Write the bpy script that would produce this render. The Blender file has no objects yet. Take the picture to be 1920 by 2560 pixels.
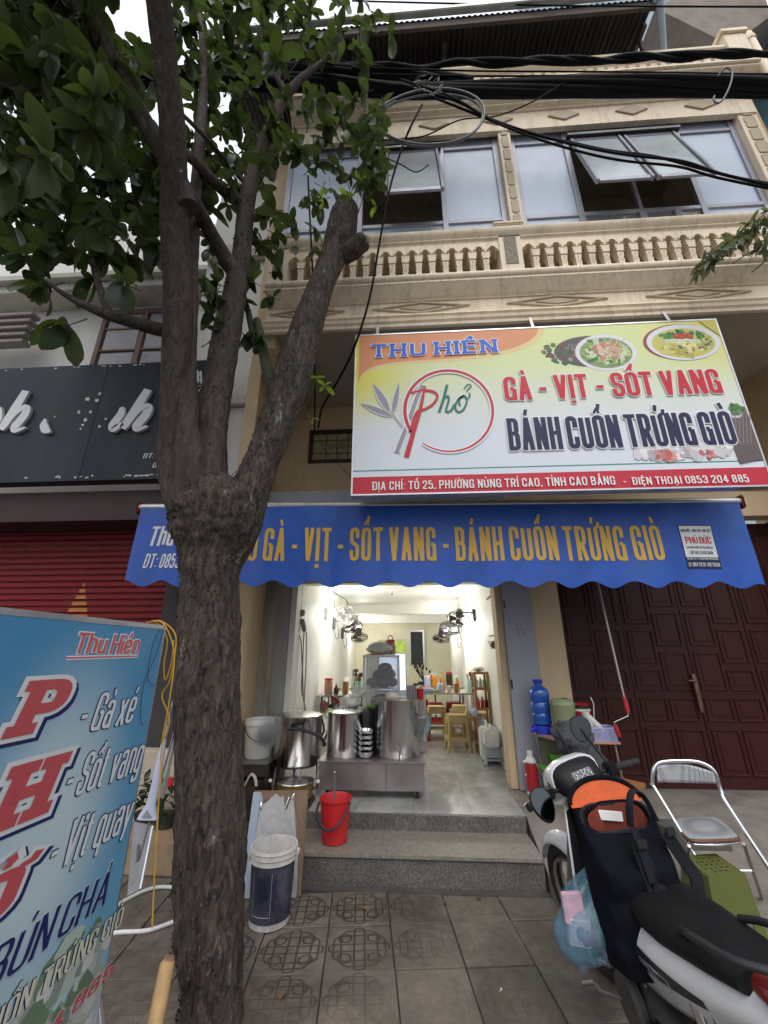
import bpy, bmesh, math, random, unicodedata
from mathutils import Vector, Matrix, noise
random.seed(7)
PI = math.pi
R = math.radians
scene = bpy.context.scene
COL = scene.collection

# ------------------------------------------------------------------ camera, world, sun, exposure
F_PX, TILT, YAW, EYE = 1010.0, R(19.4), R(3.5), 1.6
cam_data = bpy.data.cameras.new('camera')
cam_data.sensor_fit = 'VERTICAL'
cam_data.sensor_height = 36.0
cam_data.lens = 36.0 * F_PX / 2560.0
cam_data.clip_start = 0.05
cam_data.clip_end = 900.0
cam = bpy.data.objects.new('camera', cam_data)
COL.objects.link(cam)
cam.location = (0, 0, EYE)
cam.rotation_euler = (PI / 2 + TILT, 0, YAW)
scene.camera = cam

world = bpy.data.worlds.new('World')
scene.world = world
world.use_nodes = True
wn, wl = world.node_tree.nodes, world.node_tree.links
bg = wn['Background']
sky = wn.new('ShaderNodeTexSky')
sky.sky_type = 'NISHITA'
sky.sun_disc = False
sky.sun_elevation = R(52)
sky.sun_rotation = R(200)
sky.air_density = 1.6
sky.dust_density = 5.0
hsv = wn.new('ShaderNodeHueSaturation')
hsv.inputs['Saturation'].default_value = 0.35
wl.new(sky.outputs[0], hsv.inputs['Color'])
mixw = wn.new('ShaderNodeMixRGB')
mixw.inputs[0].default_value = 0.55
mixw.inputs[2].default_value = (10.6, 11.3, 12.3, 1)
wl.new(hsv.outputs[0], mixw.inputs[1])
# overcast sky: zenith about three times as bright as the horizon
tcw = wn.new('ShaderNodeTexCoord'); spw = wn.new('ShaderNodeSeparateXYZ'); wl.new(tcw.outputs['Generated'], spw.inputs[0])
mrw = wn.new('ShaderNodeMapRange'); mrw.inputs[3].default_value = 0.36; mrw.inputs[4].default_value = 1.0
wl.new(spw.outputs[2], mrw.inputs[0])
vmw = wn.new('ShaderNodeVectorMath'); vmw.operation = 'SCALE'
wl.new(mixw.outputs[0], vmw.inputs[0]); wl.new(mrw.outputs[0], vmw.inputs['Scale'])
wl.new(vmw.outputs[0], bg.inputs[0])
bg.inputs[1].default_value = 0.115

sun_d = bpy.data.lights.new('sun', 'SUN')
sun_d.energy = 0.8
sun_d.angle = R(40)
sun_d.color = (1.0, 0.97, 0.93)
sun = bpy.data.objects.new('sun', sun_d)
COL.objects.link(sun)
sun.rotation_euler = (R(38), 0, R(20))

vs = scene.view_settings
vs.view_transform = 'Standard'
vs.look = 'None'
vs.gamma = 1.0
vs.exposure = 0.62
vs.use_curve_mapping = False
scene.cycles.max_bounces = 7
scene.cycles.diffuse_bounces = 4
scene.cycles.transparent_max_bounces = 12
scene.cycles.use_adaptive_sampling = True
scene.cycles.sample_clamp_indirect = 6.0

# ------------------------------------------------------------------ pixel of the survey sheet -> point on a real plane
_fw = Vector((-math.sin(YAW) * math.cos(TILT), math.cos(YAW) * math.cos(TILT), math.sin(TILT)))
_rt = Vector((math.cos(YAW), math.sin(YAW), 0))
_up = Vector((math.sin(YAW) * math.sin(TILT), -math.cos(YAW) * math.sin(TILT), math.cos(TILT)))
def at(px, py, Y=None, Z=None, X=None):
    d = _fw + _rt * ((px - 960) / F_PX) + _up * ((1280 - py) / F_PX)
    t = Y / d.y if Y is not None else ((Z - EYE) / d.z if Z is not None else X / d.x)
    return Vector((d.x * t, d.y * t, EYE + d.z * t))

# ------------------------------------------------------------------ materials
def lk(nt, a, b): nt.links.new(a, b)
MATS = {}
def mat(name, col, rough=0.6, metal=0.0, var=0.12, scale=6.0, bump=0.0, bscale=60.0, dirt=0.0, dirtcol=(0.06, 0.05, 0.04),
        dscale=2.5, spec=0.5, trans=0.0, coat=0.0, sub=None, stretch=(1, 1, 1), emit=None, alpha=1.0, hue=0.0):
    if name in MATS: return MATS[name]
    m = bpy.data.materials.new(name); MATS[name] = m
    m.use_nodes = True
    nt = m.node_tree; n = nt.nodes; p = n['Principled BSDF']
    p.inputs['Roughness'].default_value = rough
    p.inputs['Metallic'].default_value = metal
    p.inputs['Specular IOR Level'].default_value = spec
    if coat: p.inputs['Coat Weight'].default_value = coat; p.inputs['Coat Roughness'].default_value = 0.08
    if trans: p.inputs['Transmission Weight'].default_value = trans
    if alpha < 1: p.inputs['Alpha'].default_value = alpha
    tc = n.new('ShaderNodeTexCoord')
    mp = n.new('ShaderNodeMapping'); mp.inputs['Scale'].default_value = stretch
    lk(nt, tc.outputs['Object'], mp.inputs[0])
    oi = n.new('ShaderNodeObjectInfo')
    ad = n.new('ShaderNodeVectorMath'); ad.operation = 'ADD'
    ml = n.new('ShaderNodeMath'); ml.operation = 'MULTIPLY'; ml.inputs[1].default_value = 37.0
    lk(nt, oi.outputs['Random'], ml.inputs[0])
    lk(nt, mp.outputs[0], ad.inputs[0]); lk(nt, ml.outputs[0], ad.inputs[1])
    nz = n.new('ShaderNodeTexNoise'); nz.inputs['Scale'].default_value = scale; nz.inputs['Detail'].default_value = 6
    nz.inputs['Roughness'].default_value = 0.62
    lk(nt, ad.outputs[0], nz.inputs['Vector'])
    mr = n.new('ShaderNodeMapRange'); mr.inputs[1].default_value = 0.3; mr.inputs[2].default_value = 0.7
    mr.inputs[3].default_value = 1 - var; mr.inputs[4].default_value = 1 + var
    lk(nt, nz.outputs[0], mr.inputs[0])
    hs = n.new('ShaderNodeHueSaturation'); hs.inputs['Color'].default_value = (*col, 1)
    lk(nt, mr.outputs[0], hs.inputs['Value'])
    if hue:
        hm = n.new('ShaderNodeMapRange'); hm.inputs[3].default_value = 0.5 - hue; hm.inputs[4].default_value = 0.5 + hue
        lk(nt, oi.outputs['Random'], hm.inputs[0]); lk(nt, hm.outputs[0], hs.inputs['Hue'])
    out = hs.outputs[0]
    if dirt:
        n2 = n.new('ShaderNodeTexNoise'); n2.inputs['Scale'].default_value = dscale; n2.inputs['Detail'].default_value = 9
        n2.inputs['Roughness'].default_value = 0.7
        lk(nt, ad.outputs[0], n2.inputs['Vector'])
        m2 = n.new('ShaderNodeMapRange'); m2.inputs[1].default_value = 0.48; m2.inputs[2].default_value = 0.72
        m2.inputs[4].default_value = dirt
        lk(nt, n2.outputs[0], m2.inputs[0])
        mx = n.new('ShaderNodeMixRGB'); mx.inputs[2].default_value = (*dirtcol, 1)
        lk(nt, m2.outputs[0], mx.inputs[0]); lk(nt, out, mx.inputs[1]); out = mx.outputs[0]
    lk(nt, out, p.inputs['Base Color'])
    rr = n.new('ShaderNodeMapRange'); rr.inputs[1].default_value = 0.3; rr.inputs[2].default_value = 0.7
    rr.inputs[3].default_value = max(0.03, rough - 0.08); rr.inputs[4].default_value = min(1, rough + 0.08)
    lk(nt, nz.outputs[0], rr.inputs[0]); lk(nt, rr.outputs[0], p.inputs['Roughness'])
    if bump:
        nb = n.new('ShaderNodeTexNoise'); nb.inputs['Scale'].default_value = bscale; nb.inputs['Detail'].default_value = 4
        lk(nt, ad.outputs[0], nb.inputs['Vector'])
        b = n.new('ShaderNodeBump'); b.inputs['Strength'].default_value = bump; b.inputs['Distance'].default_value = 0.01
        lk(nt, nb.outputs[0], b.inputs['Height']); lk(nt, b.outputs[0], p.inputs['Normal'])
    if emit:
        p.inputs['Emission Color'].default_value = (*emit[0], 1); p.inputs['Emission Strength'].default_value = emit[1]
    return m

# ------------------------------------------------------------------ mesh builder
ORG = {}
class MB:
    def __init__(s): s.v = []; s.f = []; s.k = []; s.m = 0; s.c = None; s.cols = []
    def face(s, idx, m=None):
        s.f.append(idx); s.k.append(s.m if m is None else m); s.cols.append(s.c)
    def add(s, vs_, fs):
        b = len(s.v); s.v += [tuple(p) for p in vs_]
        for q in fs: s.face([b + i for i in q])
    def box(s, x0, y0, z0, x1, y1, z1):
        s.add([(x0,y0,z0),(x1,y0,z0),(x1,y1,z0),(x0,y1,z0),(x0,y0,z1),(x1,y0,z1),(x1,y1,z1),(x0,y1,z1)],
              [(0,3,2,1),(4,5,6,7),(0,1,5,4),(1,2,6,5),(2,3,7,6),(3,0,4,7)]); return s
    def obox(s, c, sz, M=None):
        M = M or Matrix.Identity(3); c = Vector(c); h = Vector(sz) / 2
        vv = [c + M @ Vector((h.x*a, h.y*b, h.z*d)) for d in (-1,1) for a, b in ((-1,-1),(1,-1),(1,1),(-1,1))]
        s.add(vv, [(0,3,2,1),(4,5,6,7),(0,1,5,4),(1,2,6,5),(2,3,7,6),(3,0,4,7)]); return s
    def bar(s, a, b, w, d):
        a, b = Vector(a), Vector(b); z = (b - a)
        q = z.to_track_quat('Z', 'Y').to_matrix()
        return s.obox((a + b) / 2, (w, d, z.length), q)
    def tube(s, pts, r, n=8, cap=True, closed=False, squash=None):
        pts = [Vector(p) for p in pts]; N = len(pts)
        rr = r if isinstance(r, (list, tuple)) else [r] * N
        base = len(s.v); up = None
        for i, p in enumerate(pts):
            if closed: t = pts[(i+1) % N] - pts[i-1]
            else: t = pts[min(i+1, N-1)] - pts[max(i-1, 0)]
            t.normalize()
            if up is None:
                up = t.orthogonal() if abs(t.z) > 0.9 else t.cross(Vector((0,0,1))).cross(t)
            up = (up - t * up.dot(t))
            up = up.normalized() if up.length > 1e-6 else t.orthogonal().normalized()
            sd = t.cross(up)
            for j in range(n):
                a = 2*PI*j/n
                sq = squash or 1.0
                s.v.append(tuple(p + up*math.cos(a)*rr[i]*sq + sd*math.sin(a)*rr[i]))
        segs = N if closed else N - 1
        for i in range(segs):
            i2 = (i+1) % N
            for j in range(n):
                j2 = (j+1) % n
                s.face([base+i*n+j, base+i*n+j2, base+i2*n+j2, base+i2*n+j])
        if cap and not closed:
            s.face([base + j for j in reversed(range(n))]); s.face([base + (N-1)*n + j for j in range(n)])
        return s
    def lathe(s, c, prof, n=24, M=None, cap=True):
        c = Vector(c); M = M or Matrix.Identity(3); base = len(s.v)
        for r, z in prof:
            for j in range(n):
                a = 2*PI*j/n; s.v.append(tuple(c + M @ Vector((r*math.cos(a), r*math.sin(a), z))))
        for i in range(len(prof)-1):
            for j in range(n):
                j2 = (j+1) % n
                s.face([base+i*n+j, base+i*n+j2, base+(i+1)*n+j2, base+(i+1)*n+j])
        if cap:
            if prof[0][0] > 1e-4: s.face([base + j for j in reversed(range(n))])
            if prof[-1][0] > 1e-4: s.face([base + (len(prof)-1)*n + j for j in range(n)])
        return s
    def prism(s, poly, fn, a, b):
        n = len(poly); base = len(s.v)
        for d in (a, b):
            for p in poly: s.v.append(tuple(fn(p[0], p[1], d)))
        s.face([base+i for i in range(n)]); s.face([base+n+i for i in reversed(range(n))])
        for i in range(n):
            j = (i+1) % n; s.face([base+i, base+n+i, base+n+j, base+j])
        return s
    def grid(s, fn, nu, nv, closed_u=False):
        base = len(s.v)
        for i in range(nu+1):
            for j in range(nv+1): s.v.append(tuple(fn(i/nu, j/nv)))
        for i in range(nu):
            for j in range(nv):
                a = base+i*(nv+1)+j; s.face([a, a+nv+1, a+nv+2, a+1])
        return s
    def loft(s, secs, n=16, p=2.6, cap=True):
        """secs: (centre, right vec*halfwidth, up vec*halfheight)"""
        base = len(s.v)
        for c, a, b in secs:
            c, a, b = Vector(c), Vector(a), Vector(b)
            for j in range(n):
                t = 2*PI*j/n; cs, sn = math.cos(t), math.sin(t)
                s.v.append(tuple(c + a*math.copysign(abs(cs)**(2/p), cs) + b*math.copysign(abs(sn)**(2/p), sn)))
        for i in range(len(secs)-1):
            for j in range(n):
                j2 = (j+1) % n; s.face([base+i*n+j, base+i*n+j2, base+(i+1)*n+j2, base+(i+1)*n+j])
        if cap:
            s.face([base+j for j in reversed(range(n))]); s.face([base+(len(secs)-1)*n+j for j in range(n)])
        return s
    def ball(s, c, r, n=10, m=7, sc=(1,1,1)):
        prof = [(max(1e-5, math.sin(PI*i/m))*r, -math.cos(PI*i/m)*r) for i in range(m+1)]
        return s.lathe(c, prof, n, Matrix.Diagonal(sc), cap=False)
    def mesh(s, name, mats, org=Vector((0,0,0)), smooth=30, bevel=0, segs=2, weld=False, recalc=True):
        me = bpy.data.meshes.new(name)
        o = Vector(org)
        me.from_pydata([(a-o.x, b-o.y, c-o.z) for a, b, c in s.v], [], s.f)
        for m in (mats if isinstance(mats, (list, tuple)) else [mats]): me.materials.append(m)
        me.polygons.foreach_set('material_index', s.k)
        if any(c is not None for c in s.cols):
            ca = me.color_attributes.new('Col', 'FLOAT_COLOR', 'CORNER')
            buf = []
            for poly, c in zip(me.polygons, s.cols):
                buf += list((*(c or (1,1,1)), 1)) * poly.loop_total
            ca.data.foreach_set('color', buf)
        bm = bmesh.new(); bm.from_mesh(me)
        if weld: bmesh.ops.remove_doubles(bm, verts=bm.verts, dist=1e-5)
        if recalc: bmesh.ops.recalc_face_normals(bm, faces=bm.faces)
        if bevel:
            ed = [e for e in bm.edges if len(e.link_faces) == 2 and e.calc_face_angle(0) > R(40)]
            bmesh.ops.bevel(bm, geom=ed, offset=bevel, segments=segs, affect='EDGES', clamp_overlap=True)
        bm.to_mesh(me); bm.free()
        if smooth:
            me.shade_smooth(); me.set_sharp_from_angle(angle=R(smooth))
        return me
    def build(s, name, mats, parent=None, **kw):
        org = kw.pop('org', None)
        o0 = ORG.get(parent.name, Vector((0,0,0))) if parent is not None else Vector(org or (0,0,0))
        me = s.mesh(name, mats, org=o0, **kw)
        ob = bpy.data.objects.new(name, me); COL.objects.link(ob)
        if parent is not None: ob.parent = parent
        else: ob.location = o0
        ORG[ob.name] = o0
        return ob

def tag(o, label=None, cat=None, group=None, kind=None):
    if label: o['label'] = label
    if cat: o['category'] = cat
    if group: o['group'] = group
    if kind: o['kind'] = kind
    return o
def thing(name, label, cat, loc=(0,0,0), group=None):
    o = bpy.data.objects.new(name, None); COL.objects.link(o)
    o.empty_display_size = 0.1
    o.location = loc; ORG[o.name] = Vector(loc)
    return tag(o, label, cat, group)
def struct(name, mb, mats, **kw):
    return tag(mb.build(name, mats, **kw), kind='structure')
def kids(o): return [c for c in bpy.data.objects if c.parent == o]
CH = {}
def copy_tree(o, parent=None, children=None):
    c = o.copy(); COL.objects.link(c)
    if parent is not None: c.parent = parent
    for ch in kids(o):
        if ch is not c: copy_tree(ch, c)
    return c
def place(o, me_or_ob, loc, rot=(0,0,0), name=None, sc=(1,1,1)):
    me = me_or_ob.data if hasattr(me_or_ob, 'data') else me_or_ob
    c = bpy.data.objects.new(name or me.name, me); COL.objects.link(c); c.parent = o
    c.location = Vector(loc) - ORG.get(o.name, Vector((0,0,0))); c.rotation_euler = rot; c.scale = sc
    return c

def smooth_path(pts, n=6):
    pts = [Vector(p) for p in pts]; out = []
    for i in range(len(pts)-1):
        p0 = pts[max(i-1,0)]; p1 = pts[i]; p2 = pts[i+1]; p3 = pts[min(i+2, len(pts)-1)]
        for k in range(n):
            t = k/n
            out.append(0.5*((2*p1)+(p2-p0)*t+(2*p0-5*p1+4*p2-p3)*t*t+(3*p1-p0-3*p2+p3)*t**3))
    out.append(pts[-1]); return out
def lerp(a, b, t): return a + (b-a)*t

# ------------------------------------------------------------------ lettering: a pen-drawn condensed alphabet
def rounded(pts, closed, rad):
    pts = [Vector((p[0], p[1])) for p in pts]; out = []; N = len(pts)
    for i, p in enumerate(pts):
        if not closed and i in (0, N-1): out.append(p); continue
        a, b = pts[i-1], pts[(i+1) % N]
        da, db = a-p, b-p
        la, lb = da.length, db.length
        r = min(rad, la*0.5, lb*0.5)
        p0 = p + da/la*r; p1 = p + db/lb*r
        for k in range(6):
            t = k/5; out.append((1-t)**2*p0 + 2*t*(1-t)*p + t*t*p1)
    return out
G = {}
def g(ch, w, *st): G[ch] = (w, st)
O = lambda *p: ('o', p)      # open, sharp
C = lambda *p: ('r', p)      # open, rounded
L = lambda *p: ('c', p)      # closed, rounded
g('A', 1.02, O((0,0),(.5,1)), O((.5,1),(1,0)), O((.2,.27),(.8,.27)))
g('B', .95, O((0,0),(0,1)), C((0,1),(.93,1),(.93,.52),(0,.52)), C((0,.52),(1,.52),(1,0),(0,0)))
g('C', .92, C((1,.66),(1,1),(0,1),(0,0),(1,0),(1,.34)))
g('D', .95, O((0,0),(0,1)), C((0,1),(1,1),(1,0),(0,0)))
g('Đ', .98, O((0,0),(0,1)), C((0,1),(1,1),(1,0),(0,0)), O((-.22,.5),(.4,.5)))
g('E', .78, O((0,0),(0,1)), O((0,1),(1,1)), O((0,.52),(.88,.52)), O((0,0),(1,0)))
g('F', .75, O((0,0),(0,1)), O((0,1),(1,1)), O((0,.5),(.85,.5)))
g('G', .95, C((1,.68),(1,1),(0,1),(0,0),(.95,0),(1,.3)), O((1,.0),(1,.48)), O((.5,.48),(1,.48)))
g('H', .98, O((0,0),(0,1)), O((1,0),(1,1)), O((0,.5),(1,.5)))
g('I', .0, O((0,0),(0,1)))
g('K', .98, O((0,0),(0,1)), O((1,1),(.08,.42)), O((.35,.6),(1,0)))
g('L', .75, O((0,1),(0,0)), O((0,0),(1,0)))
g('M', 1.35, O((0,0),(0,1)), O((0,1),(.5,.1)), O((.5,.1),(1,1)), O((1,1),(1,0)))
g('N', 1.0, O((0,0),(0,1)), O((0,1),(1,0)), O((1,0),(1,1)))
g('O', .96, L((0,0),(1,0),(1,1),(0,1)))
g('P', .92, O((0,0),(0,1)), C((0,1),(1,1),(1,.44),(0,.44)))
g('Q', .96, L((0,0),(1,0),(1,1),(0,1)), O((.6,.2),(1.1,-.1)))
g('R', .96, O((0,0),(0,1)), C((0,1),(.98,1),(.98,.48),(0,.48)), O((.55,.48),(1,0)))
g('S', .92, C((1,.7),(1,1),(0,1),(0,.54),(1,.46),(1,0),(0,0),(0,.3)))
g('T', .92, O((.5,0),(.5,1)), O((-.08,1),(1.08,1)))
g('U', .96, C((0,1),(0,0),(1,0),(1,1)))
g('V', 1.0, O((0,1),(.5,0)), O((.5,0),(1,1)))
g('X', 1.0, O((0,0),(1,1)), O((0,1),(1,0)))
g('Y', 1.0, O((0,1),(.5,.45)), O((1,1),(.5,.45)), O((.5,.5),(.5,0)))
g('0', .88, L((0,0),(1,0),(1,1),(0,1)))
g('1', .35, O((1,0),(1,1)), O((1,.98),(0,.8)))
g('2', .88, C((0,.7),(0,1),(1,1),(1,.6),(0,.12),(0,0)), O((0,0),(1,0)))
g('3', .88, C((0,.75),(0,1),(1,1),(1,.53),(.35,.53)), C((.35,.53),(1,.53),(1,0),(0,0),(0,.27)))
g('4', .95, O((.72,0),(.72,1)), O((.72,1),(0,.26)), O((0,.26),(1.05,.26)))
g('5', .88, O((.95,1),(.05,1)), O((.05,1),(.03,.52)), C((.03,.5),(.1,.62),(1,.62),(1,0),(0,0),(0,.26)))
g('6', .88, C((1,.76),(1,1),(0,1),(0,0),(1,0),(1,.58),(0,.58)))
g('7', .85, O((0,1),(1,1)), O((1,1),(.3,0)))
g('8', .88, L((.04,.53),(.96,.53),(.96,1),(.04,1)), L((0,0),(1,0),(1,.53),(0,.53)))
g('9', .88, C((0,.24),(0,0),(1,0),(1,1),(0,1),(0,.42),(1,.42)))
XH = .74
g('a', .82, O((1,0),(1,.6)), C((.05,XH-.17),(.05,XH),(1,XH),(1,.3)), L((0,0),(1,0),(1,.42),(0,.42)))
g('e', .82, C((1,.2),(1,0),(0,0),(0,XH),(1,XH),(1,.36)), O((0,.36),(1,.36)))
g('g', .82, L((0,.0),(1,.0),(1,XH),(0,XH)), C((1,XH),(1,-.27),(0,-.27),(0,-.12)))
g('h', .82, O((0,0),(0,1)), C((0,.5),(0,XH),(1,XH),(1,0)))
g('i', .0, O((0,0),(0,XH)), O((0,.9),(0,1.0)))
g('ı', .0, O((0,0),(0,XH)))
g('n', .82, O((0,0),(0,XH)), C((0,.5),(0,XH),(1,XH),(1,0)))
g('o', .82, L((0,0),(1,0),(1,XH),(0,XH)))
g('p', .82, O((0,-.3),(0,XH)), L((0,0),(1,0),(1,XH),(0,XH)))
g('q', .82, O((1,-.3),(1,XH)), L((0,0),(1,0),(1,XH),(0,XH)))
g('s', .8, C((1,.55),(1,XH),(0,XH),(0,.39),(1,.35),(1,0),(0,0),(0,.2)))
g('t', .5, C((.4,1),(.4,0),(1.1,0)), O((-.15,XH),(1.1,XH)))
g('u', .82, C((0,XH),(0,0),(1,0),(1,XH)), O((1,0),(1,.3)))
g('v', .9, O((0,XH),(.5,0)), O((.5,0),(1,XH)))
g('x', .9, O((0,0),(1,XH)), O((0,XH),(1,0)))
g('y', .9, O((0,XH),(.5,.02)), O((1,XH),(.3,-.28)))
g('-', .45, O((0,.42),(1,.42)))
g('&', 1.0, C((1.0,.45),(.6,0),(0,0),(0,.42),(.8,.62),(.8,1),(.2,1),(.2,.7),(1.05,0)))
g(':', .0, O((0,.06),(0,.14)), O((0,.6),(0,.68)))
g('.', .0, O((0,0),(0,.08)))
g(',', .0, O((0,.08),(-.05,-.12)))
LOWER = set('aegıhinopqstuvxy')

def text(mb, s, org, ux, uy, width, height, wide=.36, stem=.13, hor=.10, shear=0.0, lift=0.003, space=.10, serif=0.0, rot=None, wordgap=.22, n_off=0, fat=0.0):
    """lettering of total size width x height (cap height) laid on the plane org+ux*x+uy*y; pen strokes stepped 0.15 mm apart"""
    ux, uy = Vector(ux).normalized(), Vector(uy).normalized(); nz = ux.cross(uy)
    x = 0.0; items = []
    for ch in unicodedata.normalize('NFC', s):
        if ch == ' ': x += wordgap; continue
        dec = unicodedata.normalize('NFD', ch); base, marks = dec[0], dec[1:]
        if ch in 'Đ': base = 'Đ'; marks = ''
        if base not in G: base = base.upper()
        if base == 'i' and marks and any(m != '\u0323' for m in marks): base = 'ı'
        w, st = G[base]; gw = w*wide
        items.append((x, gw, st, base, marks)); x += gw + stem + space
    total = x - space
    sx = width/(total) if width else height
    cnt = [0]
    A, B = stem/2, hor/2
    AS, BS = A+fat, B+fat
    fy = lambda y: B + y*(1-2*B)
    def pen(pts, closed=False):
        k = cnt[0] = (cnt[0] + 1) % 9
        zz = lift + (k + n_off)*0.00018
        N = len(pts); Lf, Rt = [], []
        for i in range(N):
            p = pts[i]
            a = pts[i-1] if (closed or i > 0) else None; b = pts[(i+1) % N] if (closed or i < N-1) else None
            d1 = (p-a).normalized() if a is not None and (p-a).length > 1e-7 else None
            d2 = (b-p).normalized() if b is not None and (b-p).length > 1e-7 else None
            d1 = d1 or d2; d2 = d2 or d1
            if d1 is None: continue
            t = (d1+d2); t = t.normalized() if t.length > 1e-6 else d1
            nrm = Vector((-t.y, t.x)); cs = max(.6, nrm.dot(Vector((-d1.y, d1.x))))
            e = Vector((nrm.x*AS, nrm.y*BS))/cs
            q = p.copy()
            if not closed and i == 0: q = q - Vector((d2.x*fat + (d2.x*A*.0), d2.y*fat))
            if not closed and i == N-1: q = q + Vector((d1.x*fat, d1.y*fat))
            Lf.append(q+e); Rt.append(q-e)
        M_ = len(Lf); base = len(mb.v)
        for P_ in (Lf, Rt):
            for q in P_:
                X = (q.x + A)*sx + (q.y*height)*shear
                mb.v.append(tuple(Vector(org) + ux*X + uy*(q.y*height) + nz*zz))
        for i in range(M_ if closed else M_-1):
            j = (i+1) % M_
            mb.face([base+M_+i, base+M_+j, base+j, base+i])
    for x0, gw, st, base, marks in items:
        rad = min(.2, wide*.55) if base not in '5' else .12
        for kind, pts in st:
            pp = []
            for (a, b) in pts:
                X = x0 + (a*gw if gw else a*.3)
                # extend the ends of straight strokes to the outline
                yy = fy(b) if b <= 1 else b
                pp.append(Vector((X, yy)))
            if kind == 'o':
                q0, q1 = pp[0], pp[-1]
                for e, (a, b) in ((0, pts[0]), (-1, pts[-1])):
                    if b == 0: pp[e] = Vector((pp[e].x, 0))
                    elif b == 1: pp[e] = Vector((pp[e].x, 1))
                if abs(pts[0][1]-pts[-1][1]) < .02:   # horizontal bar: reach to the stem edges
                    pp[0] = Vector((pp[0].x, fy(pts[0][1]))); pp[-1] = Vector((pp[-1].x, fy(pts[-1][1])))
                    if base in 'EFLT-H4275': pp[-1].x += A*.7
                    if base in 'T27-5': pp[0].x -= A*.7
                pen(pp)
                if serif and abs(pts[0][0]-pts[-1][0]) < .1 and len(pts) == 2:
                    for e in (0, -1):
                        if pts[e][1] in (0, 1):
                            yv = B if pts[e][1] == 0 else 1-B
                            pen([Vector((pp[e].x-serif, yv)), Vector((pp[e].x+serif, yv))])
            elif kind == 'r': pen(rounded(pp, False, rad))
            else: pen(rounded(pp, True, rad), True)
        top = 1.0 if base not in LOWER else (.80 if base != 'i' else .9)
        cx = x0 + gw/2; mk = stem*.36; W = max(wide*.5, .14)
        sA, sB, sAS, sBS = A, B, AS, BS
        A_, B_ = A, B
        def mark(pts, th=.75):
            nonlocal AS, BS
            o1, o2 = AS, BS
            AS, BS = AS*th if not fat else o1*.85, BS*th if not fat else o2*.85
            pen([Vector(p) for p in pts]); AS, BS = o1, o2
        y = top + .07; right = cx + W*.55
        hat = '\u0302' in marks or '\u0306' in marks
        for m in marks:
            if m == '\u0302': mark([(cx-W*.55, y), (cx, y+.13), (cx+W*.55, y)], .62)
            elif m == '\u0306': mark([(cx-W*.5, y+.13), (cx-W*.25, y+.02), (cx+W*.25, y+.02), (cx+W*.5, y+.13)], .55)
        hx, hy = (cx + W*.45, y + .1) if hat else (cx, y)
        for m in marks:
            if m == '\u0301': mark([(hx-W*.08, hy), (hx+W*.3, hy+.19)])
            elif m == '\u0300': mark([(hx+W*.08, hy), (hx-W*.3, hy+.19)])
            elif m == '\u0303': mark([(hx-W*.5, hy+.03), (hx-W*.2, hy+.12), (hx+W*.2, hy+.03), (hx+W*.5, hy+.12)], .6)
            elif m == '\u0309': mark([(hx-W*.22, hy+.17), (hx+W*.1, hy+.2), (hx+W*.22, hy+.12), (hx, hy+.06), (hx, hy-.01)], .5)
            elif m == '\u0323': mark([(cx-.03, -.14), (cx+.03+.06*0, -.14+.0)] if False else [(cx, -.20), (cx, -.09)], 1.0)
            elif m == '\u031b':
                xe = x0 + gw
                mark([(xe - .02, top-.06), (xe+A*1.4, top-.02), (xe+A*1.9, top+.12)], .7)
    return mb
# ------------------------------------------------------------------ shared materials
CREAM = (.66, .50, .31)
m_cream = mat('cream_paint', CREAM, .75, var=.07, scale=3, bump=.25, bscale=90, dirt=.35, dirtcol=(.30,.23,.15), dscale=1.6, stretch=(1,1,.35))
m_cream_up = mat('balcony_paint', (.84,.71,.54), .7, var=.08, scale=5, bump=.2, bscale=60, dirt=.62, dirtcol=(.44,.35,.23), dscale=2.2, stretch=(4.5,4.5,.5))
m_relief = mat('relief_paint', (.48,.40,.28), .7, var=.08, scale=6, dirt=.3, dirtcol=(.25,.21,.15))
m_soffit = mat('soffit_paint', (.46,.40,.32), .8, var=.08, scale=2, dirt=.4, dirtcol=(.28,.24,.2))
m_white = mat('interior_white', (.80,.79,.72), .6, var=.04, scale=2, dirt=.35, dirtcol=(.55,.5,.38), dscale=1.3, stretch=(1,1,.25))
m_whitewall = mat('neighbour_white', (.74,.73,.70), .8, var=.05, scale=2, dirt=.3, dirtcol=(.45,.43,.4), dscale=1.2, stretch=(1,1,.3))
m_soot = mat('sooty_paint', (.42,.38,.31), .7, var=.2, scale=3, dirt=1.0, dirtcol=(.10,.085,.07), dscale=2.0, stretch=(1,1,.3))
m_greysteel = mat('grey_steel', (.36,.37,.42), .45, var=.06, scale=4, dirt=.3, dirtcol=(.2,.18,.17), dscale=3, stretch=(1,1,.3))
m_alu = mat('aluminium', (.62,.63,.66), .35, .8, var=.05)
m_frame = mat('window_frame_metal', (.30,.31,.36), .45, .3, var=.06)
m_steel = mat('stainless_steel', (.62,.60,.59), .22, 1.0, var=.10, scale=2, stretch=(9,9,.15), dirt=.2, dirtcol=(.3,.25,.2))
m_steel_d = mat('dull_steel', (.42,.38,.38), .38, .9, var=.12, scale=4, dirt=.35, dirtcol=(.2,.15,.13))
m_chrome = mat('chrome', (.85,.86,.88), .12, 1.0, var=.02)
m_black = mat('black_plastic', (.018,.018,.021), .38, var=.2)
m_blackmetal = mat('black_metal', (.02,.02,.022), .4, .3, var=.2)
m_rubber = mat('rubber', (.022,.021,.020), .8, var=.25, bump=.3)
m_red = mat('red_plastic', (.55,.02,.025), .35, var=.07, scale=3)
m_whiteplastic = mat('white_plastic', (.76,.76,.73), .35, var=.04, dirt=.15, dirtcol=(.5,.45,.38))
m_rust = mat('rusty_steel', (.12,.075,.05), .8, .3, var=.35, scale=14)

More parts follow.
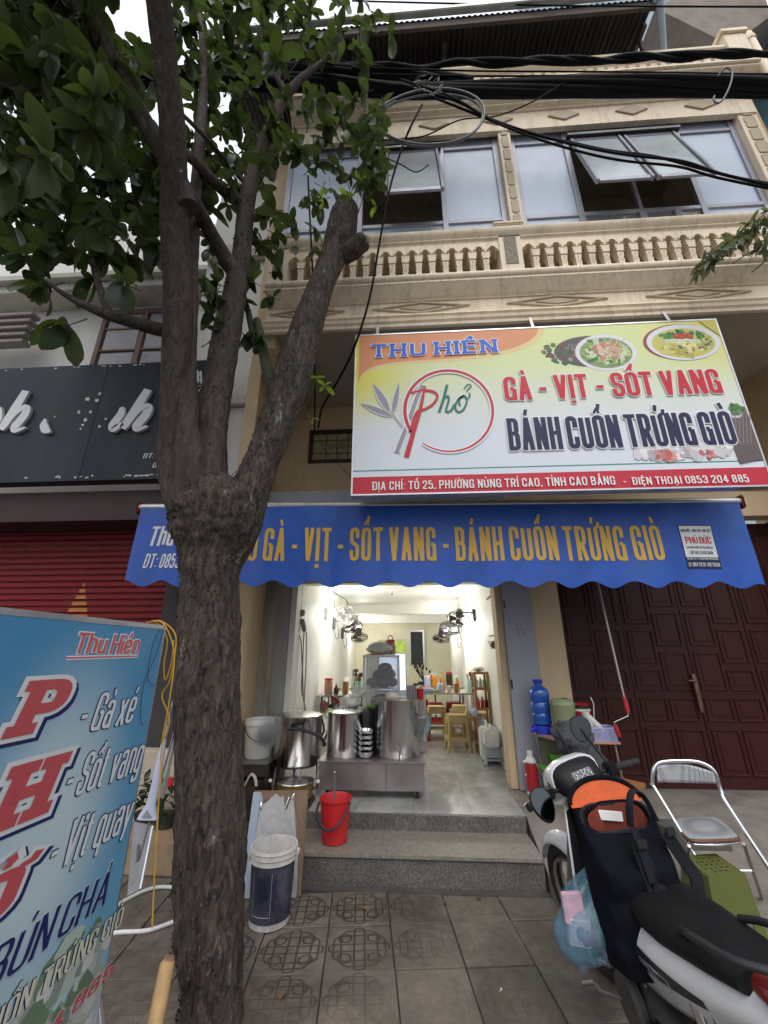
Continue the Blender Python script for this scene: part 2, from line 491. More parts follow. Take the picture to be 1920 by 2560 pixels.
# ground of the street, pavement slabs
mb = MB(); mb.add([(-60,-12,-.03),(60,-12,-.03),(60,60,-.03),(-60,60,-.03)], [(0,1,2,3)])
struct('ground', mb, mat('ground_concrete', (.13,.115,.10), .9, var=.2, scale=3, bump=.4), smooth=0)

def tile_material():
    m = bpy.data.materials.new('pavement_tile'); m.use_nodes = True
    nt = m.node_tree; n = nt.nodes; p = n['Principled BSDF']
    def nd(t, **k):
        x = n.new(t)
        for a, b in k.items(): setattr(x, a, b)
        return x
    def math_(op, a, b=None, c=None):
        x = nd('ShaderNodeMath', operation=op)
        for i, q in enumerate((a, b, c)):
            if q is None: continue
            if isinstance(q, (int, float)): x.inputs[i].default_value = q
            else: lk(nt, q, x.inputs[i])
        return x.outputs[0]
    tc = nd('ShaderNodeTexCoord'); sp = nd('ShaderNodeSeparateXYZ'); lk(nt, tc.outputs['Object'], sp.inputs[0])
    ax, ay = math_('ABSOLUTE', sp.outputs[0]), math_('ABSOLUTE', sp.outputs[1])
    T = .385
    def rbox(cx, cy, hw, hh, r):      # unsigned distance to a rounded-rectangle line
        qx = math_('SUBTRACT', math_('ABSOLUTE', math_('SUBTRACT', ax, cx)), hw-r)
        qy = math_('SUBTRACT', math_('ABSOLUTE', math_('SUBTRACT', ay, cy)), hh-r)
        mx_, my_ = math_('MAXIMUM', qx, 0), math_('MAXIMUM', qy, 0)
        ln = math_('SQRT', math_('ADD', math_('MULTIPLY', mx_, mx_), math_('MULTIPLY', my_, my_)))
        ins = math_('MINIMUM', math_('MAXIMUM', qx, qy), 0)
        return math_('ABSOLUTE', math_('SUBTRACT', math_('ADD', ln, ins), r))
    d = rbox(0, 0, .150, .105, .05)
    d = math_('MINIMUM', d, rbox(0, 0, .105, .150, .05))
    d = math_('MINIMUM', d, rbox(.0, .0, .03, .175, .02))
    d = math_('MINIMUM', d, rbox(.0, .0, .175, .03, .02))
    d = math_('MINIMUM', d, rbox(.085, .085, .035, .035, .03))
    gr = nd('ShaderNodeMapRange'); gr.inputs[1].default_value = .002; gr.inputs[2].default_value = .0075
    gr.inputs[3].default_value = 1; gr.inputs[4].default_value = 0; lk(nt, d, gr.inputs[0])
    n3 = nd('ShaderNodeTexNoise'); n3.inputs['Scale'].default_value = 1.7; n3.inputs['Detail'].default_value = 9; n3.inputs['Roughness'].default_value = .68; n3.inputs['Distortion'].default_value = .6
    g3 = nd('ShaderNodeNewGeometry'); lk(nt, g3.outputs['Position'], n3.inputs['Vector'])
    st3 = nd('ShaderNodeMapRange'); st3.inputs[1].default_value = .38; st3.inputs[2].default_value = .62; st3.inputs[3].default_value = .58; st3.inputs[4].default_value = 1.12; lk(nt, n3.outputs[0], st3.inputs[0])
    ge = nd('ShaderNodeNewGeometry')
    nz = nd('ShaderNodeTexNoise'); nz.inputs['Scale'].default_value = 2.1; nz.inputs['Detail'].default_value = 5
    lk(nt, ge.outputs['Position'], nz.inputs['Vector'])
    # grime sits in the grooves by the step foot more than out on the open pavement
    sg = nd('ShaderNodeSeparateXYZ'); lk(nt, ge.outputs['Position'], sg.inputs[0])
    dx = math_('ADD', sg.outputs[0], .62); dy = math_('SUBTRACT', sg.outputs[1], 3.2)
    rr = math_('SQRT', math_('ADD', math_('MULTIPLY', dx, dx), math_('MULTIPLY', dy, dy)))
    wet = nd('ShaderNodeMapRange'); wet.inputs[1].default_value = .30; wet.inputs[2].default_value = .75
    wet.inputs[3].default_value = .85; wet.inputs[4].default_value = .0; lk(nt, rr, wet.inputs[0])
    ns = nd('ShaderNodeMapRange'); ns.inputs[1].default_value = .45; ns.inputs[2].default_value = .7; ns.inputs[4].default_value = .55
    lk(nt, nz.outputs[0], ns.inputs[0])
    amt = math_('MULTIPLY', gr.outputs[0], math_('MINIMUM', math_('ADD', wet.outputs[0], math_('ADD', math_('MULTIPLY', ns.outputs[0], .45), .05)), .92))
    nf = nd('ShaderNodeTexNoise'); nf.inputs['Scale'].default_value = 14; nf.inputs['Detail'].default_value = 9; nf.inputs['Roughness'].default_value = .7
    lk(nt, ge.outputs['Position'], nf.inputs['Vector'])
    oi = nd('ShaderNodeObjectInfo')
    cr = nd('ShaderNodeValToRGB'); e = cr.color_ramp.elements
    e[0].position = .3; e[0].color = (.078,.060,.047,1); e[1].position = .72; e[1].color = (.225,.19,.155,1)
    lk(nt, math_('ADD', math_('MULTIPLY', nf.outputs[0], .72), math_('ADD', math_('MULTIPLY', oi.outputs['Random'], .12), math_('MULTIPLY', nz.outputs[0], .2))), cr.inputs[0])
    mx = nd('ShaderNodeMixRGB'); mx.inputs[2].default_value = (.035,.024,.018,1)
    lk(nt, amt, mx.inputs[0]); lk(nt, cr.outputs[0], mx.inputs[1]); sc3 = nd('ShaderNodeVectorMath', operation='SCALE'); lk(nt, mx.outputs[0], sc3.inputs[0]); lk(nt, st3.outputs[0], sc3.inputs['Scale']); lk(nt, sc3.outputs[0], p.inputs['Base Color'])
    p.inputs['Roughness'].default_value = .62
    rg = nd('ShaderNodeMapRange'); rg.inputs[3].default_value = .42; rg.inputs[4].default_value = .85
    lk(nt, nf.outputs[0], rg.inputs[0]); lk(nt, rg.outputs[0], p.inputs['Roughness'])
    hgt = math_('SUBTRACT', math_('MULTIPLY', nf.outputs[0], .5), math_('ADD', math_('MULTIPLY', gr.outputs[0], .10), math_('MULTIPLY', amt, .7)))
    b = nd('ShaderNodeBump'); b.inputs['Strength'].default_value = .9; b.inputs['Distance'].default_value = .006
    lk(nt, hgt, b.inputs['Height']); lk(nt, b.outputs[0], p.inputs['Normal'])
    return m
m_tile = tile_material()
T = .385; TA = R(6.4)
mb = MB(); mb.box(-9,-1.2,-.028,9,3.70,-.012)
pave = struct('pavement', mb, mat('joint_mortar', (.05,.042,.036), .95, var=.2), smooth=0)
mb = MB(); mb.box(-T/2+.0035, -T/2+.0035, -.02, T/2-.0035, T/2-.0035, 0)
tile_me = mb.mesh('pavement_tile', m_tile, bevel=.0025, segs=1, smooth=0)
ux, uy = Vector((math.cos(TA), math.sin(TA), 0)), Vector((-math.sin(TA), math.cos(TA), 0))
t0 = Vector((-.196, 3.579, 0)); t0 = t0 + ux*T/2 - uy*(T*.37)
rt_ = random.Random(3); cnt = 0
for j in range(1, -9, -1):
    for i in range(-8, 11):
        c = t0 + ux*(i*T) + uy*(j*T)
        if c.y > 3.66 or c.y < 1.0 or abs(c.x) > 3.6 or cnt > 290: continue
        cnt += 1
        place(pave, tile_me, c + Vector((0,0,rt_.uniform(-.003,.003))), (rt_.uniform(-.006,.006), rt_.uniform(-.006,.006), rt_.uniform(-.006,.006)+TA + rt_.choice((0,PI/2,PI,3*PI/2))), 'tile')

# granite steps up to the shop
FL = .313
def granite():
    m = mat('granite', (.088,.085,.082), .5, var=.25, scale=3, dirt=.5, dirtcol=(.17,.16,.145), dscale=5)
    nt = m.node_tree; n = nt.nodes; p = n['Principled BSDF']
    v = n.new('ShaderNodeTexNoise'); v.inputs['Scale'].default_value = 75; v.inputs['Detail'].default_value = 3; v.inputs['Roughness'].default_value = .8
    ge = n.new('ShaderNodeTexCoord'); lk(nt, ge.outputs['Object'], v.inputs['Vector'])
    c = n.new('ShaderNodeValToRGB'); c.color_ramp.elements[0].position = .35; c.color_ramp.elements[0].color = (.45,.44,.44,1)
    c.color_ramp.elements[1].position = .72; c.color_ramp.elements[1].color = (2.2,2.15,2.1,1)
    lk(nt, v.outputs[0], c.inputs[0])
    old = p.inputs['Base Color'].links[0].from_socket
    mx = n.new('ShaderNodeMixRGB'); mx.blend_type = 'MULTIPLY'; mx.inputs[0].default_value = 1
    lk(nt, old, mx.inputs[1]); lk(nt, c.outputs[0], mx.inputs[2]); lk(nt, mx.outputs[0], p.inputs['Base Color'])
    return m
m_gran = granite()
m_gran_top = mat('worn_granite_tread', (.22,.195,.165), .55, var=.35, scale=30, dirt=.5, dirtcol=(.16,.14,.12), dscale=6)
st = thing('stone_steps', 'two worn grey granite steps leading up into the shop', 'steps', (0,3.65,0))
mb = MB(); mb.box(-1.05,3.665,-.03,.935,3.70,.172); mb.build('riser', m_gran, st, bevel=.004, smooth=0)
mb = MB(); mb.box(-1.05,3.65,.174,.94,4.12,.2); mb.build('tread', m_gran_top, st, bevel=.006, smooth=0)
mb = MB(); mb.box(-1.05,4.095,.19,.935,4.14,FL-.002); mb.build('riser', m_gran, st, bevel=.004, smooth=0)
mb = MB(); mb.box(-1.05,3.70,-.03,.92,4.09,.172); mb.build('core', mat('mortar', (.2,.19,.17), .9), st, smooth=0)
mb = MB(); mb.box(-1.06,3.60,-.02,.95,3.664,.006); mb.build('mortar_strip', mat('dark_mortar', (.07,.062,.055), .85, var=.3, scale=12), st, bevel=.003)

# shop floor: polished stone slabs
m_floor = mat('polished_stone', (.34,.335,.315), .18, var=.3, scale=4, dirt=.8, dirtcol=(.42,.42,.40), dscale=4, stretch=(1,.45,1))
mb = MB(); mb.box(-1.05,4.141,.15,.955,4.9,FL-.008); mb.box(-1.75,4.901,.15,1.12,11.2,FL-.006)
flo = struct('shop_floor', mb, mat('joint_mortar', (.05,.042,.036), .95), smooth=0)
mb = MB(); mb.box(-.299,-.299,-.01,.299,.299,0); sl = mb.mesh('slab', m_floor, smooth=0)
for i in range(-4, 2):
    for j in range(12):
        x0, x1 = max(-1.75 if j > 0 else -1.05, i*.5+.0-.0), min(1.118 if j > 0 else .955, i*.5+.5); y0, y1 = max(4.142, 4.9-.76+j*.6 if j else 4.142), 4.9+(j)*.6-.002
        y0 = 4.142 if j == 0 else 4.902+(j-1)*.6
        if i == 1: x1 = 1.118 if j > 0 else .955
        if x1-x0 < .05: continue
        mb = MB(); mb.box(x0+.001, y0, FL-.0055, x1-.001, y1, FL); mb.build('slab', m_floor, flo, smooth=0)
# cement ramp to the wooden doors, right; left forecourt by the shutter
m_cem = mat('rough_cement', (.20,.175,.15), .85, var=.25, scale=5, bump=.5, bscale=40, dirt=.6, dirtcol=(.10,.085,.07), dscale=2)
mb = MB()
prof = [(3.15,-.02),(3.15,.0),(3.5,.05),(4.05,.24),(4.2,FL-.004),(4.95,FL-.004),(4.95,-.02)]
mb.prism(prof, lambda a,b,d: (d,a,b), .96, 6.2); struct('ramp', mb, m_cem, smooth=25)
mb = MB(); mb.box(1.98,3.9,.05,2.42,4.35,.30); tag(mb.build('threshold_block', mat('dark_cement', (.10,.09,.08), .8, var=.2), smooth=0, bevel=.01, org=(2.2,4.1,.1)),
    'low dark cement block set in the ramp behind the folding chair', 'block')
mb = MB(); mb.box(-7,3.9,-.02,-1.90,5.0,.10); struct('forecourt', mb, m_cem, bevel=.01)
mb = MB(); mb.box(-1.90,4.2,-.02,-1.05,4.9,.18); struct('side_step', mb, m_cem, bevel=.01)

# ------------------------------------------------------------------ the house
H = thing('shophouse', 'cream three storey shophouse with balustraded balcony and blue tinted glazing above the shop', 'house', (0,4.9,0))
YW = 4.9
def hp(name, fn, m, bevel=0, smooth=0, parent=None, **k):
    mb = MB(); fn(mb)
    if len(mb.v) % 8 == 0 and len(mb.f)*8 == len(mb.v)*6 and not name.endswith('window'):   # several boxes: one object each
        o = None
        for i in range(len(mb.v)//8):
            q = MB(); q.v = mb.v[i*8:i*8+8]; q.f = [[j-i*8 for j in f] for f in mb.f[i*6:i*6+6]]; q.k = [0]*6; q.cols = [None]*6
            o = q.build(name, m, parent or H, bevel=bevel, smooth=smooth, **k)
        return o
    return mb.build(name, m, parent or H, bevel=bevel, smooth=smooth, **k)
hp('party_wall', lambda b: b.box(-1.90,4.0,0,-1.75,5.0,4.95), m_cream)
hp('party_wall', lambda b: (b.box(-1.90,4.02,4.95,-1.5,5.2,9.6)), m_cream)
# ground floor wall at Y=4.9 : sooty jamb strips, lintel, mezzanine wall with a small grille window
hp('jamb', lambda b: (b.box(-1.748,4.895,FL,-1.655,5.05,3.3)), m_soot)
hp('jamb', lambda b: (b.box(-1.653,4.88,FL,-1.585,5.04,3.3)), m_soot)
hp('jamb', lambda b: b.box(-1.423,4.89,FL,-1.352,5.1,3.3), m_white)
hp('folding_door', lambda b: b.box(-1.583,4.86,FL,-1.425,4.93,3.3), mat('sooty_steel', (.33,.32,.31), .5, var=.12, scale=2, dirt=.6, dirtcol=(.12,.10,.09), dscale=1.5, stretch=(1,1,.4)), .004)
hp('jamb', lambda b: b.box(1.0,4.86,FL,1.072,5.1,3.3), m_cream, .004)
gd = hp('folding_door', lambda b: (b.box(1.073,4.80,FL,1.40,4.86,3.3)), m_greysteel, .004)
hp('hinge', lambda b: [b.tube([(1.085,4.795,z),(1.085,4.795,z+.09)], .010) for z in (1.25,2.1,2.9)], m_blackmetal, parent=gd, smooth=30)
hp('screw_hole', lambda b: [b.lathe((1.20+dx,4.799,1.86+dz), [(.008,0),(.007,.004)], 8, Matrix.Rotation(R(90),3,'X')) for dx,dz in ((0,.05),(.05,.045),(.01,.0),(.06,.005),(.02,-.04),(.07,-.045))], m_black, parent=gd, smooth=0)['kind'] = 'stuff'
hp('pier', lambda b: b.box(1.40,4.83,FL,1.72,5.1,3.3), m_cream, .004)
hp('mezzanine_wall', lambda b: (b.box(-1.75,4.9,3.3,-1.335,5.1,4.95), b.box(-1.335,4.9,3.3,-.35,5.1,4.06), b.box(-1.335,4.9,4.55,-.35,5.1,4.95), b.box(-.35,4.9,3.3,4.5,5.1,4.95)), m_cream)
gw = hp('transom_window', lambda b: (b.box(-1.34,4.88,4.05,-.34,4.93,4.10), b.box(-1.34,4.88,4.51,-.34,4.93,4.56), b.box(-1.34,4.88,4.10,-1.29,4.93,4.51), b.box(-.39,4.88,4.10,-.34,4.93,4.51)), mat('dark_wood', (.045,.022,.016), .5, var=.2), .004)
hp('pane', lambda b: b.box(-1.29,4.925,4.10,-.39,4.935,4.51), mat('yellowed_glass', (.42,.38,.22), .3, var=.2, scale=6), parent=gw)
def grille(b):
    for x in (-1.1,-.95,-.8,-.6): b.tube([(x,4.905,4.10),(x,4.905,4.51)], .005, 5)
    for z in (4.2,4.4): b.tube([(-1.29,4.905,z),(-.39,4.905,z)], .005, 5)
    for cx, s in ((-1.03,1),(-.87,-1),(-.72,1)):
        b.tube([(cx+s*.05*math.cos(a)*(1-a/9), 4.902, 4.30+.06*math.sin(a)*(1-a/9)) for a in [k*.5 for k in range(14)]], .004, 5)
hp('grille', grille, m_blackmetal, parent=gw, smooth=30)
hp('shutter_housing', lambda b: (b.box(-1.75,4.55,3.20,1.15,4.895,3.5)), m_greysteel, .006)
hp('beam', lambda b: b.box(1.16,4.70,3.12,4.6,4.895,3.42), m_cream, .004)
# soffit and beams below the balcony
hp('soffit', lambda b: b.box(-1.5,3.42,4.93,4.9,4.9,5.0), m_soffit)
hp('beam', lambda b: (b.box(-1.52,3.45,4.72,-1.40,4.9,4.929)), m_cream, .004)
hp('wall', lambda b: (b.box(4.45,4.3,0,4.7,5.2,4.93)), m_cream)
# facade band of the balcony: fascia, mouldings, ledge
X0, X1 = -1.5, 4.9
def mould(b, prof, x0=X0, x1=X1): b.prism(prof, lambda a, z, d: (d, a, z), x0, x1)
hp('fascia', lambda b: mould(b, [(3.42,4.9),(3.39,4.9),(3.39,5.26),(3.42,5.26)]), m_cream_up)
hp('lower_moulding', lambda b: (mould(b, [(3.389,4.84),(3.35,4.84),(3.345,4.87),(3.36,4.885),(3.335,4.90),(3.33,4.925),(3.345,4.935),(3.345,4.95),(3.325,4.965),(3.33,4.985),(3.36,4.995),(3.389,4.995)])), m_cream_up, smooth=35)
hp('cornice_moulding', lambda b: mould(b, [(3.389,5.20),(3.375,5.20),(3.37,5.215),(3.345,5.23),(3.335,5.25),(3.31,5.27),(3.285,5.31),(3.26,5.335),(3.26,5.355),(3.389,5.355)]), m_cream_up, smooth=35)
hp('ledge', lambda b: mould(b, [(3.62,5.357),(3.28,5.357),(3.25,5.37),(3.235,5.40),(3.24,5.43),(3.27,5.455),(3.62,5.455)]), m_cream_up, smooth=50)
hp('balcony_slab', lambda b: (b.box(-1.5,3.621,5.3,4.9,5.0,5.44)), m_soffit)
# diamonds on the fascia
def diamond(cx, cz, hw, hh, d0, name, m, ring=False, y=3.39):
    mb = MB()
    if ring:
        t = .80
        for a, b_ in (((-hw,0),(0,hh)),((0,hh),(hw,0)),((hw,0),(0,-hh)),((0,-hh),(-hw,0))):
            poly = [(cx+a[0],cz+a[1]),(cx+b_[0],cz+b_[1]),(cx+b_[0]*t,cz+b_[1]*.66),(cx+a[0]*t,cz+a[1]*.66)]
            mb.prism(poly, lambda p,q,d: (p,d,q), y-.0005, y-d0)
    else:
        mb.prism([(cx-hw,cz),(cx,cz+hh),(cx+hw,cz),(cx,cz-hh)], lambda p,q,d: (p,d,q), y-.0005, y-d0)
    return mb.build(name, m, H, bevel=.003, segs=1, smooth=0)
for cx in (-1.25, .19, 1.62, 3.05, 4.45):
    if cx > -1.2: diamond(cx-.0, 5.115, .53 if cx>0 else .4, .082, .018, 'diamond_frame', m_relief, True)
    else: diamond(cx+.2, 5.115, .42, .082, .018, 'diamond_frame', m_relief, True)
    diamond(cx if cx > -1.2 else cx+.2, 5.115, .23, .04, .012, 'diamond', m_relief)
# newel piers
def newel(x0, x1):
    w = x1-x0
    nb = MB(); nb.box(x0,3.27,5.456,x1,3.60,6.02); o = nb.build('newel', m_cream_up, H, bevel=.004, smooth=0)
    nb = MB(); nb.box(x0-.05,3.22,6.085,x1+.05,3.64,6.13); nb.box(x0-.03,3.24,6.02,x1+.03,3.62,6.083)
    nb.build('cap', m_cream_up, o, bevel=.012, smooth=30)
    nb = MB(); nb.box(x0+.045,3.262,5.53,x1-.045,3.28,5.94)
    m = mat('pebble_dash', (.27,.24,.19), .9, var=.5, scale=55, bump=1.0, bscale=70)
    nb.build('pebble_panel', m, o, bevel=.012, smooth=0)
for a in ((-1.5,-1.28), (1.06,1.30), (3.95,4.25)): newel(*a)
# balusters under an arched band
bal = MB()
bal.box(-.037,-.045,0,.037,.045,.022)
pr = [(.030,.022),(.034,.04),(.027,.065),(.030,.10),(.026,.13),(.031,.16),(.034,.19),(.030,.215)]
for (a, z0), (b, z1) in zip(pr, pr[1:]):
    base = len(bal.v)
    for r, z in ((a, z0), (b, z1)):
        for sx, sy in ((-1,-1),(1,-1),(1,1),(-1,1)): bal.v.append((sx*r, sy*(r*.9+.01), z))
    for i in range(4):
        j = (i+1) % 4; bal.face([base+i, base+j, base+4+j, base+4+i])
for z0, z1, w in ((.215,.232,.040),(.232,.247,.034),(.247,.268,.046),(.268,.285,.040),(.285,.31,.048)): bal.box(-w,-.05,z0,w,.05,z1)
bal.m = 1
for cx, cz in ((0,.045),(0,.175)): bal.prism([(cx-.010,cz),(cx,cz+.017),(cx+.010,cz),(cx,cz-.017)], lambda p,q,d: (p,d,q), -.0375, -.0405)
for dx in (-.011,.011):
    for dz in (-.011,.011): bal.prism([(dx-.006,.11+dz),(dx,.11+dz+.007),(dx+.006,.11+dz),(dx,.11+dz-.007)], lambda p,q,d: (p,d,q), -.0375, -.0405)
bal_me = bal.mesh('baluster', [m_cream_up, m_relief], smooth=0)
def arches(x0, x1, n, zb=5.456):
    sp = (x1-x0)/n
    for i in range(n+1):
        if 0 < i < n or False: place(H, bal_me, (x0+i*sp, 3.34, zb), name='baluster')
    for i in range(n):
        cx = x0+(i+.5)*sp; r = sp*.5-.036
        pts = [(cx-sp/2, zb+.312),(cx-r, zb+.312)] + [(cx-r*math.cos(a), zb+.325+r*1.15*math.sin(a)) for a in [PI*k/8 for k in range(9)]] + [(cx+r, zb+.312),(cx+sp/2, zb+.312),(cx+sp/2, zb+.44),(cx-sp/2, zb+.44)]
        mb = MB()
        # two halves so that every face is a simple polygon
        mid = len(pts)
        top = [(cx-sp/2, zb+.44), (cx, zb+.44), (cx+sp/2, zb+.44)]
        arc = pts[2:11]
        left = [pts[0], pts[1]] + arc[:5] + [top[1], top[0]]
        rightp = arc[4:] + [pts[11], pts[12], top[2], top[1]]
        for poly in (left, rightp): mb.prism(poly, lambda p,q,d: (p,d,q), 3.285, 3.395)
        a = [ (cx-(r+.022)*math.cos(t), zb+.325+(r+.022)*1.12*math.sin(t)) for t in [PI*k/10 for k in range(11)]]
        b_ = [(cx-r*math.cos(t), zb+.325+r*1.15*math.sin(t)) for t in [PI*k/10 for k in range(11)]]
        for k in range(10): mb.prism([a[k],a[k+1],b_[k+1],b_[k]], lambda p,q,d: (p,d,q), 3.272, 3.285)
        mb.build('arch', m_cream_up, H, smooth=0)
arches(-1.28, 1.06, 16); arches(1.30, 3.95, 18); arches(4.25, 4.9, 4)
hp('handrail', lambda b: (mould(b, [(3.62,5.898),(3.30,5.898),(3.29,5.93),(3.27,5.945),(3.27,5.96),(3.24,5.99),(3.225,6.02),(3.225,6.045),(3.24,6.05),(3.62,6.05)])), m_cream_up, smooth=35)
# dark loggia behind the balusters
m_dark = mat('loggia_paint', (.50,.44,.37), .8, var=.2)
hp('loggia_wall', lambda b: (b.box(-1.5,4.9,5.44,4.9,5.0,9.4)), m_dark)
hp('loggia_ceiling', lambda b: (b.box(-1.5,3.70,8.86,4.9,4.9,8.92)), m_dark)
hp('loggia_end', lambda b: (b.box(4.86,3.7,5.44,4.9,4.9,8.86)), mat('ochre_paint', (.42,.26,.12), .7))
# glazing
m_gl = mat('reeded_glass', (.46,.54,.68), .42, var=.05, scale=5, spec=.6)
def reeded():
    m = m_gl; nt = m.node_tree; n = nt.nodes; p = n['Principled BSDF']
    tc = n.new('ShaderNodeTexCoord'); w = n.new('ShaderNodeTexWave'); w.bands_direction = 'X'; w.inputs['Scale'].default_value = 13.0
    w.inputs['Distortion'].default_value = .6; w.inputs['Detail'].default_value = 2; w.inputs['Detail Scale'].default_value = 3
    lk(nt, tc.outputs['Object'], w.inputs['Vector'])
    b = n.new('ShaderNodeBump'); b.inputs['Strength'].default_value = .12; b.inputs['Distance'].default_value = .01
    lk(nt, w.outputs[0], b.inputs['Height']); lk(nt, b.outputs[0], p.inputs['Normal'])
    old = p.inputs['Base Color'].links[0].from_socket
    mr = n.new('ShaderNodeMapRange'); mr.inputs[3].default_value = .90; mr.inputs[4].default_value = 1.03; lk(nt, w.outputs[0], mr.inputs[0])
    mx = n.new('ShaderNodeVectorMath'); mx.operation = 'SCALE'; lk(nt, old, mx.inputs[0]); lk(nt, mr.outputs[0], mx.inputs['Scale']); lk(nt, mx.outputs[0], p.inputs['Base Color'])
reeded()
m_gl2 = mat('frosted_glass', (.46,.52,.55), .2, var=.07, scale=3, spec=1.0)
m_gl3 = mat('clear_low_glass', (.24,.25,.27), .12, var=.1, spec=1.0, trans=.3)
YG = 3.60
def window_unit(xs, zs, skip=(), alt=()):
    z0, zr, zt, z1 = zs; w = .035
    fr = MB()
    for x in xs: fr.box(x-w, YG-.03, z0, x+w, YG+.03, z1)
    for z in zs:
        for a, b in zip(xs, xs[1:]): fr.box(a+w+.0005, YG-.027, z-w*.8, b-w-.0005, YG+.027, z+w*.8)
    f = fr.build('window', m_frame, H, bevel=.003, segs=1, smooth=0)
    for i, (a, b) in enumerate(zip(xs, xs[1:])):
        for j, (c, d) in enumerate(zip(zs, zs[1:])):
            if (i, j) in skip: continue
            p = MB(); p.box(a+w, YG-.004, c+w*.8, b-w, YG+.004, d-w*.8)
            p.build('pane', m_gl3 if (i, j) in alt else m_gl, f, smooth=0)
    return f
ZS = (6.08, 6.66, 8.06, 8.39)
wl_ = window_unit((-1.50, -.53, .55, 1.275-.0), ZS, skip=((1,1),))
wr_ = window_unit((1.50, 2.195, 3.62, 4.33), ZS, skip=((1,1),), alt=((1,0),))
def sash(f, x0, x1, zt, drop, out):
    L_ = math.hypot(drop, out); u = Vector((0, -out/L_, -drop/L_)); s0 = Vector((0, YG-.04, zt)); w = .05
    q = u.to_track_quat('Z', 'X').to_matrix()
    sb = MB()
    for x in (x0+w/2, x1-w/2): sb.obox(s0+u*L_/2+Vector((x,0,0)), (.03,w,L_), Matrix(((0,1,0),(0,0,0),(0,0,0))) if False else Matrix.Identity(3)) if False else sb.bar(s0+Vector((x,0,0)), s0+u*L_+Vector((x,0,0)), w if abs(q[0][0])>.5 else .03, .03 if abs(q[0][0])>.5 else w)
    for t in (.025, L_-.025): sb.bar(s0+u*t+Vector((x0+w,0,0)), s0+u*t+Vector((x1-w,0,0)), .03, .05)
    o = sb.build('sash', m_frame, f, bevel=.002, segs=1, smooth=0)
    p = MB(); nrm = u.cross(Vector((1,0,0)))*.003
    c = [s0+u*.05+Vector((x0+w,0,0)), s0+u*.05+Vector((x1-w,0,0)), s0+u*(L_-.05)+Vector((x1-w,0,0)), s0+u*(L_-.05)+Vector((x0+w,0,0))]
    p.add([v-nrm for v in c]+[v+nrm for v in c], [(0,1,2,3),(7,6,5,4),(0,4,5,1),(1,5,6,2),(2,6,7,3),(3,7,4,0)])
    p.build('sash_pane', m_gl2, f, smooth=0)
sash(wr_, 2.235, 2.895, 8.03, 1.31, .30); sash(wr_, 2.915, 3.58, 8.03, 1.31, .30)
sash(wl_, -.20, .515, 8.03, 1.33, .34)
hp('window_hood', lambda b: (b.box(2.2,3.50,8.035,3.63,3.565,8.075), b.box(-.5,3.50,8.035,.55,3.565,8.075)), m_black)
hp('mullion', lambda b: (b.box(2.89,YG-.02,6.69,2.93,YG+.02,8.03),), m_frame)
hp('mullion', lambda b: (b.box(2.86,YG-.035,6.1,2.94,YG+.025,6.63), b.box(3.27,YG-.035,6.1,3.35,YG+.025,6.63)), m_frame)
# shelf and air conditioner inside the open left window
ac = thing('air_conditioner', 'grey air conditioner unit seen inside the open left upper window', 'air conditioner', (.3,4.4,7.3))
mb = MB(); mb.box(.0,4.3,7.32,.6,4.6,7.62); mb.build('body', mat('ac_grey', (.30,.29,.27), .6), ac, bevel=.01)
mb = MB(); mb.box(.04,4.285,7.37,.40,4.299,7.58); mb.build('grille', m_black, ac); mb = MB(); mb.box(-.12,4.2,7.26,.62,4.62,7.29); mb.build('shelf', m_whiteplastic, ac)
# pilasters between the windows
def pilaster(x0, x1, z0, z1, y=3.50, step=.245):
    nb = MB(); nb.box(x0,y,z0,x1,3.66,z1); o = nb.build('pilaster', m_cream_up, H, smooth=0)
    z = z0+.02; w = (x1-x0)*.29; cx = (x0+x1)/2
    while z + step*.88 < z1:
        zz = z+step*.88; c = .018
        poly = [(cx-w+c,z),(cx+w-c,z),(cx+w,z+c),(cx+w,zz-c),(cx+w-c,zz),(cx-w+c,zz),(cx-w,zz-c),(cx-w,z+c)]
        p = MB(); p.prism(poly, lambda a,b,d: (a,d,b), y-.0005, y-.012); p.build('relief_block', m_relief, o, bevel=.003, segs=1, smooth=0)
        z += step
pilaster(1.311, 1.464, 6.13, 8.42)
pilaster(4.366, 4.60, 5.44, 8.42)
hp('pier', lambda b: (b.box(4.366,3.67,5.44,4.6,4.9,9.5)), m_cream_up)
# frieze with diamonds, second cornice
hp('frieze', lambda b: (b.box(-1.5,3.48,8.43,4.6,3.70,8.60), b.box(-1.5,3.48,8.19,4.6,3.545,8.4295)), m_cream_up)
for cx in (-.4,.47,1.32,2.19,3.07,3.95):
    diamond(cx, 8.40, .21, .10, .02, 'diamond', m_relief, y=3.48)
hp('upper_cornice', lambda b: mould(b, [(3.70,8.54),(3.46,8.54),(3.45,8.56),(3.40,8.58),(3.40,8.605),(3.36,8.62),(3.33,8.67),(3.27,8.69),(3.25,8.71),(3.25,8.74),(3.70,8.74)], x1=4.62), m_cream_up, smooth=35)
hp('upper_ledge', lambda b: b.box(-1.5,3.22,8.745,4.62,3.70,8.79), m_cream_up, .006)
for i in range(44):
    x = -1.4+i*.137
    if abs(x-4.4) > .12: place(H, bal_me, (x, 3.36, 8.791), name='baluster', sc=(1,1,.8))
hp('upper_handrail', lambda b: mould(b, [(3.62,9.04),(3.33,9.04),(3.30,9.07),(3.27,9.09),(3.24,9.13),(3.24,9.17),(3.62,9.17)], x1=4.3), m_cream_up, smooth=35)
hp('upper_newel', lambda b: (b.box(4.30,3.22,8.791,4.58,3.62,9.36), b.box(4.27,3.19,9.361,4.61,3.65,9.43)), m_cream_up, .006)
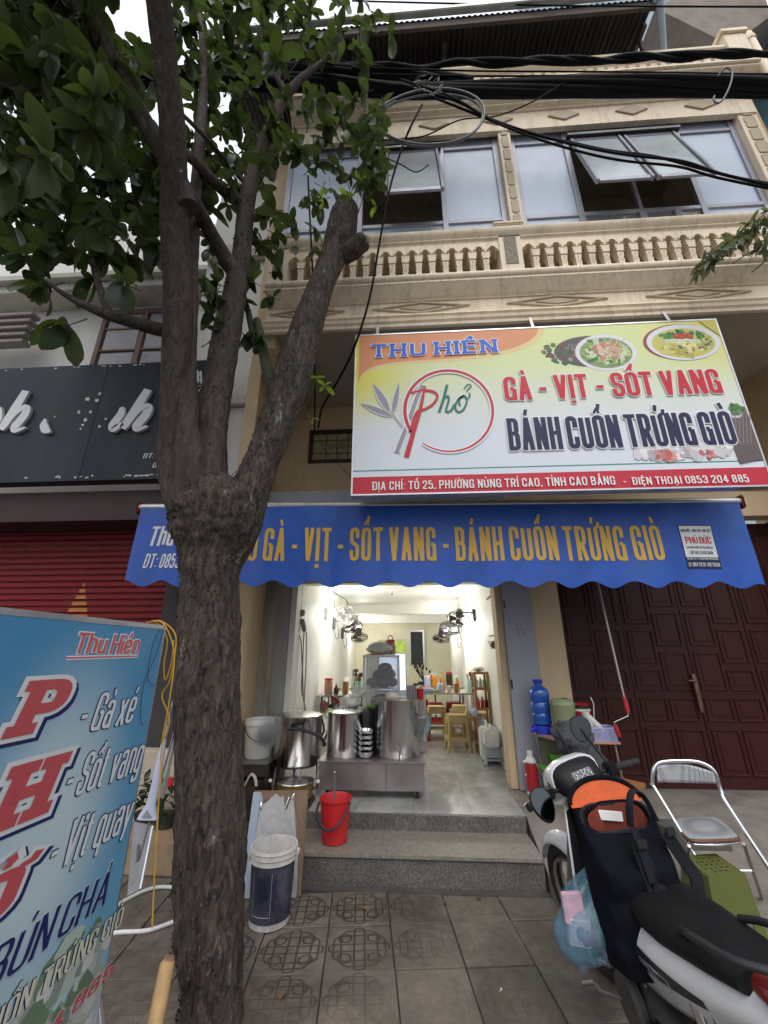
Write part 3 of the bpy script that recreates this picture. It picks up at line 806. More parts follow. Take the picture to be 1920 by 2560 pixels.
# corrugated canopy roof over the top floor
m_roof = mat('dark_corrugated', (.055,.048,.050), .8, 0, var=.2, scale=4)
m_rdk = mat('dark_roof_steel', (.075,.058,.050), .8, 0, var=.3, scale=5, dirt=.6, dirtcol=(.16,.12,.10), dscale=2)
rb = MB()
n = 150
def rf(u, v):
    x = -2.6+u*5.95; y = 2.95+v*3.2
    return (x, y, 9.64 + v*.55 + .022*math.sin(u*n*2*PI/1.9))
rb.grid(rf, 300, 1); ro = rb.build('roof', m_roof, H, smooth=0)
hp('roof_gutter', lambda b: (b.box(-2.7,2.87,9.66,3.42,2.945,9.74),), mat('pale_gutter', (.60,.60,.58), .5, .3, dirt=.4), .01, parent=ro)
hp('roof_beam', lambda b: (b.box(-2.7,2.96,9.48,3.35,3.0,9.62),), m_rdk, parent=ro)
hp('roof_post', lambda b: [b.box(x,3.26,9.17,x+.04,3.30,9.52) for x in (-1.3,.62,3.28)] , m_rdk, parent=ro)
hp('roof_beam', lambda b: [b.box(x,3.14,9.52,x+.05,6.1,9.60) for x in (-1.3,.62,3.28)] , m_rdk, parent=ro)
hp('upper_wall', lambda b: (b.box(-1.5,5.6,8.9,4.6,5.7,10.9)), m_cream)
# downpipes
dp = thing('drainpipe', 'cream painted drainpipe running down the right end of the house', 'pipe', (4.7,3.4,5))
mb = MB(); mb.tube([(4.72,3.32,5.4),(4.72,3.32,9.50),(4.66,3.36,9.60),(4.50,3.5,9.62)], .062, 14); mb.build('pipe', m_cream_up, dp, smooth=60)
mb = MB(); [mb.tube([(4.72,3.32,z),(4.72,3.32,z+.07)], .072, 14) for z in (6.4,8.0,9.35)]; mb.build('collar', m_cream_up, dp, smooth=60)
dp = thing('drainpipe', 'grey drainpipe dropping from the roof gutter at top right', 'pipe', (4.15,3.1,9))
mb = MB(); mb.tube([(3.36,2.90,9.66),(3.38,2.95,9.5),(3.55,3.3,9.2),(3.62,3.40,8.80)], .05, 12); mb.build('pipe', mat('grey_pvc', (.33,.37,.43), .4), dp, smooth=60)
mb = MB(); mb.tube([(3.362,2.91,9.62),(3.375,2.94,9.52)], .064, 12); mb.build('collar', mat('grey_pvc', (.33,.37,.43), .4), dp, smooth=60)

# ------------------------------------------------------------------ wooden double doors on the right
m_wood = mat('door_wood', (.046,.010,.009), .45, spec=.3, var=.22, scale=3, stretch=(14,14,1), bump=.15, bscale=20)
m_wood_hi = mat('door_wood_edge', (.13,.045,.03), .35, var=.2)
DX0, DX1, DN = 1.72, 4.42, 4
dw = (DX1-DX0)/DN
hp('door_surround', lambda b: (b.box(1.722,4.92,FL,1.765,5.0,3.12), b.box(4.38,4.92,FL,4.45,5.0,3.12)), m_wood)
for k in range(DN):
    x0 = DX0+.045+k*(dw-.01); x1 = x0+dw-.022
    nb = MB(); nb.box(x0,4.955,FL+.004,x1,4.995,3.10); leaf = nb.build('door', m_wood, H, bevel=.003, smooth=0)
    def panel(a, b, c, d, arch=False):
        # sunk field: raised stiles are modelled as frames proud of the leaf
        p = MB(); t = .018
        if arch:
            cx = (a+b)/2; r = (b-a)/2
            outer = [(a,c),(b,c)] + [(cx+r*math.cos(q), d-r+r*math.sin(q)) for q in [PI*i/8 for i in range(9)]]
            inner = [(a+t,c+t),(b-t,c+t)] + [(cx+(r-t)*math.cos(q), d-r+(r-t)*math.sin(q)) for q in [PI*i/8 for i in range(9)]]
        else:
            outer = [(a,c),(b,c),(b,d),(a,d)]; inner = [(a+t,c+t),(b-t,c+t),(b-t,d-t),(a+t,d-t)]
        for i in range(len(outer)):
            j = (i+1) % len(outer)
            p.prism([outer[i],outer[j],inner[j],inner[i]], lambda u,v,w: (u,w,v), 4.9545, 4.942)
        t2 = .05
        sc = lambda q, s=t2: (max(a+s, min(b-s, q[0])), max(c+s, min(d-s, q[1])))
        field = [sc(q) for q in (outer if not arch else outer)]
        ff = []
        for q in field:
            if not ff or (Vector(q)-Vector(ff[-1])).length > 1e-4: ff.append(q)
        if (Vector(ff[0])-Vector(ff[-1])).length < 1e-4: ff.pop()
        p.prism(ff, lambda u,v,w: (u,w,v), 4.9545, 4.948)
        p.build('panel', m_wood, leaf, bevel=.004, segs=1, smooth=0)
    w = (x1-x0-.10)/2; zoff = .0 if k % 2 == 0 else .0
    cols = [(x0+.035, x0+.035+w), (x1-.035-w, x1-.035)]
    rows = [[(FL+.10,.86),(.93,1.34),(1.42,1.98),(2.05,2.22,'g'),(2.05,2.95,1)], [(FL+.10,.86),(.93,1.34),(1.42,1.72),(1.79,2.95,1)]]
    for ci, (a, b) in enumerate(cols):
        rs = [(FL+.12,.86),(.93,1.16),(1.23,1.62),(1.69,2.05),(2.12,2.98,1)] if (ci+k) % 2 == 0 else [(FL+.12,.86),(.93,1.16),(1.23,1.44),(1.51,1.86),(1.93,2.98,1)]
        for rw in rs: panel(a, b, rw[0], rw[1], len(rw) == 3)
    if k == 1:
        hb = MB(); hx = x1-.02
        hb.loft([((hx,4.925,1.02),(.016,0,0),(0,.012,0)),((hx,4.915,1.10),(.024,0,0),(0,.012,0)),((hx,4.915,1.28),(.026,0,0),(0,.014,0)),((hx,4.925,1.40),(.018,0,0),(0,.012,0))], 12)
        hb.tube([(hx,4.91,1.33),(hx,4.87,1.33),(hx-.02,4.86,1.33),(hx-.10,4.86,1.335)], .009, 8)
        hb.build('handle', mat('worn_brass', (.20,.12,.09), .45, .6, var=.2), leaf, smooth=50)
# ------------------------------------------------------------------ interior room
hp('interior_wall', lambda b: (b.box(-1.60,5.11,FL,-1.35,9.2,3.2), b.box(-1.60,9.2,FL,-1.42,11.0,3.2)), m_white)
hp('interior_wall', lambda b: (b.box(1.12,5.11,FL,1.35,11.0,3.2)), m_white)
hp('interior_wall', lambda b: (b.box(-1.6,11.0,FL,1.35,11.15,3.2)), mat('back_wall_paint', (.64,.60,.44), .7, var=.06, scale=2, dirt=.45, dirtcol=(.36,.33,.24), dscale=.9))
hp('pilaster', lambda b: (b.box(.96,7.6,FL,1.119,8.1,2.66), b.box(.93,9.3,FL,1.119,9.9,2.46)), m_white, .004)
hp('ceiling', lambda b: (b.box(-1.6,5.11,2.66,1.35,9.3,2.75), b.box(-1.6,9.5,2.56,1.35,11.0,2.65)), m_white)
hp('ceiling', lambda b: b.box(-1.6,4.56,3.21,1.35,5.2,3.25), m_white)
hp('ceiling_beam', lambda b: (b.box(-1.34,9.301,2.46,1.119,9.50,2.659), b.box(-1.34,10.8,2.36,1.119,10.999,2.559), b.box(-1.349,5.11,2.45,1.119,5.3,3.2)), m_white)
hp('skirting', lambda b: (b.box(1.085,5.11,FL,1.119,7.6,FL+.22)), mat('grey_tile', (.30,.31,.30), .4), .004)
bw = hp('back_window', lambda b: (b.box(.33,10.95,1.35,.37,10.999,2.15), b.box(.02,10.95,2.15,.37,10.999,2.19), b.box(-.02,10.95,1.35,.02,10.999,2.19)), m_alu, .003)
hp('pane', lambda b: b.box(.02,10.97,1.35,.33,10.99,2.149), mat('dark_glass', (.03,.035,.03), .15), parent=bw)
# ------------------------------------------------------------------ flat print materials
def flat(name, col, rough=.45, **k): return mat('print_'+name, col, rough, var=.03, spec=.35, **k)
p_red = flat('red', (.58,.018,.035)); p_navy = flat('navy', (.02,.018,.075)); p_white = flat('white', (.82,.83,.84))
p_blue = flat('blue', (.03,.13,.66)); p_yellow = flat('gold', (.72,.44,.075), dirt=.25, dirtcol=(.45,.27,.05)); p_green = flat('teal', (.01,.19,.14)); p_grey = flat('grey', (.36,.36,.42))
p_orange = flat('orange', (.78,.33,.15)); p_pink = flat('faded_red', (.56,.12,.13))
m_awn = mat('awning_blue', (.020,.095,.46), .42, var=.16, scale=5, stretch=(1,1,.7), bump=.5, bscale=5, dirt=.5, dirtcol=(.05,.14,.42), dscale=2.2)
def vcol(name, rough=.5):
    m = bpy.data.materials.new(name); m.use_nodes = True; n = m.node_tree.nodes; p = n['Principled BSDF']
    a = n.new('ShaderNodeVertexColor'); a.layer_name = 'Col'
    lk(m.node_tree, a.outputs[0], p.inputs['Base Color']); p.inputs['Roughness'].default_value = rough; return m
m_print = vcol('print_photo')

def ell(cx, cz, rx, rz, n=20, rot=0, jit=0, rnd=None):
    out = []
    for i in range(n):
        a = 2*PI*i/n; k = 1 + (rnd.uniform(-jit, jit) if rnd else 0)
        x, z = rx*k*math.cos(a), rz*k*math.sin(a)
        out.append((cx + x*math.cos(rot) - z*math.sin(rot), cz + x*math.sin(rot) + z*math.cos(rot)))
    return out
class Print:
    """flat inks on the plane Y = y, each ink a hair above the last"""
    def __init__(s, y): s.mb = MB(); s.y = y; s.k = 0
    def poly(s, pts, col, step=True):
        if step: s.k += 1
        s.mb.c = col; y = s.y - s.k*.000012
        s.mb.add([(p[0], y, p[1]) for p in pts], [tuple(range(len(pts)))])
    def strip(s, pts, w, col):
        s.k += 1; s.mb.c = col; y = s.y - s.k*.000012; N = len(pts); b = len(s.mb.v)
        ww = w if isinstance(w, (list, tuple)) else [w]*N
        for sgn in (1, -1):
            for i, p in enumerate(pts):
                a = Vector(pts[max(i-1,0)]); c = Vector(pts[min(i+1,N-1)]); t = (c-a).normalized(); q = Vector(p)+Vector((-t.y,t.x))*ww[i]/2*sgn
                s.mb.v.append((q.x, y, q.y))
        for i in range(N-1): s.mb.face([b+i, b+i+1, b+N+i+1, b+N+i])

# ------------------------------------------------------------------ big shop sign hung below the balcony
SY = 3.30
def sp(px, py): v = at(px, py, Y=SY-.03); return (v.x, v.z)
SX0, SX1, SZ0, SZ1 = -.478, 3.02, 2.925, 4.665
S = thing('shop_sign', 'large printed sign board with noodle bowls above the blue awning', 'sign', (1.27,SY,2.92))
def sign_mat():
    m = bpy.data.materials.new('sign_print'); m.use_nodes = True; nt = m.node_tree; n = nt.nodes; p = n['Principled BSDF']
    tc = n.new('ShaderNodeTexCoord'); s = n.new('ShaderNodeSeparateXYZ'); lk(nt, tc.outputs['Object'], s.inputs[0])
    def mr(src, a, b):
        x = n.new('ShaderNodeMapRange'); x.inputs[1].default_value = a; x.inputs[2].default_value = b; x.interpolation_type = 'SMOOTHSTEP'; lk(nt, src, x.inputs[0]); return x.outputs[0]
    def mx(f, a, b):
        x = n.new('ShaderNodeMixRGB'); lk(nt, f, x.inputs[0])
        for i, c in ((1,a),(2,b)):
            if isinstance(c, tuple): x.inputs[i].default_value = (*c, 1)
            else: lk(nt, c, x.inputs[i])
        return x.outputs[0]
    c = mx(mr(s.outputs[2], .45, 1.6), (.72,.76,.84), (.66,.72,.30))
    # brighter yellow towards both upper corners, pale middle as on the print
    c = mx(mr(s.outputs[0], -1.75, -.9), (.74,.70,.12), c) if False else c
    g1 = n.new('ShaderNodeMath'); g1.operation = 'MULTIPLY'
    lk(nt, mr(s.outputs[0], -.95, -1.75), g1.inputs[0]); lk(nt, mr(s.outputs[2], .55, 1.35), g1.inputs[1])
    c = mx(g1.outputs[0], c, (.76,.70,.06))
    g2 = n.new('ShaderNodeMath'); g2.operation = 'MULTIPLY'
    lk(nt, mr(s.outputs[0], .9, 1.75), g2.inputs[0]); lk(nt, mr(s.outputs[2], .9, 1.7), g2.inputs[1])
    c = mx(g2.outputs[0], c, (.74,.70,.18))
    lk(nt, c, p.inputs['Base Color']); p.inputs['Roughness'].default_value = .38
    return m
mb = MB(); mb.box(SX0,SY-.025,SZ0,SX1,SY+.03,SZ1); mb.build('panel', sign_mat(), S, smooth=0)
mb = MB(); t = .014
mb.box(SX0-t,SY-.03,SZ0-t,SX1+t,SY+.06,SZ0-.0005); mb.box(SX0-t,SY-.03,SZ1+.0005,SX1+t,SY+.06,SZ1+t)
mb.box(SX0-t,SY-.03,SZ0,SX0-.0005,SY+.06,SZ1); mb.box(SX1+.0005,SY-.03,SZ0,SX1+t,SY+.06,SZ1)
mb.build('frame', m_alu, S, smooth=0)
mb = MB(); mb.box(SX0+.02,SY+.031,SZ0+.02,SX1-.02,SY+.055,SZ1-.02); mb.build('back', m_greysteel, S, smooth=0)
FY = SY-.0255
pr_ = Print(FY)
# orange flourish
def bez(p0, p1, p2, p3, n=12):
    return [tuple((1-t)**3*Vector(p0)+3*(1-t)**2*t*Vector(p1)+3*(1-t)*t*t*Vector(p2)+t**3*Vector(p3)) for t in [i/n for i in range(n+1)]]
curve = bez(sp(896,955), sp(905,900), sp(1000,905), sp(1130,895)) + bez(sp(1130,895), sp(1230,885), sp(1330,870), sp(1345,827))[1:]
pale = bez(sp(896,962), sp(905,907), sp(1000,912), sp(1130,902)) + bez(sp(1130,902), sp(1240,894), sp(1345,880), sp(1362,826))[1:]
def band(cv, col):
    pr_.k += 1; pr_.mb.c = col; y = FY - pr_.k*.000012; b = len(pr_.mb.v); n_ = len(cv)
    for p in cv: pr_.mb.v.append((p[0], y, min(p[1], SZ1)))
    for p in cv: pr_.mb.v.append((max(p[0], SX0), y, SZ1-.001))
    for i in range(n_-1): pr_.mb.face([b+i, b+i+1, b+n_+i+1, b+n_+i])
cv = [(max(p[0], SX0+.002), p[1]) for p in curve]; band([(max(p[0],SX0+.001),p[1]) for p in pale], (.80,.62,.30)); band(cv, (.74,.29,.13))
# red address band with teal rule
zb = sp(1000,1190)[1]
pr_.poly([(SX0,SZ0+.001),(SX1,SZ0+.001),(SX1,zb),(SX0,zb)], (.55,.015,.04))
pr_.poly([(SX0,zb+.055),(SX1,zb+.055),(SX1,zb+.066),(SX0,zb+.066)], (.01,.25,.16))
rnd = random.Random(11)
# bowl one: purple leaf ground, white bowl, greens and meat
def blobs(n_, cx, cz, rx, rz, cols, s0, s1, asp=1.0, k=7):
    for _ in range(n_):
        a, r = rnd.uniform(0, 2*PI), math.sqrt(rnd.random())
        x, z = cx+rx*r*math.cos(a), cz+rz*r*math.sin(a); c = rnd.choice(cols); v = rnd.uniform(.75, 1.2)
        sz = rnd.uniform(s0, s1)
        pr_.poly(ell(x, z, sz*asp, sz, k, rnd.uniform(0, PI), .25, rnd), tuple(min(1, q*v) for q in c))
c1 = sp(1408,877); c2 = sp(1505,877)
L1 = sp(1363,885); 
pr_.poly(ell(sp(1480,877)[0], sp(1480,877)[1], .355, .185, 40), (.10,.06,.07))
cx, cz = sp(1430,880)
blobs(70, cx-.07, cz, .20, .13, [(.14,.03,.07),(.03,.10,.03),(.06,.16,.05),(.20,.05,.10),(.30,.22,.24)], .012, .03)
cx, cz = sp(1515,880)
pr_.poly(ell(cx, cz, .285, .215, 40), (.74,.75,.80)); pr_.poly(ell(cx, cz-.005, .245, .18, 40), (.22,.30,.12))
blobs(160, cx, cz, .20, .14, [(.05,.20,.03),(.30,.48,.10),(.02,.12,.03),(.55,.62,.35),(.62,.66,.5)], .010, .03, 2.2)
blobs(26, cx+.02, cz+.02, .13, .085, [(.62,.30,.24),(.55,.22,.17),(.74,.48,.38)], .022, .04, 2.0)
for _ in range(30):
    x, z, a = cx+rnd.uniform(-.2,.18), cz+rnd.uniform(-.14,.12), rnd.uniform(-.8,.9)
    pr_.strip([(x,z),(x+.05*math.cos(a),z+.05*math.sin(a)),(x+.10*math.cos(a+.3),z+.10*math.sin(a+.3))], .007, rnd.choice([(.60,.72,.40),(.75,.8,.6),(.12,.4,.06)]))
# bowl two
cx, cz = sp(1708,855)
pr_.poly(ell(cx-.02, cz+.005, .345, .21, 40), (.30,.04,.05)); pr_.poly(ell(cx, cz, .335, .21, 40), (.72,.73,.80)); pr_.poly(ell(cx, cz-.01, .29, .175, 40), (.60,.54,.13))
blobs(60, cx, cz+.085, .20, .05, [(.03,.20,.03),(.02,.11,.04),(.08,.3,.05)], .012, .028)
blobs(40, cx+.2, cz+.0, .06, .09, [(.03,.20,.03),(.45,.48,.10)], .012, .022)
blobs(16, cx+.0, cz-.075, .20, .05, [(.66,.56,.16),(.55,.46,.10),(.72,.64,.25)], .035, .055, 1.3, 9)
blobs(30, cx+.0, cz-.06, .22, .07, [(.16,.14,.05),(.4,.42,.08),(.7,.68,.35)], .008, .02, 1.6)
for dz in (.0, .02, .035): pr_.strip([(cx-.17,cz+dz),(cx,cz+dz-.005),(cx+.16,cz+dz-.02)], .013, (.70,.76,.52))
for dx, dz in ((-.05,.075),(.0,.06),(.03,.085),(.075,.065)): pr_.poly(ell(cx+dx, cz+dz, .034, .028, 14, rnd.random()), (.46,.035,.02)); pr_.poly(ell(cx+dx+.005, cz+dz+.005, .015, .010, 8), (.66,.14,.08))
pr_.poly([(SX1-.16,SZ1-.001),(SX1-.001,SZ1-.001),(SX1-.001,SZ1-.20)], (.62,.56,.10)) 
# faded rolls photo, lower right
bx = sp(1700,1120)
blobs(120, bx[0], bx[1], .42, .08, [(.66,.64,.68),(.72,.70,.73),(.55,.50,.54),(.78,.78,.80)], .02, .05, 1.6)
blobs(22, sp(1665,1140)[0], sp(1665,1140)[1], .10, .04, [(.50,.10,.10),(.58,.30,.28)], .012, .03, 1.4)
blobs(12, sp(1770,1135)[0], sp(1770,1135)[1], .06, .03, [(.50,.12,.12),(.60,.34,.32)], .012, .026, 1.4)
q = [sp(1845,1030), sp(1880,1035), sp(1915,1140), sp(1870,1165)]
pr_.poly([(min(SX1-.002,a),b) for a, b in [sp(1805,1045), sp(1850,1045), (SX1,4.0-.35), (SX1,zb+.07), sp(1850,1160)]], (.12,.09,.09))
for k in range(9): pr_.strip([(2.72+k*.03,3.30),(2.80+k*.03,3.62)], .006, (.28,.22,.2))
blobs(16, 2.93, 3.66, .06, .04, [(.10,.22,.05),(.05,.12,.04)], .012, .03)
pr_.mb.build('printed_picture', m_print, S, smooth=0, recalc=False)
# logo
lg = Print(FY-.0068)
GREY, REDC, TEAL, WH = (.30,.30,.36), (.55,.018,.035), (.006,.17,.13), (.80,.82,.84)
def leafp(a, b, w):
    a, b = Vector(sp(*a)), Vector(sp(*b)); d = b-a; nn = Vector((-d.y, d.x)).normalized()
    for ex, col in ((1.35, WH), (1, GREY)):
        pts = [a+d*t+nn*w*ex*math.sin(PI*t**.8)*s for s, ts in ((1,(0,.15,.3,.5,.7,.85,1)),(-1,(.85,.7,.5,.3,.15))) for t in ts]
        lg.poly([tuple(p) for p in pts], col)
leafp((982,1042),(900,1008),.030); leafp((975,1030),(932,957),.034); leafp((982,1035),(998,955),.026)
for w, col in ((.05,WH),(.03,GREY)):
    lg.strip([sp(1056,963), sp(1040,1000), sp(1024,1048), sp(1000,1110), sp(992,1132)], w*1.3, col)
    lg.strip([sp(978,1030), sp(1007,1068)], w*.4, col)
ring = []
ccx, ccz = sp(1121,1024); rxx = (sp(1230,1024)[0]-sp(1010,1024)[0])/2; rzz = (sp(1121,924)[1]-sp(1121,1126)[1])/2
angs = [R(a) for a in range(-128, 215, 8)]
ring = [(ccx+rxx*math.cos(a), ccz+rzz*math.sin(a)) for a in angs]
ww = [.006+.026*min(1, .25+i/len(angs)*1.3) for i in range(len(angs))]
lg.strip(ring, [w+.03 for w in ww], WH); lg.strip(ring, ww, REDC)
extra = bez(ring[-1], (ring[-1][0]-.0, ring[-1][1]-.11), sp(1030,1028), sp(1050,1026)) + bez(sp(1050,1026), sp(1085,1020), sp(1110,985), sp(1080,978)) [1:] + bez(sp(1080,978), sp(1060,972), sp(1040,980), sp(1022,984))[1:]
lg.strip(extra, .026, REDC)
stem_ = [sp(1062,965), sp(1056,1000), sp(1048,1035), sp(1034,1080), sp(1016,1143)]
lg.strip(stem_, [.022,.028,.034,.040,.048], REDC)
# 'ho' + hook and horn
def st(pts, w, col=TEAL): lg.strip(smooth_pts(pts), w, col)
def smooth_pts(pts):
    q = smooth_path([(a, b, 0) for a, b in pts], 5); return [(v.x, v.y) for v in q]
st([sp(1118,962), sp(1108,1000), sp(1098,1030)], .026)
st([sp(1100,1022), sp(1108,1000), sp(1119,990), sp(1122,1000), sp(1115,1028), sp(1128,1026), sp(1136,1010)], .020)
st([sp(1160,990), sp(1146,998), sp(1138,1018), sp(1146,1030), sp(1160,1022), sp(1167,1002), sp(1160,989), sp(1148,1000), sp(1150,1015)], .018)
st([sp(1166,1000), sp(1175,990), sp(1172,982)], .013)
st([sp(1160,972), sp(1170,961), sp(1178,965), sp(1172,972), sp(1166,978)], .012)
lg.mb.build('logo', m_print, S, smooth=0, recalc=False)

def sign_text(name, s, x0p, x1p, ytp, ybp, m, y=FY-.0072, parent=S, outline=None, fat=.05, **k):
    a = at(*x0p, Y=y); b = at(*x1p, Y=y); zt = at(x0p[0], ytp, Y=y).z; zb_ = at(x0p[0], ybp, Y=y).z
    if outline:
        o = MB(); text(o, s, (a.x, y, zb_), (1,0,0), (0,0,1), b.x-a.x, zt-zb_, fat=fat, lift=.0012, **k); o.build(name+'_outline', outline, parent, smooth=0, recalc=False)
    t_ = MB(); text(t_, s, (a.x, y, zb_), (1,0,0), (0,0,1), b.x-a.x, zt-zb_, lift=.0035, **k); t_.build(name, m, parent, smooth=0, recalc=False)
sign_text('name_lettering', 'THU HIỀN', (929,870), (1242,870), 862, 894, p_blue, outline=p_white, wide=.55, stem=.17, hor=.15, serif=.14, space=.20, fat=.045)
sign_text('dish_lettering', 'GÀ - VỊT - SỐT VANG', (1258,960), (1802,960), 943, 1002, p_red, outline=p_white, fat=.03, wide=.33, stem=.18, hor=.14, space=.07)
sign_text('dish_lettering', 'BÁNH CUỐN TRỨNG GIÒ', (1271,1100), (1843,1100), 1046, 1127, p_navy, outline=p_white, fat=.03, wide=.225, stem=.15, hor=.12, space=.05, wordgap=.12)
sign_text('address_lettering', 'ĐỊA CHỈ: TỔ 25, PHƯỜNG NÙNG TRÍ CAO, TỈNH CAO BẰNG', (931,1216), (1540,1216), 1205, 1226, p_white, wide=.40, stem=.15, hor=.13, space=.13, wordgap=.28)
sign_text('address_lettering', '-  ĐIỆN THOẠI 0853 204 885', (1557,1203), (1873,1203), 1194, 1213, p_white, wide=.40, stem=.15, hor=.13, space=.13, wordgap=.28)
for x in (-.27, 1.30, 2.62):
    br = MB(); br.bar((x,SY-.0,SZ1+.014),(x+.0,SY+.06,SZ1+.22),.03,.02); br.tube([(x,SY-.01,SZ1-.03),(x,SY-.01,SZ1+.02)], .012, 6); br.build('hanger', m_steel_d, S)
# ------------------------------------------------------------------ blue awning with its scalloped valance
AY = 3.70
A = thing('awning', 'blue awning with scalloped valance and yellow lettering over the shopfront', 'awning', (.2,AY,2.3))
a0, a1 = at(358,1273,Y=AY).x, at(1841,1262,Y=AY).x
zt_ = at(1100,1270,Y=AY).z; zb0 = at(1100,1452,Y=AY).z
AX0, AX1 = a0, a1
AZT, AZB = 2.952, 2.195
AT = lambda x: -.012*(x-.2)
nsc = 16
def val(u, v):
    x = lerp(AX0, AX1, u)
    sc = AZB + .030*math.cos(u*nsc*2*PI) 
    if u > .985: sc -= .03*(u-.985)/.015
    z = lerp(AZT, sc, v)
    y = AY - .035 - .012*v*math.sin(u*31) - .009*v*math.sin(u*83+1.3) - .012*noise.noise(Vector((x*2.3, z*1.5, 0)))*min(1,v*3) - .004*noise.noise(Vector((x*9, z*3, 4)))
    return (x, y, z+AT(x))
mb = MB(); mb.grid(val, 320, 16); v_ = mb.build('valance', m_awn, A, smooth=60, recalc=False)
mb = MB(); mb.tube([(AX0-.03,AY,AZT+.02+AT(AX0)),(AX1+.03,AY,AZT+.02+AT(AX1))], .036, 14); mb.build('front_bar', mat('worn_aluminium', (.62,.62,.60), .35, .7, var=.12, scale=9, dirt=.3), A, smooth=60)
mb = MB(); [mb.obox((x,AY,AZT+.01+AT(x)),(.022,.10,.13)) for x in (AX0-.04, AX1+.04)]; mb.build('end_cap', mat('red_cap', (.30,.03,.02), .5), A, bevel=.012)
def canv(u, v):
    x = lerp(AX0+.02, AX1-.02, u); t = v
    return (x, lerp(AY+.03, 4.70, t), lerp(AZT+.056+AT(x), 3.30, t) - .03*math.sin(PI*t))
mb = MB()
mstripe = [mat('canopy_white', (.70,.72,.70), .6), mat('canopy_green', (.02,.12,.07), .6)]
for i in range(150):
    mb.m = 0 if rnd.random() < .45 else 1
    u0, u1 = i/150, (i+1)/150
    for j in range(6): mb.add([canv(u0,j/6), canv(u1,j/6), canv(u1,(j+1)/6), canv(u0,(j+1)/6)], [(0,1,2,3)])
mb.build('canopy', mstripe, A, smooth=0)
mb = MB(); mb.bar((AX0+.2,AY+.03,AZT),(-1.6,4.6,3.18),.03,.03); mb.build('arm', m_greysteel, A)
mb = MB(); mb.bar((AX1-.35,AY+.03,AZT),(3.0,4.6,3.1),.03,.03); mb.build('arm', m_greysteel, A)
mb = MB(); mb.box(AX1-.02,AY+.05,2.72,AX1+.03,AY+.16,2.95); mb.build('arm_bracket', mat('maroon_bracket', (.09,.02,.02), .6), A)
WY = AY-.066
def cloth_text(name, s, pa, pb, yt, yb, m, **k):
    a = at(*pa, Y=WY); b = at(*pb, Y=WY); zt2 = at(pa[0], yt, Y=WY).z; zb2 = at(pa[0], yb, Y=WY).z
    t_ = MB(); text(t_, s, (a.x, WY, zb2), (1,0,0), (0,0,1), b.x-a.x, zt2-zb2, lift=0, **k)
    # drape the ink over the cloth: subdivide long faces, then follow the valance
    me = t_.mesh(name, m, org=ORG[A.name], smooth=0, recalc=False)
    bm = bmesh.new(); bm.from_mesh(me)
    bmesh.ops.subdivide_edges(bm, edges=[e for e in bm.edges if e.calc_length() > .05], cuts=2, use_grid_fill=True)
    o = ORG[A.name]
    for v in bm.verts:
        x, z = v.co.x+o.x, v.co.z+o.z; u = (x-AX0)/(AX1-AX0); vv = (AZT-z)/(AZT-AZB)
        v.co.y += (val(u, 0)[1] - WY) * 0
        yy = AY - .035 - .012*vv*math.sin(u*31) - .009*vv*math.sin(u*83+1.3) - .012*noise.noise(Vector((x*2.3, z*1.5, 0)))*min(1,vv*3) - .004*noise.noise(Vector((x*9, z*3, 4)))
        k_ = (v.co.y+o.y) - WY
        v.co.y = yy - .0035 + k_ - o.y; v.co.z += AT(x)-AT(a.x)
    bm.to_mesh(me); bm.free()
    ob = bpy.data.objects.new(name, me); COL.objects.link(ob); ob.parent = A; ORG[ob.name] = o
cloth_text('lettering', 'PHỞ GÀ - VỊT - SỐT VANG - BÁNH CUỐN TRỨNG GIÒ', (562,1360), (1660,1360), 1319, 1401, p_yellow, wide=.25, stem=.145, hor=.11, space=.085, wordgap=.16)
cloth_text('lettering', 'Thu Hiền', (371,1330), (520,1330), 1314, 1363, p_white, wide=.30, stem=.15, hor=.12, space=.06, shear=.12)
cloth_text('lettering', 'ĐT: 0853 204 885', (357,1400), (540,1400), 1383, 1419, p_white, wide=.34, stem=.15, hor=.12, space=.10, shear=.12)
# maker's patch
P0, P1 = at(1695,1313,Y=WY), at(1848,1424,Y=WY)
px0, px1, pz1, pz0 = at(1697,1314,Y=WY).x, at(1812,1314,Y=WY).x, at(1697,1314,Y=WY).z, at(1725,1424,Y=WY).z
pt = MB(); pt.m = 0
def patch(x0, x1, z0, z1, mi, e):
    pt.m = mi
    def fn(u, v):
        x, z = lerp(x0, x1, u), lerp(z0, z1, v); uu = (x-AX0)/(AX1-AX0); vv = (AZT-z)/(AZT-AZB)
        return (x, AY - .035 - .012*vv*math.sin(uu*31) - .009*vv*math.sin(uu*83+1.3) - .012*noise.noise(Vector((x*2.3, z*1.5, 0)))*min(1,vv*3) - .004*noise.noise(Vector((x*9, z*3, 4))) - e, z+.01)
    pt.grid(fn, 12, 12)
px1 = px0 + .305
patch(px0, px1, pz0, pz1, 1, .002); patch(px0+.008, px1-.008, pz0+.008, pz1-.008, 0, .0027); patch(px0+.008, px1-.008, pz0+.008, pz0+.105, 1, .0034)
pt.build('maker_patch', [p_white, p_navy], A, smooth=40, recalc=False)
Hh = pz1-pz0
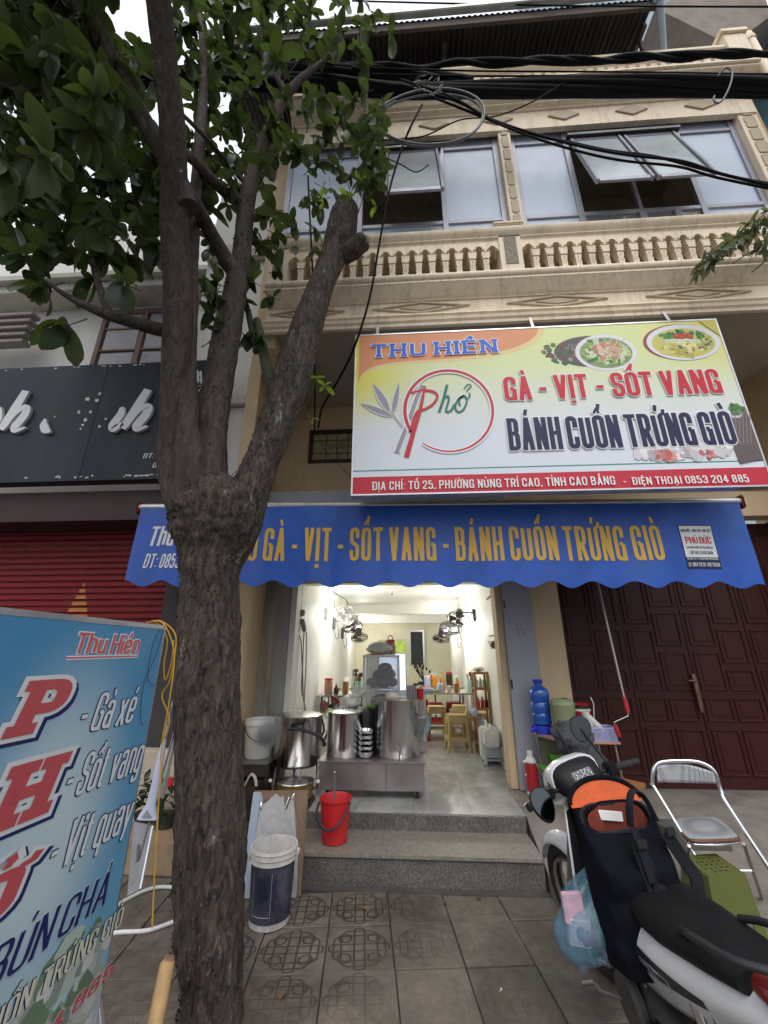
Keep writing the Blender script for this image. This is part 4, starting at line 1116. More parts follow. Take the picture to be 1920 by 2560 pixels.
for s, zf, hf, m, ins, kw in (('MÁI HIÊN - MÁI THẢ- MÁI XẾP', .84, .065, p_navy, .018, dict(wide=.4, stem=.14)), ('PHÚ ĐỨC', .57, .155, p_red, .035, dict(wide=.5, stem=.2, hor=.12, serif=.09)),
                       ('CHUYÊN CUNG CẤP GIA CÔNG BẠT', .455, .05, p_navy, .03, dict(wide=.5, stem=.16)), ('LẮP ĐẶT & SỬA CHỮA', .325, .075, p_navy, .045, dict(wide=.45, stem=.15)),
                       ('ĐC: SN 37, TỔ 7, P. TRÙNG KHÁNH, TỈNH CAO BẰNG', .205, .045, p_white, .015, dict(wide=.5, stem=.16)), ('ĐT: 0964 724 331 - 0912 799 838', .055, .085, p_white, .015, dict(wide=.42, stem=.15))):
    x0 = px0+ins
    t_ = MB(); zz = pz0+Hh*zf
    x, z = (px0+px1)/2, zz; uu = (x-AX0)/(AX1-AX0); vv = (AZT-z)/(AZT-AZB)
    yy = min([AY - .035 - .012*vv*math.sin(u_*31) - .009*vv*math.sin(u_*83+1.3) - .012*noise.noise(Vector((AX0+u_*(AX1-AX0))*Vector((2.3,0,0)) + Vector((0, z*1.5, 0))))*1 for u_ in [uu]]) - .012
    text(t_, s, (x0, 0, zz), (1,0,0), (0,0,1), px1-px0-2*ins, Hh*hf, lift=0, **kw)
    tv = []
    for (vx, vy, vz) in t_.v:
        u_ = (vx-AX0)/(AX1-AX0); w_ = (AZT-vz)/(AZT-AZB)
        yv = AY - .035 - .012*w_*math.sin(u_*31) - .009*w_*math.sin(u_*83+1.3) - .012*noise.noise(Vector((vx*2.3, vz*1.5, 0)))*min(1,w_*3) - .004*noise.noise(Vector((vx*9, vz*3, 4)))
        tv.append((vx, yv-.0048+vy, vz+.01))
    t_.v = tv; t_.build('patch_lettering', m, A, smooth=0, recalc=False)
# crank rod hanging from the awning
cr = thing('crank_handle', 'steel awning crank rod with two red grips in front of the wooden doors', 'crank', (2.0,4.1,1.0))
pA, pB = at(1490,1440,Y=4.35), at(1560,1742,Y=4.20)
mb = MB(); mb.tube([pA, pB], .011, 10); mb.build('rod', m_steel_d, cr, smooth=60)
g1a, g1b = at(1560,1742,Y=4.20), at(1570,1782,Y=4.19); k1 = at(1553,1800,Y=4.15); g2a, g2b = at(1537,1812,Y=4.15), at(1548,1842,Y=4.15)
k1 = at(1535,1806,Y=4.15)
mb = MB(); mb.tube([g1b, at(1570,1790,Y=4.18), k1, g2a], .006, 8); mb.build('crank', m_steel_d, cr, smooth=60)
mb = MB(); mb.tube([g1a, lerp(g1a,g1b,.5), g1b], [.017,.021,.017], 12); mb.build('grip', mat('red_grip', (.45,.02,.03), .4), cr, smooth=60)
mb = MB(); mb.tube([g2a, lerp(g2a,g2b,.5), g2b], [.016,.021,.017], 12); mb.build('grip', mat('red_grip', (.45,.02,.03), .4), cr, smooth=60)

# ------------------------------------------------------------------ neighbour at left: white house, black fascia sign, red roller shutter
N = thing('white_house', 'white neighbouring house at left with dark roller shutter bay', 'house', (-4.5,5,0))
hn = lambda name, fn, m, bevel=0, smooth=0, parent=None: hp(name, fn, m, bevel, smooth, parent or N)
hn('wall', lambda b: b.box(-9,5.0,0,-1.905,5.2,9.0), m_whitewall)
hn('wall', lambda b: b.box(-2.55,4.06,3.4,-1.91,4.99,4.40), m_whitewall)
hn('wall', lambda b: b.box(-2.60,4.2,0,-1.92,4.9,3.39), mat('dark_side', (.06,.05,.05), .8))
hn('ledge', lambda b: (b.box(-2.75,3.99,4.41,-1.90,5.0,4.50), b.box(-2.72,4.02,4.501,-1.905,5.0,4.56)), mat('ledge_paint', (.55,.52,.47), .7, dirt=.3), .008)
hn('upper_wall', lambda b: b.box(-2.9,4.3,4.561,-1.91,4.99,9.0), m_whitewall)
hn('cornice', lambda b: (b.box(-9,4.6,7.1,-2.9,5.0,7.25), b.box(-9,4.5,7.251,-2.9,5.0,7.36), b.box(-2.905,4.2,7.1,-1.95,4.29,7.36)), mat('ledge_paint', (.55,.52,.47), .7), .01)
win = hn('shutter_window', lambda b: (b.box(-4.95,4.93,5.2,-4.87,5.0,7.0), b.box(-4.26,4.93,5.2,-4.18,5.0,7.0), b.box(-3.55,4.93,5.2,-3.47,5.0,7.0), b.box(-4.868,4.93,6.9,-4.262,5.0,7.0), b.box(-4.178,4.93,6.9,-3.552,5.0,7.0)), mat('weathered_wood', (.20,.13,.11), .8, var=.25, stretch=(8,8,1)), .006)
for x0 in (-4.868, -4.178):
    for z0 in (5.25, 5.72, 6.19, 6.62): hn('pane', lambda b: b.box(x0+.035,4.955,z0,x0+.58,4.975,z0+.40), mat('dusty_glass', (.28,.26,.30), .35, var=.15), .0, 0, win)
    hn('glazing_bar', lambda b: [b.box(x0+.001,4.94,z-.03,x0+.604,4.98,z-.002) for z in (5.72,6.19,6.62)], mat('weathered_wood', (.2,.13,.11)), .0, 0, win)
for k in range(5): hn('balcony_slat', lambda b: b.box(-7.4,4.55,6.05+k*.13,-5.75,4.70,6.12+k*.13), mat('grey_brown_slat', (.26,.22,.20), .8), .01)
B_ = thing('fascia_sign', 'black fascia sign of the closed shop with broken white script letters', 'sign', (-4,3.9,3.4))
BY = 3.9
bz0, bz1 = at(300,1199,Y=BY).z, at(300,909,Y=BY).z
bx1 = at(548,1000,Y=BY).x
m_bs = mat('black_sign_sheet', (.018,.024,.038), .5, spec=.25, var=.12, scale=1.5, dirt=.5, dirtcol=(.06,.065,.078), dscale=1.0, stretch=(1,1,.3), bump=.05, bscale=3)
m_bs2 = mat('black_sign_sheet_new', (.013,.018,.030), .5, spec=.25, var=.1, scale=1.5, dirt=.4, dirtcol=(.06,.065,.08), dscale=1.2, stretch=(1,1,.3))
jx = at(225,1050,Y=BY).x; jt, jb = at(272,912,Y=BY).x, at(196,1195,Y=BY).x
mb = MB(); mb.prism([(-7,bz0),(jb,bz0),(jt,bz1),(-7,bz1)], lambda a,b,d: (a,d,b), BY, BY+.06); mb.build('panel', m_bs, B_, smooth=0)
mb = MB(); mb.prism([(jb+.001,bz0),(bx1,bz0),(bx1,bz1),(jt+.001,bz1)], lambda a,b,d: (a,d,b), BY+.003, BY+.06); mb.build('panel', m_bs2, B_, smooth=0)
mb = MB(); mb.box(-7,BY+.061,bz0+.02,bx1-.02,BY+.18,bz1-.02); mb.build('frame', m_rust, B_, smooth=0)
rv = random.Random(5); mb = MB()
for i in range(46):
    x = rv.uniform(-5.1, bx1-.05); z = rv.choice((bz0+.05, bz0+.04, bz1-.03)) + rv.uniform(-.008,.008)
    s_ = rv.uniform(.006,.016); mb.prism(ell(x, z, s_*rv.uniform(1,2.5), s_*.8, 6, 0, .3, rv), lambda a,b,d: (a,d,b), BY-.0015, BY-.0005)
for px_, py_, s_ in ((220,998,.028),(243,1001,.022),(227,1030,.018),(215,1050,.022),(208,1063,.016),(198,1031,.02),(203,1072,.012),(250,985,.02),(249,1067,.016),(265,1048,.014),(138,1042,.012)):
    v = at(px_, py_, Y=BY); mb.prism(ell(v.x, v.z, s_, s_*1.2, 8, .5, .3, rv), lambda a,b,d: (a,d,b), BY-.006, BY-.0005)
mb.build('glue_spots', mat('glue_spot', (.62,.62,.62), .7), B_, smooth=0)
m_let = mat('white_foam_letter', (.72,.73,.76), .5, var=.04)
def script(name, strokes, dep=.035):
    for ln in strokes:
        pts = [at(px_, py_, Y=BY) for px_, py_, w in ln]; ws = [w for *_, w in ln]
        q = smooth_path(pts, 5); wq = [lerp(ws[min(int(i/5), len(ws)-1)], ws[min(int(i/5)+1, len(ws)-1)], (i % 5)/5) for i in range(len(q))]
        Lp, Rp = [], []
        for i, p in enumerate(q):
            t_ = (q[min(i+1,len(q)-1)]-q[max(i-1,0)]).normalized(); nn = Vector((-t_.z,0,t_.x)); Lp.append(p+nn*wq[i]/2); Rp.append(p-nn*wq[i]/2)
        yield Lp, Rp, dep
def script_letter(strokes):
    mb = MB()
    for k, (Lp, Rp, dep) in enumerate(script('', strokes)):
        n_ = len(Lp); base = len(mb.v); e = k*.0008
        for P_, y in ((Lp,BY-dep-e),(Rp,BY-dep-e),(Lp,BY-.001),(Rp,BY-.001)):
            for p in P_: mb.v.append((p.x, y, p.z))
        for i in range(n_-1):
            mb.face([base+i,base+i+1,base+n_+i+1,base+n_+i]); mb.face([base+2*n_+i,base+i,base+i+1,base+2*n_+i+1][::-1]); mb.face([base+n_+i,base+n_+i+1,base+3*n_+i+1,base+3*n_+i])
        mb.face([base,base+n_,base+3*n_,base+2*n_]); mb.face([base+n_-1,base+2*n_-1,base+4*n_-1,base+3*n_-1])
    mb.build('script_letter', m_let, B_, smooth=0)
script_letter([[(8,1022,.02),(2,1050,.10),(-14,1078,.10),(-20,1080,.05)]])
hs = lambda dx, dy=0: [[(71+dx,981+dy,.10),(48+dx,1018+dy,.115),(22+dx,1058+dy,.11),(8+dx,1078+dy,.08)], [(20+dx,1072+dy,.03),(42+dx,1042+dy,.04),(62+dx,1024+dy,.07),(72+dx,1026+dy,.10),(66+dx,1044+dy,.11),(44+dx,1070+dy,.11),(46+dx,1080+dy,.06),(70+dx,1072+dy,.02)]]
script_letter(hs(0))
script_letter(hs(303,-3))
script_letter([[(310,1022,.05),(306,1040,.10),(288,1065,.11),(290,1075,.09),(312,1062,.05)]])
script_letter([[(119,1050,.015),(115,1065,.09),(120,1078,.10),(132,1083,.02)]])
script_letter([[(496,930,.02),(490,945,.09),(499,958,.03)]]); 
def btext(s, p0, p1, yt, yb, **k):
    a, b = at(*p0, Y=BY-.002), at(*p1, Y=BY-.002); zt2, zb2 = at(p0[0], yt, Y=BY).z, at(p0[0], yb, Y=BY).z
    mb = MB(); text(mb, s, (a.x,BY-.001,zb2), (1,0,0), (0,0,1), b.x-a.x, zt2-zb2, **k); mb.build('lettering', m_let, B_, smooth=0, recalc=False)
btext('A', (488,950), (508,950), 929, 960, wide=.5, stem=.16, hor=.1)
btext('Fashion', (404,978), (516,978), 962, 984, wide=.5, stem=.10, hor=.06, shear=.5, space=.05)
btext('ĐT: 0945 331', (358,1140), (470,1140), 1134, 1146, wide=.36, stem=.14, shear=.2)
btext('0912 404', (381,1165), (460,1165), 1157, 1170, wide=.36, stem=.14, shear=.2)
hn('recess_fill', lambda b: (b.box(-7,4.05,3.0,-2.56,4.85,3.35)), mat('dark_maroon', (.035,.012,.012), .6, var=.2))  # solid block in place of the black recess, its shade put into the colour
SH = thing('roller_shutter', 'closed red roller shutter with a painted yellow star at left', 'shutter', (-4.5,4.5,0))
m_shut = mat('shutter_red', (.21,.014,.018), .5, spec=.25, var=.1, scale=3, dirt=.35, dirtcol=(.12,.02,.02), dscale=1.5)
nb = MB(); hgt_ = .072
nb.prism([(-.0,0),(-.014,.012),(-.014,.052),(-.0,.062),(.004,.066),(.004,0)], lambda a,z,d: (d,a,z), -2.2, 2.2)
slat_me = nb.mesh('slat', m_shut, smooth=25)
for k in range(42):
    if .10+k*hgt_ < 3.0: place(SH, slat_me, (-4.85,4.5,.10+k*hgt_), name='slat')
# star painted on the slats, following every slat face
sc_ = at(165,1640,Y=4.48); sr = at(165,1455,Y=4.48).z - sc_.z
star = [(sc_.x+(sr if i%2==0 else sr*.40)*math.cos(PI/2+i*PI/5), sc_.z+(sr if i%2==0 else sr*.40)*math.sin(PI/2+i*PI/5)) for i in range(10)]
def clip(poly, z0, z1):
    for sgn, lim in ((1,z0),(-1,z1)):
        out = []
        for i in range(len(poly)):
            a, b = poly[i-1], poly[i]; ia, ib = (a[1]-lim)*sgn >= 0, (b[1]-lim)*sgn >= 0
            if ia != ib: t_ = (lim-a[1])/(b[1]-a[1]); out.append((a[0]+(b[0]-a[0])*t_, lim))
            if ib: out.append(b)
        poly = out
        if len(poly) < 3: return []
    return poly
mb = MB()
tri = [[(sc_.x, sc_.z), star[i], star[(i+1)%10]] for i in range(10)]
for k in range(42):
    z0 = .10+k*hgt_
    for tr in tri:
        q = clip(tr, z0+.012, z0+.052)
        if q: mb.add([(a, 4.4845, b) for a, b in q], [tuple(range(len(q)))])
mb.build('painted_star', mat('star_paint', (.50,.19,.03), .5, var=.1), SH, smooth=0)

# ------------------------------------------------------------------ light-box banner standing at left, seen almost edge on to the shopfront
Bn = thing('banner_stand', 'tall blue standing sign board with red letters beside the tree trunk', 'sign', (-1.2,1.95,0))
far = Vector((-1.205, 2.00, 0)); dirn = Vector((-math.sin(R(2.6)), -math.cos(R(2.6)), 0))
W_ = .86; zt2, zb2 = 1.712, .12
uxb = -dirn; near = far + dirn*W_
nrm = uxb.cross(Vector((0,0,1)))       # faces the pavement (+X side)
def bp(u, z, e=0): return near + uxb*u + Vector((0,0,z)) + nrm*e
def bmat():
    m = bpy.data.materials.new('banner_print'); m.use_nodes = True; nt = m.node_tree; n = nt.nodes; p = n['Principled BSDF']
    tc = n.new('ShaderNodeTexCoord'); s = n.new('ShaderNodeSeparateXYZ'); lk(nt, tc.outputs['Object'], s.inputs[0])
    # object y runs with the board, z up
    def gl(cy, cz, ry, rz):
        v = n.new('ShaderNodeVectorMath'); v.operation = 'SUBTRACT'; v.inputs[1].default_value = (0, cy, cz); lk(nt, tc.outputs['Object'], v.inputs[0])
        w = n.new('ShaderNodeVectorMath'); w.operation = 'MULTIPLY'; w.inputs[1].default_value = (0, 1/ry, 1/rz); lk(nt, v.outputs[0], w.inputs[0])
        l = n.new('ShaderNodeVectorMath'); l.operation = 'LENGTH'; lk(nt, w.outputs[0], l.inputs[0])
        r = n.new('ShaderNodeMapRange'); r.interpolation_type = 'SMOOTHSTEP'; r.inputs[1].default_value = 1.0; r.inputs[2].default_value = .15; lk(nt, l.outputs['Value'], r.inputs[0]); return r.outputs[0]
    base = n.new('ShaderNodeMapRange'); base.inputs[1].default_value = .2; base.inputs[2].default_value = 1.7; lk(nt, s.outputs[2], base.inputs[0])
    mx = n.new('ShaderNodeMixRGB'); mx.inputs[1].default_value = (.15,.37,.52,1); mx.inputs[2].default_value = (.065,.25,.46,1); lk(nt, base.outputs[0], mx.inputs[0])
    o = mx.outputs[0]
    for cfg, col in (((-.40,1.02,.42,.75),(.50,.62,.66,1)),((-.30,.35,.5,.4),(.45,.58,.62,1)),((-.1,.12,.5,.32),(.62,.42,.30,1))):
        k = n.new('ShaderNodeMixRGB'); k.inputs[2].default_value = col; lk(nt, gl(*cfg), k.inputs[0]); lk(nt, o, k.inputs[1]); o = k.outputs[0]
    lk(nt, o, p.inputs['Base Color']); p.inputs['Roughness'].default_value = .35
    return m
mb = MB()
c = [bp(0,zb2), bp(W_,zb2), bp(W_,zt2), bp(0,zt2)]
mb.add([v+nrm*0 for v in c]+[v-nrm*.05 for v in c], [(0,1,2,3),(7,6,5,4),(0,4,5,1),(1,5,6,2),(2,6,7,3),(3,7,4,0)])
mb.build('print', bmat(), Bn, smooth=0)
def rail(a, b, w=.022):
    r = MB(); r.bar(a, b, w, w); r.build('frame_rail', m_alu, Bn, bevel=.003, segs=1, smooth=0)
rail(bp(-.012,zb2-.012,-.02), bp(-.012,zt2+.012,-.02), .03); rail(bp(W_+.012,zb2-.012,-.02), bp(W_+.012,zt2+.012,-.02), .024)
rail(bp(.005,zt2+.012,-.012), bp(W_-.005,zt2+.012,-.012), .024); rail(bp(.005,zb2-.012,-.02), bp(W_-.005,zb2-.012,-.02), .024)
for u in (-.012, W_+.012):
    for s_ in (-1, 1):
        r = MB(); r.bar(bp(u,.35,-.02), bp(u+0,0.0,-.02) + nrm*s_*.16, .02, .02); r.build('leg', m_alu, Bn, bevel=.002, segs=1, smooth=0)
# torn paper edge of the reverse side and loose cable ties
tr_ = MB(); rt2 = random.Random(9)
zz = zb2+.4
while zz < zt2-.15:
    h_ = rt2.uniform(.03,.09); w2 = rt2.uniform(.006,.03)
    a, b = bp(W_+.024, zz, -.03), bp(W_+.024, zz+h_, -.03)
    tr_.add([a, b, b+uxb*w2*.4, (a+b)/2+uxb*w2], [(0,1,2,3)]); zz += h_
tr_.build('torn_edge', mat('torn_vinyl', (.55,.56,.58), .6), Bn, smooth=0)
def onb(px, py):
    d = at(px, py, Y=1.0) - Vector((0,0,EYE)); o = Vector((0,0,EYE)); t_ = (near-o).dot(nrm)/d.dot(nrm); q = o+d*t_ - near
    return q.dot(uxb), q.z
def btxt(name, s, p0, p1, h, m, outline=None, fat=.05, zfix=None, **k):
    u0, z0 = onb(*p0); u1, z1 = onb(*p1); z = (z0+z1)/2 if zfix is None else zfix
    if outline:
        o = MB(); text(o, s, bp(u0,z), uxb, (0,0,1), u1-u0, h, lift=.001, fat=fat, **k); o.build(name+'_outline', outline, Bn, smooth=0, recalc=False)
    o = MB(); text(o, s, bp(u0,z), uxb, (0,0,1), u1-u0, h, lift=.0032, **k); o.build(name, m, Bn, smooth=0, recalc=False)

u0, z0 = onb(165,1645); u1, z1 = onb(345,1640)
btxt('name_lettering', 'Thu Hiền', (180,1636), (343,1632), .075, p_pink, p_white, fat=.05, wide=.46, stem=.17, hor=.13, shear=.12, space=.05)
mb = MB()
for e, w, mi in ((.001,.007,1),(.0018,.003,0)):
    mb.m = mi; mb.add([bp(u0,z0-w,e), bp(u1,z1-w,e), bp(u1,z1+w,e), bp(u0,z0+w,e)], [(0,1,2,3)])
mb.build('underline', [p_pink, p_white], Bn, smooth=0)
p_bw = flat('banner_white', (.66,.68,.70)); p_bred = flat('banner_red', (.50,.085,.095)); p_bnavy = flat('banner_navy', (.012,.02,.12)); p_cream2 = flat('banner_cream', (.62,.60,.46))
def row(name, s, pl, pr, ptop, m, outline=None, fat=.04, **k):
    u0, z0 = onb(*pl); u1, z1 = onb(*pr); z = (z0+z1)/2; zt3 = onb(*ptop)[1]
    h = zt3 - z
    if outline:
        o = MB(); text(o, s, bp(u0,z), uxb, (0,0,1), u1-u0, h, lift=.001, fat=fat, **k); o.build(name+'_outline', outline, Bn, smooth=0, recalc=False)
    o = MB(); text(o, s, bp(u0,z), uxb, (0,0,1), u1-u0, h, lift=.0032, **k); o.build(name, m, Bn, smooth=0, recalc=False)
row('menu_lettering', '- Gà xé', (186,1838), (326,1806), (240,1733), p_bw, p_bnavy, .028, wide=.34, stem=.13, hor=.10, shear=.18, space=.07)
row('menu_lettering', '- Sốt vang', (148,2010), (344,1926), (224,1880), p_bw, p_bnavy, .028, wide=.34, stem=.13, hor=.10, shear=.18, space=.07)
row('menu_lettering', '- Vịt quay', (108,2188), (316,2078), (180,2052), p_bw, p_bnavy, .028, wide=.34, stem=.13, hor=.10, shear=.18, space=.07)
row('menu_lettering', 'BÚN CHẢ', (-60,2500), (258,2262), (180,2240), p_bnavy, p_bw, .02, wide=.55, stem=.18, hor=.10, shear=.25, space=.10, serif=.10)
row('menu_lettering', 'BÁNH CUỐN TRỨNG GIÒ', (-330,2790), (292,2360), (200,2352), p_cream2, p_bnavy, .03, wide=.32, stem=.12, hor=.10, shear=.1, space=.09)
row('phone_lettering', '0853 204 885', (-300,2960), (270,2475), (200,2480), p_bred, p_bw, .02, wide=.42, stem=.16, hor=.12, shear=.22, space=.11)
# the big letters P H Ở: fat italic slabs with pale outline and navy shade
def big(s, pl, pr, ptop, hfix=None, **k):
    u0, z0 = onb(*pl); u1 = onb(*pr)[0]; zt3 = onb(*ptop)[1]; h = hfix or zt3-z0
    for name, m, e, fat, du, dz in (('letter_shade', p_bnavy, .0006, .085, .016, -.012), ('letter_outline', p_bw, .0026, .085, 0, 0), ('letter', p_bred, .0046, .0, 0, 0)):
        o = MB(); text(o, s, bp(u0+du, z0+dz), uxb, (0,0,1), u1-u0, h, lift=e, fat=fat, wide=.52, stem=.27, hor=.20, serif=.24, shear=.28, **k); o.build(name, m, Bn, smooth=0, recalc=False)
big('P', (16,1846), (128,1846), (100,1700))
big('H', (-40,2095), (100,2040), (80,1903))
big('Ở', (-130,2370), (18,2290), (0,2185))
# parsley photo behind the lower lines
pc = MB(); rp = random.Random(21)
for i in range(130):
    a, r = rp.uniform(0, 2*PI), math.sqrt(rp.random()); u, z = .66+.22*r*math.cos(a), .46+.20*r*math.sin(a)+(.1 if a < PI else 0)*0
    sz = rp.uniform(.015,.04); v = rp.uniform(.7,1.2); col = rp.choice([(.35,.42,.36),(.12,.2,.12),(.42,.46,.42),(.25,.30,.26),(.5,.52,.5)]); pc.c = tuple(q*v for q in col)
    pts = ell(u, z, sz*1.4, sz, 7, rp.random()*3, .25, rp); pc.add([bp(min(W_-.002,max(0,p[0])), p[1], .0003+.00001*i*.3) for p in pts], [tuple(range(len(pts)))])
pc.build('printed_picture', m_print, Bn, smooth=0, recalc=False)
# yellow wire looped over the frame
wr = thing('yellow_wire', 'thin yellow electric wire looped over the corner of the blue standing sign', 'wire', (-1.2,2.02,0))
m_yw = mat('yellow_wire', (.55,.30,.03), .5)
for k, pts in enumerate(([(380,1553),(405,1556),(425,1590),(436,1640),(428,1720),(415,1800),(405,1860),(398,1980),(388,2150),(380,2320)],
                         [(372,1556),(400,1552),(432,1575),(440,1610),(425,1700),(405,1740),(424,1800),(405,1860)],
                         [(366,1556),(396,1560),(418,1600),(410,1660),(414,1700),(430,1650),(434,1600)])):
    mb = MB(); mb.tube(smooth_path([at(x, y, Y=2.03+.01*k) for x, y in pts], 6), .0035, 6); mb.build('strand', m_yw, wr, smooth=60)
mb = MB(); mb.tube(smooth_path([bp(W_-.14+a, z, .006) for a, z in ((.12,1.72),(.10,1.60),(.05,1.48),(.06,1.36),(.09,1.30))], 6), .0012, 5); mb.build('dark_strand', m_black, wr, smooth=60)
mb = MB(); mb.tube(smooth_path([bp(W_-.10+a, z, .006) for a, z in ((.05,1.72),(.02,1.62),(.03,1.50),(.09,1.46),(.11,1.52))], 6), .0012, 5); mb.build('dark_strand', m_black, wr, smooth=60)
# ------------------------------------------------------------------ street tree in front of the shop
def bark_mat(name, c0, c1, spots, bump, sc=1.0):
    m = bpy.data.materials.new(name); m.use_nodes = True; nt = m.node_tree; n = nt.nodes; p = n['Principled BSDF']
    tc = n.new('ShaderNodeTexCoord'); mp = n.new('ShaderNodeMapping'); mp.inputs['Scale'].default_value = (1,1,.30); lk(nt, tc.outputs['Object'], mp.inputs[0])
    a = n.new('ShaderNodeTexNoise'); a.inputs['Scale'].default_value = 26*sc; a.inputs['Detail'].default_value = 10; a.inputs['Roughness'].default_value = .72; a.inputs['Distortion'].default_value = 1.2; lk(nt, mp.outputs[0], a.inputs[0])
    v = n.new('ShaderNodeTexVoronoi'); v.inputs['Scale'].default_value = 30*sc; v.feature = 'F1'; lk(nt, mp.outputs[0], v.inputs[0])
    cr = n.new('ShaderNodeValToRGB'); e = cr.color_ramp.elements; e[0].position = .36; e[0].color = (*c0,1); e[1].position = .66; e[1].color = (*c1,1); lk(nt, a.outputs[0], cr.inputs[0])
    s = n.new('ShaderNodeTexNoise'); s.inputs['Scale'].default_value = 9; s.inputs['Detail'].default_value = 8; s.inputs['Roughness'].default_value = .8; lk(nt, mp.outputs[0], s.inputs[0])
    r = n.new('ShaderNodeMapRange'); r.inputs[1].default_value = .60; r.inputs[2].default_value = .66; r.inputs[4].default_value = spots; lk(nt, s.outputs[0], r.inputs[0])
    mx = n.new('ShaderNodeMixRGB'); mx.inputs[2].default_value = (.30,.28,.25,1); lk(nt, r.outputs[0], mx.inputs[0]); lk(nt, cr.outputs[0], mx.inputs[1]); lk(nt, mx.outputs[0], p.inputs['Base Color'])
    ad = n.new('ShaderNodeMath'); ad.operation = 'ADD'; lk(nt, a.outputs[0], ad.inputs[0]); lk(nt, v.outputs['Distance'], ad.inputs[1])
    b = n.new('ShaderNodeBump'); b.inputs['Strength'].default_value = bump; b.inputs['Distance'].default_value = .02; lk(nt, ad.outputs[0], b.inputs['Height']); lk(nt, b.outputs[0], p.inputs['Normal'])
    p.inputs['Roughness'].default_value = .85; p.inputs['Specular IOR Level'].default_value = .25
    return m
m_bark = bark_mat('rough_bark', (.016,.012,.010), (.135,.105,.088), 1.0, .9)
m_bark2 = bark_mat('smooth_bark', (.036,.027,.024), (.105,.078,.066), .25, .45, .8)
TR = thing('street_tree', 'dark rough barked street tree with forked trunk standing in the pavement before the shop', 'tree', (-.95,2.46,0))
def axd(p): return (p - Vector((0,0,EYE))).dot(_fw)
def limb(name, keys, m, parent=None, bump=.06, n=20, seed=0, taper=True, lump=None, dens=.03, cap=True):
    pts, rs = [], []
    for k in keys:
        if len(k) == 4 and k[3] == 'w': pass
        px, py, Y, w = k; v = at(px, py, Y=Y); pts.append(v); rs.append(w*.44*axd(v)/F_PX)
    return limb3(name, pts, rs, m, parent, bump, n, seed, lump, dens)
def limb3(name, pts, rs, m, parent=None, bump=.06, n=20, seed=0, lump=None, dens=.03):
    total = sum((b-a).length for a, b in zip(pts, pts[1:])); per = max(2, int(total/dens/max(1,len(pts)-1)))
    q = smooth_path(pts, per); rq = []
    for i in range(len(q)):
        f = min(i/per, len(rs)-1.0001); a = int(f); t = f-a; t = t*t*(3-2*t); rq.append(lerp(rs[a], rs[min(a+1,len(rs)-1)], t))
    mb = MB(); up = None; base = 0
    for i, p in enumerate(q):
        t = (q[min(i+1,len(q)-1)]-q[max(i-1,0)]).normalized()
        if up is None: up = t.orthogonal().normalized()
        up = (up - t*up.dot(t)).normalized(); sd = t.cross(up)
        for j in range(n):
            a = 2*PI*j/n; d = up*math.cos(a)+sd*math.sin(a); r = rq[i]
            s = p + d*r
            k = noise.noise(Vector((s.x*5, s.y*5, s.z*2.2+seed)))*bump*1.6 + noise.noise(Vector((s.x*22, s.y*22, s.z*8+seed)))*bump*.8 + noise.noise(Vector((s.x*60, s.y*60, s.z*26+seed)))*bump*.55
            kk = r*(1+k)
            if lump:
                for (lp, lr, la) in lump: kk += la*math.exp(-((s-lp).length/lr)**2)
            mb.v.append(tuple(p + d*kk))
    for i in range(len(q)-1):
        for j in range(n):
            j2 = (j+1) % n; mb.face([i*n+j, i*n+j2, (i+1)*n+j2, (i+1)*n+j])
    mb.face(list(range(n))[::-1]); mb.face([(len(q)-1)*n+j for j in range(n)])
    return mb.build(name, m, parent or TR, smooth=60), q, rq
tb = Vector((-.955,2.465,-.05))
tp = [tb, Vector((-.955,2.465,.12))]
tw = [.150,.130]
for px, py, w in ((522,2300,162),(524,2000,159),(524,1700,150),(526,1500,140),(530,1400,150),(540,1330,196),(542,1270,214)):
    v = at(px, py, Y=2.46); tp.append(v); tw.append(w/2*axd(v)/F_PX)
v = at(515,1200,Y=2.46); tp.append(v); tw.append(.12)
L_ = [(at(432,1300,Y=2.4), .08, .02), (at(640,1300,Y=2.4), .07, .010), (at(520,1290,Y=2.3), .12, .03), (at(470,1420,Y=2.3), .05, .012), (at(560,1600,Y=2.3), .05, .01)]
trunk, tq, tr_q = limb3('trunk', tp, tw, m_bark, bump=.085, n=64, seed=3, lump=L_, dens=.016)
lim = []
lim.append(limb('limb', [(484,1310,2.42,110),(436,1180,2.38,84),(432,1050,2.30,68),(440,900,2.2,76),(446,750,2.08,78),(438,600,1.95,74),(434,450,1.78,72),(430,300,1.6,68),(410,130,1.4,66),(396,0,1.25,66),(380,-140,1.1,66)], m_bark2, bump=.05, n=28, seed=5, lump=[(at(400,1085,Y=2.2),.05,.03),(at(468,825,Y=2.0),.03,.014),(at(458,690,Y=1.95),.03,.008)]))
lim.append(limb('limb', [(480,1300,2.40,120),(478,1180,2.36,100),(468,1050,2.30,58),(470,900,2.26,46),(474,760,2.22,42),(480,640,2.2,36),(488,500,2.2,30),(500,350,2.2,30),(510,180,2.2,22),(500,40,2.2,14)], m_bark2, bump=.07, n=20, seed=9))
lim.append(limb('limb', [(535,1310,2.44,130),(525,1180,2.44,98),(530,1060,2.46,84),(548,940,2.48,78),(568,830,2.5,72),(588,730,2.53,62),(603,640,2.55,52),(614,540,2.57,46),(628,450,2.6,42),(655,370,2.62,33),(690,285,2.65,30),(735,215,2.68,22),(800,160,2.72,13),(840,130,2.75,7)], m_bark2, bump=.07, n=22, seed=12, lump=[(at(563,930,Y=2.4),.03,.012)]))
